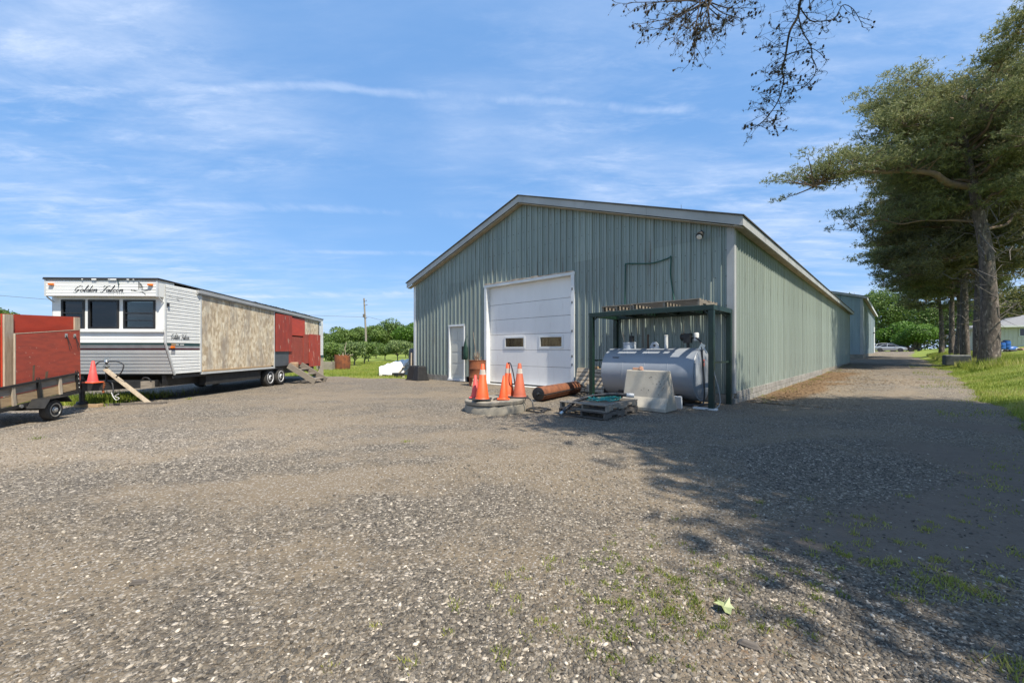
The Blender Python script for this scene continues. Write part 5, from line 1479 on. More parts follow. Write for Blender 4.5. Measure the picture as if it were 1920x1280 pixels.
for k, (pa, pb_) in enumerate((((-.35, -.62, .05), (.55, -.40, 1.02)), ((.0, -.66, .22), (.75, -.45, .52)), ((.15, -.64, .30), (.62, -.5, .70)), ((-.1, -.6, .4), (.5, -.55, .62)))):
    o = MB().bar((0, 0, 0), Vector(pb_) - Vector(pa), .06, .03).build('loose_lath', M['wood_pale'], None)
    o.location = bt.matrix_basis @ Vector(pa); o.rotation_euler = (0, 0, .35)
    tag(o, ('longest pale lath leaning on the white covered boat', 'flat pale lath low on the side of the white covered boat', 'short steep pale lath leaning on the white covered boat', 'pale lath lying across the middle of the white covered boat')[k], 'lath')

# burn bin and planks beyond the trailer
bn = thing('burn_bin', 'cut-down rusty steel bin on the grass beyond the rear of the white trailer', 'bin', Vector((-10.45, 25.3, .02)))
m = MB(); vs = []; nn = 30
for r, z in ((.46, 0), (.47, .4), (.46, .88)):
    for k in range(nn):
        a = 2 * math.pi * k / nn; vs.append((r * math.cos(a), r * math.sin(a), z + (.05 * math.sin(k * 2.2) + .03 * math.sin(k * 5.1) if z > .8 else 0)))
m.add(vs, [(i * nn + k, i * nn + (k + 1) % nn, (i + 1) * nn + (k + 1) % nn, (i + 1) * nn + k) for i in range(2) for k in range(nn)])
m.build('bin_wall', M['rust'], bn, smooth=True)
sb = thing('branch_pile', 'pale branches sticking out of the rusty burn bin', 'branches', Vector((-10.45, 25.3, .55)))
for k in range(9):
    a0 = R.uniform(0, 6.28); p1 = Vector((R.uniform(-.45, .6), R.uniform(-.4, .4), R.uniform(.34, .62)))
    if k == 0: p1 = Vector((.25, 0, 1.15))
    if k == 1: p1 = Vector((.70, -.1, .42))
    MB().tube([Vector((-.25 * math.cos(a0), -.25 * math.sin(a0), 0)), p1 * .6 + Vector((0, 0, .05)), p1], [.03, .025, .015], 6).build('branch', M['wood_pale'], sb)
pl = thing('plank_box', 'low brown plank box on the grass beside the rusty burn bin', 'box', Vector((-11.05, 24.2, .02)), .1)
for k in range(3): MB().bx(-.45, .45, -.03, .0, .0 + k * .175, .165 + k * .175).build('plank', M['wood_grey'], pl)
for x in (-.44, .40): MB().bx(x, x + .04, .002, .5, 0, .52).build('end_board', M['wood_grey_y'], pl)

# old concrete block by the trees
cbp = SL(26.5, -5.35); cbp.z = float(ground_z(cbp.x, cbp.y)) - .03
cb = thing('concrete_block', 'dark weathered concrete block at the drive edge below the pine row', 'block', cbp, SHED_RZ + .05)
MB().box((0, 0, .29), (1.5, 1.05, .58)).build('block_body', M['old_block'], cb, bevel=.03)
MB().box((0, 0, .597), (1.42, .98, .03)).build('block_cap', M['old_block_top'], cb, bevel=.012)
# ------------------------------------------------------------------ vegetation
def rand_dirs(n, up=0.0):
    v = RN.normal(size=(n, 3)); v[:, 2] += up
    return v / np.linalg.norm(v, axis=1, keepdims=True)


def tufts(C, size, k, width, up=0.5, axis=None):
    """needle tufts: k thin triangles fanned from each centre"""
    n = len(C); d = rand_dirs(n * k, up)
    if axis is not None:
        d = d * .75 + np.repeat(axis, k, axis=0); d /= np.linalg.norm(d, axis=1, keepdims=True)
    c = np.repeat(C, k, axis=0)
    L = size * RN.uniform(.6, 1.25, size=(n * k, 1))
    p = np.cross(d, RN.normal(size=(n * k, 3))); p /= np.linalg.norm(p, axis=1, keepdims=True) + 1e-9
    V = np.stack([c - p * width / 2, c + p * width / 2, c + d * L], 1).reshape(-1, 3)
    return V, np.arange(len(V)).reshape(-1, 3)


def leaves(C, size, nrm=None, flat=0.0):
    """diamond leaf faces"""
    n = len(C)
    N = RN.normal(size=(n, 3))
    if nrm is not None: N = N * .8 + nrm * 1.0
    N[:, 2] += flat
    N /= np.linalg.norm(N, axis=1, keepdims=True)
    u = np.cross(N, RN.normal(size=(n, 3))); u /= np.linalg.norm(u, axis=1, keepdims=True) + 1e-9
    w = np.cross(N, u)
    s = (size * RN.uniform(.6, 1.3, size=(n, 1))) if np.isscalar(size) else size[:, None] * RN.uniform(.6, 1.3, size=(n, 1))
    V = np.stack([C - u * s * .5, C + w * s * .32 + N * s * .06, C + u * s * .5, C - w * s * .32 + N * s * .06], 1).reshape(-1, 3)
    return V, np.arange(len(V)).reshape(-1, 4)


def limb_path(p0, p1, sag=0.0, wig=0.1, n=6, rr=R):
    p0 = Vector(p0); p1 = Vector(p1); L = (p1 - p0).length; out = []
    for i in range(n + 1):
        t = i / n
        p = p0.lerp(p1, t) + Vector((0, 0, sag * L * math.sin(math.pi * t)))
        if 0 < i < n: p += Vector((rr.gauss(0, wig), rr.gauss(0, wig), rr.gauss(0, wig))) * L * .12
        out.append(p)
    return out


def pine(name, label, loc, H, tr, limbs, seed, dens=1.0, lean=(0, 0), mat='needles', size=.22, group='tall pines in a row beside the drive', dead=10, crown_lo=.35, spread=4.2, bend=None, k=6, wid=.05):
    """limbs: extra hand-placed limbs [(height on the trunk, tip offset, thickness, clumps)] in metres"""
    rr = random.Random(seed)
    o = thing(name, label, 'tree', loc, 0, group)
    # trunk
    path = bend or [(0, 0, -.3), (0, 0, .4), (rr.uniform(-.1, .1), rr.uniform(-.1, .1), H * .3), (lean[0] * .5 + rr.uniform(-.3, .3), lean[1] * .5, H * .62), (lean[0], lean[1], H * .97)]
    tp = catmull(path, 6); nT = len(tp)
    rad = [max(.03, tr * (1.28 if i == 0 else (1 - .86 * (i / (nT - 1)) ** 1.05))) for i in range(nT)]
    rad[1] = tr * 1.12
    m = MB(); vs = []; sd = 16
    for i, (p, r_) in enumerate(zip(tp, rad)):
        for k_ in range(sd):
            a = 2 * math.pi * k_ / sd
            f = 1 + .07 * math.sin(3 * a + i * .7 + seed) + .04 * math.sin(7 * a - i) + (.16 * math.sin(5 * a + seed) if i < 2 else 0)
            vs.append((p.x + r_ * f * math.cos(a), p.y + r_ * f * math.sin(a), p.z))
    m.add(vs, [(i * sd + q, i * sd + (q + 1) % sd, (i + 1) * sd + (q + 1) % sd, (i + 1) * sd + q) for i in range(nT - 1) for q in range(sd)])
    m.build('trunk', M['bark_pine'], o, smooth=True, sharp=70)
    trunk_at = lambda h: min(tp, key=lambda p: abs(p.z - h))
    clumps = []
    wood = MB()

    def limb(p0, p1, r0, ncl, sag=.06, lift=.18):
        pts = limb_path(p0, p1, sag, .34 / (1 + (p1 - p0).length * .10), 7, rr)
        cp = catmull(pts, 4); wood.tube(cp, [r0 * (1 - .85 * i / (len(cp) - 1)) for i in range(len(cp))], 8, caps=False)
        L = (p1 - p0).length
        for c in range(ncl):
            t = (1 - (rr.random() ** 1.3) * .68) * 6.999
            q = pts[int(t)].lerp(pts[int(t) + 1], t - int(t))
            s_ = .45 + .045 * L
            e = q + Vector((rr.gauss(0, s_), rr.gauss(0, s_), rr.gauss(lift, .30)))
            wood.tube([q, q.lerp(e, .5) + Vector((0, 0, rr.uniform(-.05, .12))), e], [r0 * .22, r0 * .14, .006], 4, caps=False)
            clumps.append((e, .30 + .20 * rr.random()))
    nl = int(18 * dens) + 6
    for i in range(nl):
        u = (i + rr.random()) / nl
        h = H * (crown_lo + (0.97 - crown_lo) * (round(u * 7) / 7 * .7 + u * .3))
        p0 = trunk_at(h)
        a = i * 2.4 + rr.uniform(-.5, .5)
        ln = spread * (0.35 + .8 * math.sin(math.pi * min(1, .18 + .80 * (1 - u)))) * rr.uniform(.7, 1.15)
        up = rr.uniform(.0, .35) + .35 * u
        p1 = p0 + Vector((math.cos(a) * ln, math.sin(a) * ln, up * ln))
        limb(p0, p1, max(.025, tr * .22 * (1 - u * .6)), int((11 + 11 * rr.random()) * dens + 4))
    for h, off, r0, ncl in limbs:
        p0 = trunk_at(h); limb(p0, p0 + Vector(off), r0, int(ncl * 1.7), .10, .55)
    wood.build('limbs', M['bark_limb'], o, smooth=True, sharp=80)
    dm_ = MB()
    for i in range(dead):
        h = H * rr.uniform(.12, crown_lo + .12); p0 = trunk_at(h); a = rr.uniform(0, 6.28); ln = rr.uniform(.8, 2.8)
        pts = limb_path(p0, p0 + Vector((math.cos(a) * ln, math.sin(a) * ln, rr.uniform(-.25, .3) * ln)), 0.05, 1.0, 6, rr)
        dm_.tube(pts, [.035 * (1 - .8 * q / 6) for q in range(7)], 5, caps=False)
        for s_ in range(4):
            q = pts[rr.randint(2, 5)]; dm_.tube([q, q + Vector((rr.gauss(0, .35), rr.gauss(0, .35), rr.gauss(-.05, .25)))], [.012, .005], 4, caps=False)
    dm_.build('dead_branches', M['bark_grey'], o)
    C = []; A = []
    for e, r_ in clumps:
        nt = int(30 * (r_ / .4) ** 2)
        pp_ = RN.normal(size=(nt, 3)) * np.array([r_, r_, r_ * .34]) * .70 + np.array(e)
        C.append(pp_)
    C = np.concatenate(C)
    V, Fq = tufts(C, size, k, wid, .55)
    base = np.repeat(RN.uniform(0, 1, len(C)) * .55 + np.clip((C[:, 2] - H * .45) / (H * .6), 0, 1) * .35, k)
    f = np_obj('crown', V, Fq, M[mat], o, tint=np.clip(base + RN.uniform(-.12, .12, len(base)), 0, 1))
    return o


def tree_pos(a, n):
    p = CR + D1 * a + Vector((D1.y, -D1.x, 0)) * n
    p.z = float(ground_z(p.x, p.y)) - .02
    return p


big = pine('pine_tree', 'nearest tall pine with a long limb reaching left over the drive', tree_pos(23.2, 6.3), 15.0, .46,
           [(9.6, Vector((-9.2, -.8, -.3)), .19, 62), (9.9, Vector((4.0, .2, .9)), .15, 26), (7.2, Vector((5.5, 1.0, .5)), .09, 12), (11.4, Vector((-4.0, .5, 1.3)), .12, 28), (12.9, Vector((-3.0, .8, 1.0)), .10, 24),
            (7.4, Vector((-4.5, 3.0, .4)), .07, 12), (12.8, Vector((2.6, .8, .3)), .09, 22), (11.4, Vector((.6, -2.2, .5)), .09, 14)], 5, 1.4, (-1.6, .6), 'needles', .19, dead=34, crown_lo=.56, spread=4.3,
           bend=[(0, 0, -.3), (0, 0, .5), (.05, 0, 3.0), (-.15, .1, 6.5), (-.6, .2, 9.4), (-.9, .4, 12.3), (-.5, .7, 14.7)], k=6, wid=.034)
NB = ['second pine of the row, its dark trunk half hidden behind the nearest pine', 'third pine of the row, with a thick dark bare trunk', 'fourth pine of the row, with a thin dark trunk', 'fifth pine of the row, near the dark concrete block', 'last pine of the row, with a pale grey sunlit trunk']
for i, (a, n_, h, tr, mt, sp) in enumerate(((27.7, 6.35, 15.0, .30, 'needles_brown', 4.6), (33.0, 6.25, 15.5, .33, 'needles_brown', 5.2), (38.6, 6.3, 14.5, .27, 'needles', 4.8), (43.5, 6.3, 15.0, .27, 'needles_brown', 5.0), (53.6, 6.2, 14.0, .28, 'needles', 4.6))):
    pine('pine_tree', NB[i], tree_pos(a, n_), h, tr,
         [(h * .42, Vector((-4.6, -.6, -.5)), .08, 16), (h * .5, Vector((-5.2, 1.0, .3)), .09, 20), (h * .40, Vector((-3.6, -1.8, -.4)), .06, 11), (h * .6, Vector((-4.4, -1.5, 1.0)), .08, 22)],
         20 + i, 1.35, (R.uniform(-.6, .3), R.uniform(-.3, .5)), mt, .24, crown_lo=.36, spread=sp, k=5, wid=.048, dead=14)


# ---- the pine just outside the right of the frame: shades the foreground, hangs two branches into view
def near_pine():
    o = thing('overhanging_pine', 'pine standing out of frame whose bare-tipped branches hang into the top right', 'tree', (10.6, 0.9, 0))
    o.location.z = float(ground_z(10.6, .9)) - .05
    base = Vector(o.location)
    rr = random.Random(99)
    tp = catmull([(0, 0, -.3), (0, 0, .5), (-.1, .1, 4), (-.5, .3, 8), (-.9, .5, 12), (-.8, .6, 15)], 5)
    MB().tube(tp, [.42 * (1.15 if i == 0 else 1 - .85 * i / len(tp)) for i in range(len(tp))], 14).build('trunk', M['bark_pine'], o, smooth=True)
    trunk_at = lambda h: min(tp, key=lambda p: abs(p.z - h))
    poly = [(2.9, .7), (2.2, 1.7), (2.0, 2.2), (1.75, 2.85), (2.2, 3.3), (1.85, 3.85), (2.15, 4.8), (2.0, 5.7), (1.5, 6.4), (.75, 6.8), (1.1, 7.3), (1.9, 7.7), (3.3, 8.5), (5.2, 9.3), (7.4, 10.4), (10.0, 10.4), (11.6, 8.6), (12.4, 4), (9.5, 0), (5, -1)]

    def inpoly(x, y):
        c = False; j = len(poly) - 1
        for i in range(len(poly)):
            xi, yi = poly[i]; xj, yj = poly[j]
            if (yi > y) != (yj > y) and x < (xj - xi) * (y - yi) / (yj - yi) + xi: c = not c
            j = i
        return c
    kx, ky = SUN.x / SUN.z, SUN.y / SUN.z
    clumps = []
    tries = 0
    while len(clumps) < 1400 and tries < 60000:
        tries += 1
        gx, gy = rr.uniform(-.5, 14), rr.uniform(-1, 11.6)
        if not inpoly(gx, gy): continue
        h = rr.uniform(5.6, 13.2)
        x, y = gx + kx * h, gy + ky * h
        d = math.hypot(x - 10.2, y - 1.2)
        if d > 8.6: continue
        # keep the crown above and beside what the lens takes in
        if y > .3 and abs(x) / y < 1.36 and h < CH + .93 * y + .6: continue
        clumps.append((Vector((x, y, h)) - base, .34 + .30 * rr.random()))
    wood = MB()
    # limbs gather the clumps
    seeds = rr.sample(clumps, 34)
    ends = []
    for s_, _ in seeds:
        h0 = max(3.2, min(14, s_.z - rr.uniform(.4, 2.2)))
        p0 = trunk_at(h0); pts = limb_path(p0, s_, .05, .35, 7, rr)
        wood.tube(pts, [.10 * (1 - .8 * i / 7) for i in range(8)], 6, caps=False); ends += pts[2:]
    for c_, r_ in clumps:
        q = min(ends, key=lambda e: (e - c_).length_squared)
        if (q - c_).length < 2.6: wood.tube([q, q.lerp(c_, .5) + Vector((0, 0, .1)), c_], [.022, .016, .008], 4, caps=False)
    wood.build('limbs', M['bark_limb'], o, smooth=True, sharp=80)
    C = np.concatenate([RN.normal(size=(int(30 * (r_ / .45) ** 2), 3)) * np.array([r_, r_, r_ * .5]) * .75 + np.array(c_) for c_, r_ in clumps])
    Wc = C + np.array(base); C = C[~((Wc[:, 1] > .2) & (np.abs(Wc[:, 0]) < 1.36 * Wc[:, 1] + .5) & (Wc[:, 2] < CH + .92 * Wc[:, 1] + .55))]   # crown stays clear of the open yard
    V, Fq = tufts(C, .20, 5, .06, .3)
    np_obj('crown', V, Fq, M['needles'], o, tint=np.repeat(RN.uniform(0, 1, len(C)), 5))
    # hanging branches, in view
    tw = MB(); ndl = []; con = MB()
    Yb = 5.0

    def W2(px, py, dy=0.0): return at(px, py, Yb + dy) - base

    def twig(p, d, L, r, depth):
        n = 5; pts = [p]; q = p
        dd = d.normalized()
        for i in range(n):
            dd = (dd + Vector((rr.gauss(0, .22), rr.gauss(0, .22), rr.gauss(-.02, .22)))).normalized()
            q = q + dd * L / n; pts.append(q)
            if depth > 0 and rr.random() < (.62 if depth > 1 else .5):
                sd = (dd + Vector((rr.gauss(0, .8), rr.gauss(0, .8), rr.gauss(0, .8)))).normalized()
                twig(q, sd, L * rr.uniform(.35, .6), r * .62, depth - 1)
        tw.tube(pts, [r * (1 - .6 * i / n) for i in range(n + 1)], 4, caps=False)
        if depth <= 1:
            for i in range(2, n + 1):
                if rr.random() < .34: ndl.append((pts[i], rr.random()))
                if rr.random() < .045: con.lathe([(.003, 0), (.013, .010), (.011, .024), (.003, .034)], 6, pts[i], Matrix.Rotation(rr.uniform(0, 6), 3, 'X'))
    mainB = [W2(1640, -330, -1.0), W2(1530, -90, -.3), (W2(1501.5, 0)), W2(1496, 31), W2(1480.7, 60), W2(1473, 104), W2(1466, 135), W2(1470, 148), W2(1460, 187), W2(1439, 219), W2(1419, 237)]
    pb_ = catmull(mainB, 5)
    tw.tube(pb_, [.020 * (1 - .82 * i / (len(pb_) - 1)) for i in range(len(pb_))], 6, caps=False)
    for i in range(13, len(pb_)):
        py = i / len(pb_)
        for s_ in range(2 if i % 2 else 1):
            sg = -1 if rr.random() < .62 else 1
            L = rr.uniform(.14, .40) * (1.25 - .6 * py)
            twig(pb_[i], Vector((sg * rr.uniform(.6, 1), rr.gauss(0, .4), rr.uniform(-.5, .4))), L, .0036, 2)
    for pts in ([(1497, 30), (1505, 60), (1520, 85), (1523, 110), (1530, 125), (1525, 145), (1505, 165), (1480, 175)], [(1500, 15), (1518, 38), (1540, 40), (1565, 35), (1580, 10), (1600, 18), (1616, 45)], [(1501, 0), (1515, -10), (1519, 20)],
                [(1474, 104), (1500, 95), (1525, 92), (1546, 108)]):
        q = catmull([W2(*p, rr.uniform(-.1, .1)) for p in pts], 4)
        tw.tube(q, [.0075 * (1 - .6 * i / (len(q) - 1)) for i in range(len(q))], 5, caps=False)
        for i in range(2, len(q), 1):
            if rr.random() < .8: twig(q[i], Vector((rr.gauss(0, 1), rr.gauss(0, .4), rr.gauss(-.2, .7))), rr.uniform(.07, .2), .004, 1)
    rootA = catmull([W2(1560, -420, -.8), W2(1420, -150, -.3), W2(1338, -6), W2(1318, 12)], 5)
    tw.tube(rootA, [.024 * (1 - .4 * i / (len(rootA) - 1)) for i in range(len(rootA))], 6, caps=False)
    for ex, ey in ((1212, 8), (1208, 44), (1235, 55), (1262, 75), (1298, 70), (1302, 112), (1330, 45), (1376, 50), (1400, 15), (1280, 20), (1345, 70), (1250, 30), (1180, 5), (1390, 35), (1310, 62), (1285, 60)):
        q = catmull([W2(rr.uniform(1312, 1340), rr.uniform(-12, 8), 0), W2((1322 + ex) / 2 + rr.uniform(-9, 9), ey * .5 + rr.uniform(-6, 10), rr.uniform(-.15, .15)), W2(ex, ey, rr.uniform(-.25, .25))], 6)
        tw.tube(q, [.0085 * (1 - .65 * i / (len(q) - 1)) for i in range(len(q))], 5, caps=False)
        for i in range(4, len(q)):
            for _ in range(1): twig(q[i], (q[i] - q[i - 1]).normalized() + Vector((rr.gauss(0, .8), rr.gauss(0, .4), rr.gauss(-.1, .6))), rr.uniform(.10, .28), .0034, 2 if rr.random() < .5 else 1)
    tw.build('hanging_twigs', M['twig'], o); con.build('pine_cones', M['twig'], o)['kind'] = 'stuff'
    P_ = np.array([tuple(p) for p, _ in ndl])
    V, Fq = tufts(P_, .026, 5, .0055, .2)
    np_obj('needle_tips', V, Fq, M['needles_dry'], o, tint=np.repeat(RN.uniform(0, 1, len(P_)), 5))
near_pine()


# ---- broadleaf trees
def crown_pts(n, rx, rz, lobes, rr, zc):
    """points on the shells of several lobes inside an ellipsoid"""
    Ls = []
    for _ in range(lobes):
        d = Vector((rr.gauss(0, 1), rr.gauss(0, 1), rr.gauss(0, .9))).normalized() * rr.uniform(.35, .72)
        Ls.append((np.array([d.x * rx, d.y * rx, zc + d.z * rz]), rr.uniform(.30, .48)))
    Ls.append((np.array([0, 0, zc]), .62))
    w = np.array([l[1] ** 2 for l in Ls]); w /= w.sum()
    idx = RN.choice(len(Ls), n, p=w)
    d = rand_dirs(n)
    c = np.array([l[0] for l in Ls])[idx]; r_ = np.array([l[1] for l in Ls])[idx][:, None]
    P_ = c + d * r_ * np.array([rx, rx, rz]) * RN.uniform(.72, 1.06, size=(n, 1))
    return P_, d, idx


def broadleaf(name, label, loc, H, rx, mat, seed, n=5000, size=.4, trunk=.2, lobes=12, lo=.25, group=None, multi=False, bark='bark_grey'):
    rr = random.Random(seed)
    o = thing(name, label, 'tree', loc, 0, group)
    zc = H * (lo + 1) / 2; rz = H * (1 - lo) / 2
    tb = MB()
    tb.tube(catmull([(0, 0, -.2), (rr.uniform(-.1, .1), 0, H * lo * .6), (rr.uniform(-.2, .2), rr.uniform(-.2, .2), zc)], 4), [trunk * 1.2] + [trunk * (1 - .6 * i / 8) for i in range(1, 9)], 9)
    for k_ in range(7):
        a = k_ * .9 + rr.random(); p0 = Vector((0, 0, H * lo * rr.uniform(.7, 1.3)))
        tb.tube(limb_path(p0, Vector((math.cos(a) * rx * .65, math.sin(a) * rx * .65, zc + rr.uniform(-.2, .4) * rz)), .05, .5, 5, rr), [trunk * .45 * (1 - .75 * i / 5) for i in range(6)], 6, caps=False)
    tb.build('trunk', M[bark], o, smooth=True, sharp=80)
    P_, d, idx = crown_pts(n, rx, rz, lobes, rr, zc)
    V, Fq = leaves(P_, size, d, .35)
    lt_ = np.random.default_rng(seed).uniform(-.25, .25, 64)[idx % 64]
    np_obj('crown', V, Fq, M[mat], o, tint=np.clip(.45 + lt_ + RN.uniform(-.28, .28, n), 0, 1), nv=4)
    return o


def gz(x, y): return float(ground_z(x, y))

def on(px, Y): return Vector(((px - CX) / F * Y, Y, gz((px - CX) / F * Y, Y)))

# tree line beyond the orchard
LT = 'trees in the line beyond the orchard'
for px, Y, H, rx, mt, lab in ((607, 120, 7.2, 5.0, 'leaf_dark', 'dark distant tree just right of the white trailer rear'), (640, 98, 7.5, 4.2, 'leaf_mid', 'rounded tree left of the utility pole, beyond the orchard'),
                              (674, 104, 8.4, 4.0, 'leaf_mid', 'tree directly behind the utility pole'), (705, 96, 8.2, 4.4, 'leaf_mid', 'leafy tree right of the utility pole, beyond the orchard'),
                              (733, 100, 9.4, 4.8, 'leaf_mid', 'tallest rounded tree in the middle of the far tree line'), (764, 94, 9.0, 4.8, 'leaf_bright', 'large tree of the far line nearest the green shed'),
                              (800, 96, 8.5, 4.6, 'leaf_mid', 'tree of the far line cut off by the green shed wall'), (-6, 60, 9.3, 3.8, 'leaf_mid', 'tree top behind the red panels at the left edge'), (-70, 58, 8.0, 4.0, 'leaf_dark', 'tree at the far left edge behind the utility trailer'),
                              (575, 125, 6.5, 5, 'leaf_dark', 'low dark tree mostly hidden behind the white trailer')):
    broadleaf('broadleaf_tree', lab, on(px, Y), H * .90, rx, mt, abs(int(px * 7 + Y)), 7000, .42, .25, 14, .12, LT)
# orchard
for i, (px, Y, H, rx, lab) in enumerate(((622, 31, 2.5, 1.15, 'small orchard tree behind the rusty burn bin'), (665, 30, 2.35, 1.05, 'front orchard tree with a dark trunk left of the utility pole'), (648, 38, 2.7, 1.3, 'orchard tree in the second row left of the utility pole'),
                                         (685, 35, 2.5, 1.1, 'orchard tree at the foot of the utility pole'), (692, 42, 2.7, 1.2, 'orchard tree in the back row right of the utility pole'), (612, 44, 2.8, 1.5, 'orchard tree in the back row next to the white trailer'),
                                         (722, 47, 2.6, 1.5, 'orchard tree midway between the utility pole and the green shed'), (745, 44, 2.9, 1.4, 'orchard tree behind the white covered boat'), (768, 37, 2.8, 1.3, 'orchard tree beside the left corner of the green shed'),
                                         (706, 54, 2.8, 1.6, 'distant orchard tree in the last row right of the utility pole'), (668, 56, 2.9, 1.7, 'distant orchard tree in the last row left of the utility pole'), (760, 56, 2.9, 1.7, 'distant orchard tree in the last row next to the green shed'))):
    broadleaf('apple_tree', lab, on(px, Y), H * .78, rx, 'leaf_apple' if i % 3 else 'leaf_mid', 300 + i, 2600, .15, .07, 13, .22, 'apple trees in the orchard', bark='bark_grey')
# right background
for px, Y, H, rx, mt, lab, lo in ((1600, 118, 18.0, 7.0, 'leaf_dark', 'tall tree rising behind the roof of the blue shed', .2), (1655, 105, 17, 6.5, 'leaf_mid', 'tall tree behind the parked cars at the end of the drive', .22), (1712, 112, 15.5, 7.5, 'leaf_dark', 'dark broad tree behind the pine row at the end of the drive', .15),
                                  (1722, 84, 6.8, 4.2, 'leaf_bright', 'low bright green maple right of the parked cars', .06), (1690, 92, 7.2, 4.6, 'leaf_bright', 'bright green tree just above the parked silver car', .10), (1772, 96, 12, 6.5, 'leaf_mid', 'leafy tree seen between the pine trunks', .12),
                                  (1830, 100, 12, 7, 'leaf_dark', 'dark tree behind the pine trunks, left of the white house', .12), (1900, 66, 9.5, 5.5, 'leaf_olive', 'yellow-green tree behind the white house roof', .25), (1960, 58, 9.0, 5.0, 'leaf_olive', 'yellow-green tree behind the white house at the right edge', .25)):
    broadleaf('broadleaf_tree', lab, on(px, Y), H, rx, mt, int(px + Y * 3), 8500, .46 if Y > 90 else .34, .32, 16, lo, 'broadleaf trees behind the drive')

# far woods that close the horizon
def woods(name, label, x0, y0, x1, y1, h, n, mat):
    u = RN.uniform(0, 1, n); L = math.hypot(x1 - x0, y1 - y0)
    top = h * (.72 + .28 * np.abs(np.sin(u * L * .16 + 1) * np.cos(u * L * .061)) + .10 * np.sin(u * L * .7))
    v = RN.uniform(0, 1, n) ** .7
    X = x0 + (x1 - x0) * u + RN.normal(0, 1.6, n); Y = y0 + (y1 - y0) * u + RN.normal(0, 2.2, n)
    C = np.stack([X, Y, ground_z(X, Y) + top * v], 1)
    V, Fq = leaves(C, .8, None, .4)
    tag(np_obj(name, V, Fq, M[mat], tint=np.clip(RN.uniform(0, .7, n) + .3 * v, 0, 1), nv=4), label, 'woods', kind='stuff')
woods('far_woods', 'dark belt of woodland closing the view beyond the drive', 62, 128, 190, 100, 8.0, 16000, 'leaf_dark')
woods('far_hedge', 'low green hedge line beyond the orchard', -130, 118, 10, 150, 4.2, 12000, 'leaf_mid')

# ---- grass, weeds, litter (nobody could count these)
def blades(X, Y, h, w, name, mat, label, cat, zf=ground_z, lean=.45):
    n = len(X); Z = zf(X, Y)
    a = RN.uniform(0, 2 * np.pi, n); b = RN.uniform(0, 2 * np.pi, n)
    hh = h * RN.uniform(.5, 1.3, n)
    dx, dy = np.cos(a) * w / 2, np.sin(a) * w / 2
    lx, ly = np.cos(b) * hh * lean * RN.uniform(.2, 1.2, n), np.sin(b) * hh * lean * RN.uniform(.2, 1.2, n)
    V = np.stack([np.stack([X - dx, Y - dy, Z - .01], 1), np.stack([X + dx, Y + dy, Z - .01], 1), np.stack([X + lx, Y + ly, Z + hh], 1)], 1).reshape(-1, 3)
    t_ = np.clip(.45 + .3 * wob(X * 2, Y * 2) + RN.uniform(-.35, .35, n), 0, 1)
    o = np_obj(name, V, np.arange(n * 3).reshape(-1, 3), M[mat], tint=t_)
    return tag(o, label, cat, kind='stuff')

def scatter_an(n, a0, a1, n0, n1, pw=1.0):
    a = a0 + (a1 - a0) * RN.uniform(0, 1, n) ** pw; q = n0 + (n1 - n0) * RN.uniform(0, 1, n) ** 1.4
    return CR.x + D1.x * a + D1.y * q, CR.y + D1.y * a - D1.x * q

X1_, Y1_ = scatter_an(150000, -3, 45, 3.9, 13, 1.5); X1b, Y1b = scatter_an(60000, -13, -3, 3.9, 14); X1_ = np.concatenate([X1_, X1b]); Y1_ = np.concatenate([Y1_, Y1b]); k = inside(X1_, Y1_) < -.02 + RN.uniform(-.15, .12, len(X1_))
blades(X1_[k], Y1_[k], .075, .012, 'lawn_grass', 'grass_blade', 'mown grass on the bank right of the drive', 'grass')
X2, Y2 = scatter_an(16000, 18, 58, 5.2, 7.8); k = np.abs(wob(X2, Y2)) > .15
blades(X2[k], Y2[k], np.full(k.sum(), .30), .022, 'tall_grass', 'grass_blade', 'tall rough grass round the feet of the pines', 'grass')
X3 = RN.uniform(-16, -3.5, 60000); Y3 = 17 + RN.uniform(0, 1, 60000) ** 1.6 * 24; k = inside(X3, Y3) < .0
k &= (an(X3, Y3)[1] < -12.7)
blades(X3[k], Y3[k], .10, .018, 'orchard_grass', 'grass_blade', 'grass at the orchard edge behind the gravel', 'grass')
X4 = RN.normal(-9.9, .8, 5200); Y4 = RN.normal(9.6, .7, 5200); k = (X4 < -8.75) & (Y4 > 8.85) & (Y4 < 13)
blades(X4[k], Y4[k], .16, .018, 'under_grass', 'grass_blade', 'rough grass growing under the front of the white trailer', 'grass', gravel_z)

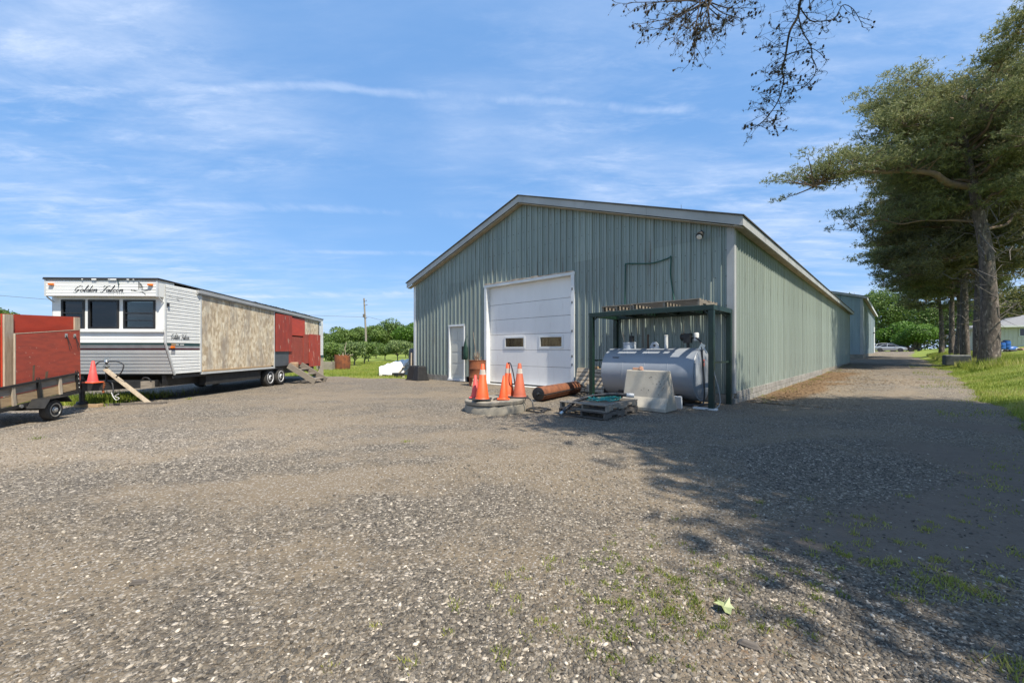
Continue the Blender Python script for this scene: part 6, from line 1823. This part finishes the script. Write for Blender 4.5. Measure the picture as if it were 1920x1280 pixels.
def weed_pts():
    P_ = []
    rr = random.Random(4)
    for px, py, s_ in [(1035, 1052, 1), (1028, 1068, .8), (953, 1086, .8), (932, 1105, 1), (858, 1138, 1), (972, 1126, .6), (962, 1150, .9), (1012, 1168, .7), (943, 1229, 1), (950, 1252, .8), (770, 1247, 1), (618, 1256, .6), (1043, 1183, .8), (1142, 1192, 1), (1160, 1075, .7),
                       (1210, 1090, .8), (1232, 1070, .7), (1260, 1085, .8), (1165, 1135, .9), (1230, 1120, 1), (1215, 1145, 1), (1250, 1150, .8), (1305, 1155, 1.1), (1105, 1165, .8), (1125, 1130, .8), (1180, 1150, .8), (1300, 1055, .6), (1345, 1060, .8), (1440, 1030, .7),
                       (1565, 1030, 1.3), (1600, 1000, 1), (1640, 975, 1.2), (1640, 1055, 1.4), (1680, 1055, 1.2), (1720, 1080, 1.1), (1745, 1065, 1), (1790, 1090, 1.3), (1830, 1110, 1.5), (1860, 1120, 1.3), (1890, 1250, 2.2), (1915, 1262, 2.2), (1905, 1040, 1.4), (1740, 995, 1), (1700, 930, 1),
                       (1425, 940, .9), (765, 828, 1.1), (355, 750, 1.6), (1430, 1180, .9), (1072, 1205, .8), (1500, 1075, .6), (1605, 970, .9), (1590, 1040, .8), (1810, 980, .9), (1760, 1050, .9), (1850, 1075, 1.1), (1880, 1090, 1.2), (1515, 935, .6), (70, 822, 1.4), (840, 1190, .5), (700, 1180, .5)]:
        P_.append((px, py, s_))
    for _ in range(190):
        P_.append((rr.gauss(1230, 120), rr.gauss(1130, 55), rr.uniform(.25, .6)))
    for _ in range(60):
        P_.append((rr.uniform(1500, 1910), rr.uniform(960, 1130), rr.uniform(.3, .8)))
    return P_

Xw, Yw, Hw = [], [], []
for px, py, s_ in weed_pts():
    if py < 700: continue
    g = gnd(px, py)
    nb = int(10 + 22 * s_)
    Xw.append(RN.normal(g.x, .016 * s_ + .006 * g.y * .5, nb)); Yw.append(RN.normal(g.y, .016 * s_ + .006 * g.y * .5, nb)); Hw.append(np.full(nb, .015 * (.6 + .7 * s_) * (1 + .10 * g.y)))
Xw = np.concatenate(Xw); Yw = np.concatenate(Yw); Hw = np.concatenate(Hw)
blades(Xw, Yw, Hw, .0085, 'gravel_weeds', 'weed', 'small green weeds sprouting through the gravel', 'weeds', gravel_z, 1.1)
# grass creeping in from the verge and along the foot of the side wall
Xe, Ye = scatter_an(9000, -2.5, 34, 3.3, 4.9); k = (inside(Xe, Ye) > -.1) & (wob(Xe * 2.2, Ye * 2.2) > .02 + .5 * inside(Xe, Ye))
blades(Xe[k], Ye[k], .055, .010, 'verge_grass', 'grass_blade', 'ragged grass creeping from the verge into the gravel', 'grass', gravel_z, .7)
Xf, Yf = scatter_an(2600, .6, 26, .06, .55); k = wob(Xf * 3, Yf * 3) > .18
blades(Xf[k], Yf[k], .05, .010, 'wall_weeds', 'weed', 'low weeds along the foot of the shed side wall', 'weeds', gravel_z, .8)
# clumps of green along the right foreground
Xg, Yg = [], []
for px, py, sx, sy, q in ((1655, 1058, 22, 6, 130), (1800, 1092, 55, 12, 420), (1900, 1255, 26, 12, 300), (1630, 985, 30, 4, 90), (1870, 900, 40, 30, 700)):
    for _ in range(q):
        g = gnd(max(1200, R.gauss(px, sx)), max(720, R.gauss(py, sy))); Xg.append(g.x); Yg.append(g.y)
k = np.sin(np.array(Xg) * 9) + np.sin(np.array(Yg) * 14 + np.array(Xg) * 5) > -.2
blades(np.array(Xg)[k], np.array(Yg)[k], .024, .010, 'clover_patch', 'grass_blade', 'patches of low green weeds in the shaded soil', 'weeds', gravel_z, 1.0)

# pine needles and dead leaves
def flecks(X, Y, L, w, name, mat, label, zf=gravel_z):
    n = len(X); a = RN.uniform(0, 2 * np.pi, n); Z = zf(X, Y) + .006
    dx, dy = np.cos(a) * L / 2, np.sin(a) * L / 2; ex, ey = -np.sin(a) * w / 2, np.cos(a) * w / 2
    tz = RN.uniform(-.2, .2, n) * L
    V = np.stack([np.stack([X - dx, Y - dy, Z], 1), np.stack([X + ex, Y + ey, Z + .002 + np.abs(tz) * .3], 1), np.stack([X + dx, Y + dy, Z + np.abs(tz)], 1), np.stack([X - ex, Y - ey, Z + .001], 1)], 1).reshape(-1, 3)
    return tag(np_obj(name, V, np.arange(n * 4).reshape(-1, 4), M[mat], tint=RN.uniform(0, 1, n), nv=4), label, 'litter', kind='stuff')

Xl, Yl = [], []
for f_, (cx, cy, rx, ry, an_, q) in enumerate(((1.0, 1.72, .45, .22, 0, 420), (2.9, 2.8, 1.2, .45, .15, 260))):
    Xl.append(RN.normal(cx, rx, q)); Yl.append(np.maximum(RN.normal(cy, ry, q), 1.2))
flecks(np.concatenate(Xl), np.concatenate(Yl), RN.uniform(.02, .06, 680), .0018, 'pine_needles', 'litter', 'brown fallen pine needles on the near gravel')
Xd, Yd = [], []
for a0, n0, sa, sn, q in ((5, .7, 4, .5, 500), (9, 1.8, 2, .5, 220), (14, 1.0, 4, .6, 600), (13, 3.0, 1.2, 1.2, 260), (20, 2.0, 4, 1.6, 1300), (4, .4, 3, .2, 500), (14, .8, 6, .5, 900), (11, 2.6, 1.0, 1.3, 500), (26, 2, 4, 2, 600)):
    aa = RN.normal(a0, sa, q); nn_ = np.abs(RN.normal(n0, sn, q)) + .12; aa = np.maximum(aa, .6)
    Xd.append(CR.x + D1.x * aa + D1.y * nn_); Yd.append(CR.y + D1.y * aa - D1.x * nn_)
Xd = np.concatenate(Xd); Yd = np.concatenate(Yd)
flecks(Xd, Yd, RN.uniform(.04, .10, len(Xd)), .04, 'leaf_litter', 'litter', 'brown leaf litter drifted along the shed wall and drive')

lf = MB(); g = gnd(1355, 1146)
pl_ = [(0, -.050), (.022, -.034), (.050, -.036), (.046, -.006), (.064, .018), (.036, .024), (.012, .056), (-.014, .034), (-.050, .040), (-.042, .006), (-.060, -.014), (-.026, -.028)]
vs = [(0, 0, .020)] + [(x * .78, y * .78, .012 + .022 * abs(x) / .05 + .01 * math.sin(i * 2.1)) for i, (x, y) in enumerate(pl_)]
lf.add(vs, [(0, i + 1, (i + 1) % 12 + 1) for i in range(12)])
M['maple'] = mk('maple', (0.30, 0.335, 0.155), (0.24, 0.275, 0.12), 30, 4, 0.5)
lo_ = lf.build('fallen_leaf', M['maple'], None); lo_.location = (g.x, g.y, float(gravel_z(g.x, g.y)) + .004); lo_.rotation_euler = (.25, .1, .5)
tag(lo_, 'single pale green fallen maple leaf on the near gravel', 'leaf')
for px, py, lab in ((1660, 944, None),):
    pass
for px, py, L_, rz_, lab in ((260, 1099, .055, .3, 'short dark bark piece on the gravel at lower left'), (1405, 1212, .06, -.5, 'dark grey bark chip on the near gravel below the fallen leaf')):
    g = gnd(px, py); o = MB().box((0, 0, .012), (L_ * 1.5, L_ * .55, .022), None, 0, .6).build('bark_chip', M['wood_dark'], None, bevel=.006)
    o.location = (g.x, g.y, float(gravel_z(g.x, g.y))); o.rotation_euler = (0, .1, rz_); tag(o, lab, 'bark')

# ---- loose stones (gravel) as real geometry near the camera
def stones(n, ymin, ymax, smin, smax, name, label, pw):
    y = ymin + (ymax - ymin) * RN.uniform(0, 1, n) ** pw
    x = RN.uniform(-1.32, 1.32, n) * y
    k_ = inside(x, y) > .05
    dd = np.clip(add(DIRT)(x, y), 0, 1) * .8 + np.clip(add(SOIL)(x, y), 0, 1) * .85
    base = sm(.1, .55, wob(x * .8, y * .8, .3, 2.5)) * .45
    k_ &= RN.uniform(0, 1, n) > np.clip(dd + base, 0, .93)
    x, y = x[k_], y[k_]; n = len(x)
    ico = np.array([(0, 0, 1), (.894, 0, .447), (.276, .851, .447), (-.724, .526, .447), (-.724, -.526, .447), (.276, -.851, .447), (.724, .526, -.447), (-.276, .851, -.447), (-.894, 0, -.447), (-.276, -.851, -.447), (.724, -.526, -.447), (0, 0, -1)])
    fc = np.array([(0, 1, 2), (0, 2, 3), (0, 3, 4), (0, 4, 5), (0, 5, 1), (1, 6, 2), (2, 7, 3), (3, 8, 4), (4, 9, 5), (5, 10, 1), (1, 10, 6), (2, 6, 7), (3, 7, 8), (4, 8, 9), (5, 9, 10)])
    s = smin + (smax - smin) * RN.uniform(0, 1, n) ** 2.6
    a = RN.uniform(0, 2 * np.pi, n); ca, sa = np.cos(a)[:, None], np.sin(a)[:, None]
    Vv = ico[None] * (1 + RN.uniform(-.28, .28, (n, 12, 1)))
    Vv = Vv * np.stack([s * RN.uniform(.8, 1.35, n), s * RN.uniform(.6, 1.0, n), s * RN.uniform(.35, .7, n)], 1)[:, None, :]
    tl = RN.normal(0, .25, (n, 1))
    zz_ = Vv[:, :, 2] + Vv[:, :, 0] * tl
    xx = Vv[:, :, 0] * ca - Vv[:, :, 1] * sa; yy = Vv[:, :, 0] * sa + Vv[:, :, 1] * ca
    z0 = gravel_z(x, y)
    P_ = np.stack([xx + x[:, None], yy + y[:, None], zz_ + (z0 + s * .12)[:, None]], -1).reshape(-1, 3)
    Fi = (fc[None] + (np.arange(n) * 12)[:, None, None]).reshape(-1, 3)
    tt = np.repeat(np.clip(RN.beta(2.0, 2.9, n) + (RN.uniform(0, 1, n) > .97) * .45, 0, 1), len(fc))
    return tag(np_obj(name, P_, Fi, M['pebble'], tint=tt), label, 'gravel', kind='stuff')

stones(66000, 1.35, 4.4, .0036, .0125, 'loose_gravel', 'loose grey and white stones of the near gravel', 1.15)
stones(30000, 4.2, 9.5, .006, .012, 'loose_stones', 'scattered paler stones on the farther gravel', 1.25)

# ------------------------------------------------------------------ utility pole and wires
pole = thing('utility_pole', 'weathered wooden utility pole standing in the orchard', 'pole', on(687, 62))
b0 = Vector(pole.location)
tpz = Vector(at(682.5, 559, 62)) - b0
MB().tube([(0, 0, -.2), tpz * .5 + Vector((.06, 0, 0)), tpz], [.17, .14, .11], 10).build('mast', M['pole_wood'], pole, smooth=True)
h1 = tpz * ((656 - 592) / (656 - 559) * .86 + .14)
for z, nm, l in ((.88, 'insulator_bracket', .45), (.66, 'service_bracket', .35), (.95, 'insulator_bracket', .4)):
    p = tpz * z; MB().bar(p + Vector((-.05, -.1, 0)), p + Vector((l, -.1, .02)), .06, .06).lathe([(.05, 0), (.06, .08), (.03, .14)], 8, p + Vector((l, -.1, .03))).build(nm, M['wire'], pole)
MB().box(tpz * .70 + Vector((-.05, -.2, 0)), (.26, .24, .5)).build('junction_box', M['bark_grey'], pole)
def wire(name, a, b, sag, label):
    a, b = Vector(a), Vector(b); pts = [a.lerp(b, i / 24) - Vector((0, 0, sag * 4 * (i / 24) * (1 - i / 24))) for i in range(25)]
    return tag(MB().tube(pts, .022, 5).build(name, M['wire'], None), label, 'wire')
wire('overhead_wire', b0 + tpz * .68, (-78, 38, 9.2), .8, 'overhead wire running left from the utility pole behind the trailer')
wire('overhead_wire', b0 + tpz * .70, (-9, 128, 6.6), 1.2, 'overhead wire running right from the utility pole behind the green shed')

# ------------------------------------------------------------------ parked cars
def car(name, label, loc, rz, paint, kind='sedan'):
    o = thing(name, label, 'car', loc, rz, 'cars parked at the end of the drive')
    if kind == 'sedan':
        L, Wd, belt, roof = 4.85, 1.85, .92, 1.45
        top = [(-2.42, .62), (-2.38, .93), (-1.75, 1.02), (-.95, 1.0), (.75, .99), (1.55, .90), (2.2, .74), (2.42, .58)]
        gh = [(-1.75, 1.01), (-1.0, 1.38), (-.4, 1.455), (.25, 1.43), (.7, 1.28), (1.25, .97)]
    else:
        L, Wd, belt, roof = 4.9, 1.95, 1.12, 1.80
        top = [(-2.42, .65), (-2.42, 1.10), (-2.0, 1.14), (-.95, 1.13), (.95, 1.12), (1.5, 1.08), (2.25, .95), (2.44, .65)]
        gh = [(-2.36, 1.12), (-2.05, 1.68), (-1.2, 1.79), (.1, 1.78), (.6, 1.62), (1.3, 1.12)]
    def tz(x, tbl):
        for (a, za), (b, zb) in zip(tbl, tbl[1:]):
            if a <= x <= b: return za + (zb - za) * (x - a) / (b - a)
        return tbl[0][1] if x < tbl[0][0] else tbl[-1][1]
    xs_ = np.linspace(-L / 2, L / 2, 25); m = MB(); vs = []
    for x in xs_:
        e = 1 - .16 * (abs(x) / (L / 2)) ** 4; w = Wd / 2 * e; zt_ = tz(x, top); zb = .24 + .06 * (abs(x) / (L / 2)) ** 6
        vs += [(x, -w * .9, zb), (x, -w, zb + .14), (x, -w, zt_ - .22), (x, -w * .95, zt_ - .05), (x, -w * .80, zt_), (x, w * .80, zt_), (x, w * .95, zt_ - .05), (x, w, zt_ - .22), (x, w, zb + .14), (x, w * .9, zb)]
    nq = 10
    fs = [(i * nq + j, (i + 1) * nq + j, (i + 1) * nq + (j + 1) % nq, i * nq + (j + 1) % nq) for i in range(24) for j in range(nq)] + [tuple(range(nq)), tuple(24 * nq + j for j in range(nq - 1, -1, -1))]
    m.add(vs, fs).build('body', paint, o, smooth=True, sharp=38)
    g = MB(); vs = []
    gx = np.linspace(gh[0][0], gh[-1][0], 15)
    for x in gx:
        z1 = tz(x, gh); z0 = tz(x, top) - .03; u = max(0, (z1 - z0) / (roof - belt)); wb = Wd / 2 * .90; wt = wb - .20 * u
        vs += [(x, -wb, z0), (x, -wt, max(z1 - .015, z0 + .001)), (x, wt, max(z1 - .015, z0 + .001)), (x, wb, z0)]
    g.add(vs, [(i * 4 + j, (i + 1) * 4 + j, (i + 1) * 4 + j + 1, i * 4 + j + 1) for i in range(14) for j in range(3)]).build('windows', M['car_glass'], o, smooth=True, sharp=30)
    rf = MB(); vs = []
    lo_, hi_ = (-1.15, .35) if kind == 'sedan' else (-2.1, .25)
    rx_ = np.linspace(lo_, hi_, 9)
    for x in rx_:
        z1 = tz(x, gh); wt = Wd / 2 * .90 - .20 * max(0, (z1 - tz(x, top)) / (roof - belt)) + .012
        vs += [(x, -wt, z1 - .045), (x, -wt * .93, z1 + .006), (x, wt * .93, z1 + .006), (x, wt, z1 - .045)]
    rf.add(vs, [(i * 4 + j, (i + 1) * 4 + j, (i + 1) * 4 + j + 1, i * 4 + j + 1) for i in range(8) for j in range(3)]).build('roof', paint, o, smooth=True, sharp=50)
    pl_ = MB()
    for s_ in (-1, 1):
        for x0, x1 in (((-.35, -.28)) if False else (-.42, -.30),):
            z1 = tz((x0 + x1) / 2, gh); pl_.bar((x0, s_ * Wd / 2 * .915, belt + .02), (x0 + .02, s_ * (Wd / 2 * .90 - .185), z1 - .03), .07, .03, (0, 1, 0))
        pl_.bar((gh[-1][0] - .02, s_ * Wd / 2 * .91, gh[-1][1] + .0), (gh[-3][0] + .05, s_ * (Wd / 2 * .90 - .17), gh[-3][1] - .02), .05, .03, (0, 1, 0))
        pl_.bar((gh[0][0] + .02, s_ * Wd / 2 * .91, gh[0][1]), (gh[1][0], s_ * (Wd / 2 * .90 - .17), gh[1][1] - .02), .10, .03, (0, 1, 0))
    pl_.build('pillars', paint, o)
    rw_ = .34 if kind == 'sedan' else .37
    for x in (-L * .30, L * .30):
        wheel(o, (x, -Wd / 2 + .10, rw_), Matrix.Rotation(math.pi / 2, 3, 'X'), rw_, rw_ * .66, .22, M['rim_steel'], 5)
        wheel(o, (x, Wd / 2 - .10, rw_), Matrix.Rotation(-math.pi / 2, 3, 'X'), rw_, rw_ * .66, .22, M['rim_steel'], 5)
        ar = MB()
        for s_ in (-1, 1):
            ar.lathe([(rw_ + .055, 0), (rw_ + .055, .012)], 20, (x, s_ * (Wd / 2 + .002) - (.006 if s_ > 0 else -.006), rw_ + .01), Matrix.Rotation(math.pi / 2, 3, 'X'))
        ar.build('wheel_arch', M['gasket'], o)
    for s_ in (-1, 1):
        MB().box((L / 2 - .22, s_ * (Wd / 2 - .20), .68), (.30, .26, .12)).build('headlight', M['lamp_clear'], o, bevel=.03)
        MB().box((-L / 2 + .12, s_ * (Wd / 2 - .20), .84), (.20, .28, .14)).build('tail_light', M['lamp_red'], o, bevel=.03)
        MB().box((.80, s_ * (Wd / 2 + .04), belt + .08), (.12, .16, .12)).build('door_mirror', paint, o, bevel=.03)
    return o

RC = SHED_RZ - math.pi / 2
def cpos(px, Y):
    p = on(px, Y); p.z = float(gravel_z(p.x, p.y)) + .0
    return p
car('parked_car', 'silver sedan parked side-on at the end of the drive, nearest the camera', cpos(1669, 80), RC, M['car_silver'])
car('parked_car', 'white sport utility car parked just behind the silver sedan', cpos(1670, 86), RC, M['car_white'], 'suv')
car('parked_car', 'dark car at the right, mostly hidden behind the two pale cars', cpos(1690, 90), RC, M['car_dark'])

# ------------------------------------------------------------------ house with barrels at the right edge
hp_ = on(1873, 45); hp_.z = 1.40
hs = thing('white_house', 'low white house with grey shingle roof at the right edge behind the pine', 'house', hp_, RC + .25)
HL, HD, HH = 12.0, 8.0, 2.45
wl = MB()
wx = (1.55, 3.65)
MBx = wl.bx(-.3, wx[0], 0, .2, -.6, HH).bx(wx[1], HL, 0, .2, -.6, HH).bx(wx[0], wx[1], 0, .2, -.6, 1.35).bx(wx[0], wx[1], 0, .2, 2.18, HH).bx(-.3, -.1, .2, HD, -.6, HH).bx(HL - .2, HL, .2, HD, -.6, HH)
wl.build('wall', M['house_white'], hs)
for k_ in range(38):
    x = -.22 + k_ * .32
    if wx[0] - .1 < x < wx[1] + .1: MB().bx(x, x + .03, -.018, -.001, -.5, 1.30).build('siding_batten', M['house_white'], hs)
    else: MB().bx(x, x + .03, -.018, -.001, -.5, HH - .02).build('siding_batten', M['house_white'], hs)
wf = MB().bx(wx[0] - .08, wx[1] + .08, -.05, -.02, 2.12, 2.22).bx(wx[0] - .08, wx[1] + .08, -.06, -.02, 1.29, 1.37).bx(wx[0] - .08, wx[0], -.05, -.02, 1.37, 2.12).bx(wx[1], wx[1] + .08, -.05, -.02, 1.37, 2.12).build('window_frame', M['white_trim'], hs)
MB().bx(wx[0], wx[1], .05, .06, 1.36, 2.17).build('window_pane', M['glass_dark'], hs)
MB().bx(wx[0] - .3, wx[1] + .3, .8, .82, .8, 2.3).build('room_back', M['dark'], hs)
rf = MB(); ov = .6
rf.add([(-.3 - ov, -ov, HH), (HL + ov, -ov, HH), (HL + ov, HD + ov, HH), (-.3 - ov, HD + ov, HH), (3.4, HD / 2, HH + 1.35), (HL - 3.6, HD / 2, HH + 1.35)], [(0, 1, 5, 4), (1, 2, 5), (2, 3, 4, 5), (3, 0, 4), (3, 2, 1, 0)])
rf.build('roof', M['house_roof'], hs)
MB().bx(-.3 - ov, HL + ov, -ov - .03, -ov, HH - .17, HH + .01).bx(-.33 - ov, -.3 - ov, -ov, HD + ov, HH - .17, HH + .01).build('gutter', M['white_trim'], hs)
for k_, (px, Y, s_, lab) in enumerate(((1878, 39.5, .9, 'blue plastic barrel nearest the pine trunk, in front of the house'), (1887, 39.8, 1.0, 'blue plastic barrel with a dark lid in front of the white house'))):
    p = on(px, Y); bo = thing('plastic_barrel', lab, 'barrel', p, 0, 'blue barrels')
    MB().lathe([(.25, 0), (.28, .04), (.29, .28), (.30, .30), (.29, .32), (.29, .58), (.30, .6), (.29, .62), (.28, .84), (.22, .88)], 22).build('barrel_body', M['blue_drum'], bo, smooth=True)
    MB().lathe([(.24, .88), (.24, .95), (.1, .98)], 18).build('barrel_lid', M['black_plastic'], bo, smooth=True); bo.scale = (s_, s_, s_)
p = on(1899, 39.6); bo = thing('blue_tarp', 'heap of blue tarpaulin right of the blue barrels', 'tarpaulin', p)
MB().lathe([(.55, 0), (.52, .10), (.4, .22), (.2, .28), (.1, .30)], 14).build('tarp', M['blue_drum'], bo, smooth=True); bo.scale = (1, .5, 1)
for k_, (px, Y, sx, lab, mt) in enumerate(((1882, 37.5, .35, 'crumpled white cloth on the grass before the blue barrels', 'cloth_white'), (1908, 38, .4, 'crumpled white cloth right of the blue tarpaulin', 'cloth_white'), (1893, 36.8, .55, 'dark scrap heap on the grass before the blue barrels', 'rubber'), (1915, 37.2, .5, 'brown scrap boards on the grass before the white house', 'stick'))):
    p = on(px, Y); bo = thing('scrap_heap', lab, 'scrap', p)
    for q in range(4):
        MB().box((R.uniform(-.5, .5) * sx, R.uniform(-.3, .3) * sx, .10), (sx * R.uniform(.5, 1.1), sx * .6, .14 + .1 * R.random()), Matrix.Rotation(R.uniform(0, 3), 3, 'Z') @ Matrix.Rotation(R.uniform(-.3, .3), 3, 'X'), 0, .7).build('piece', M[mt], bo, bevel=.02)
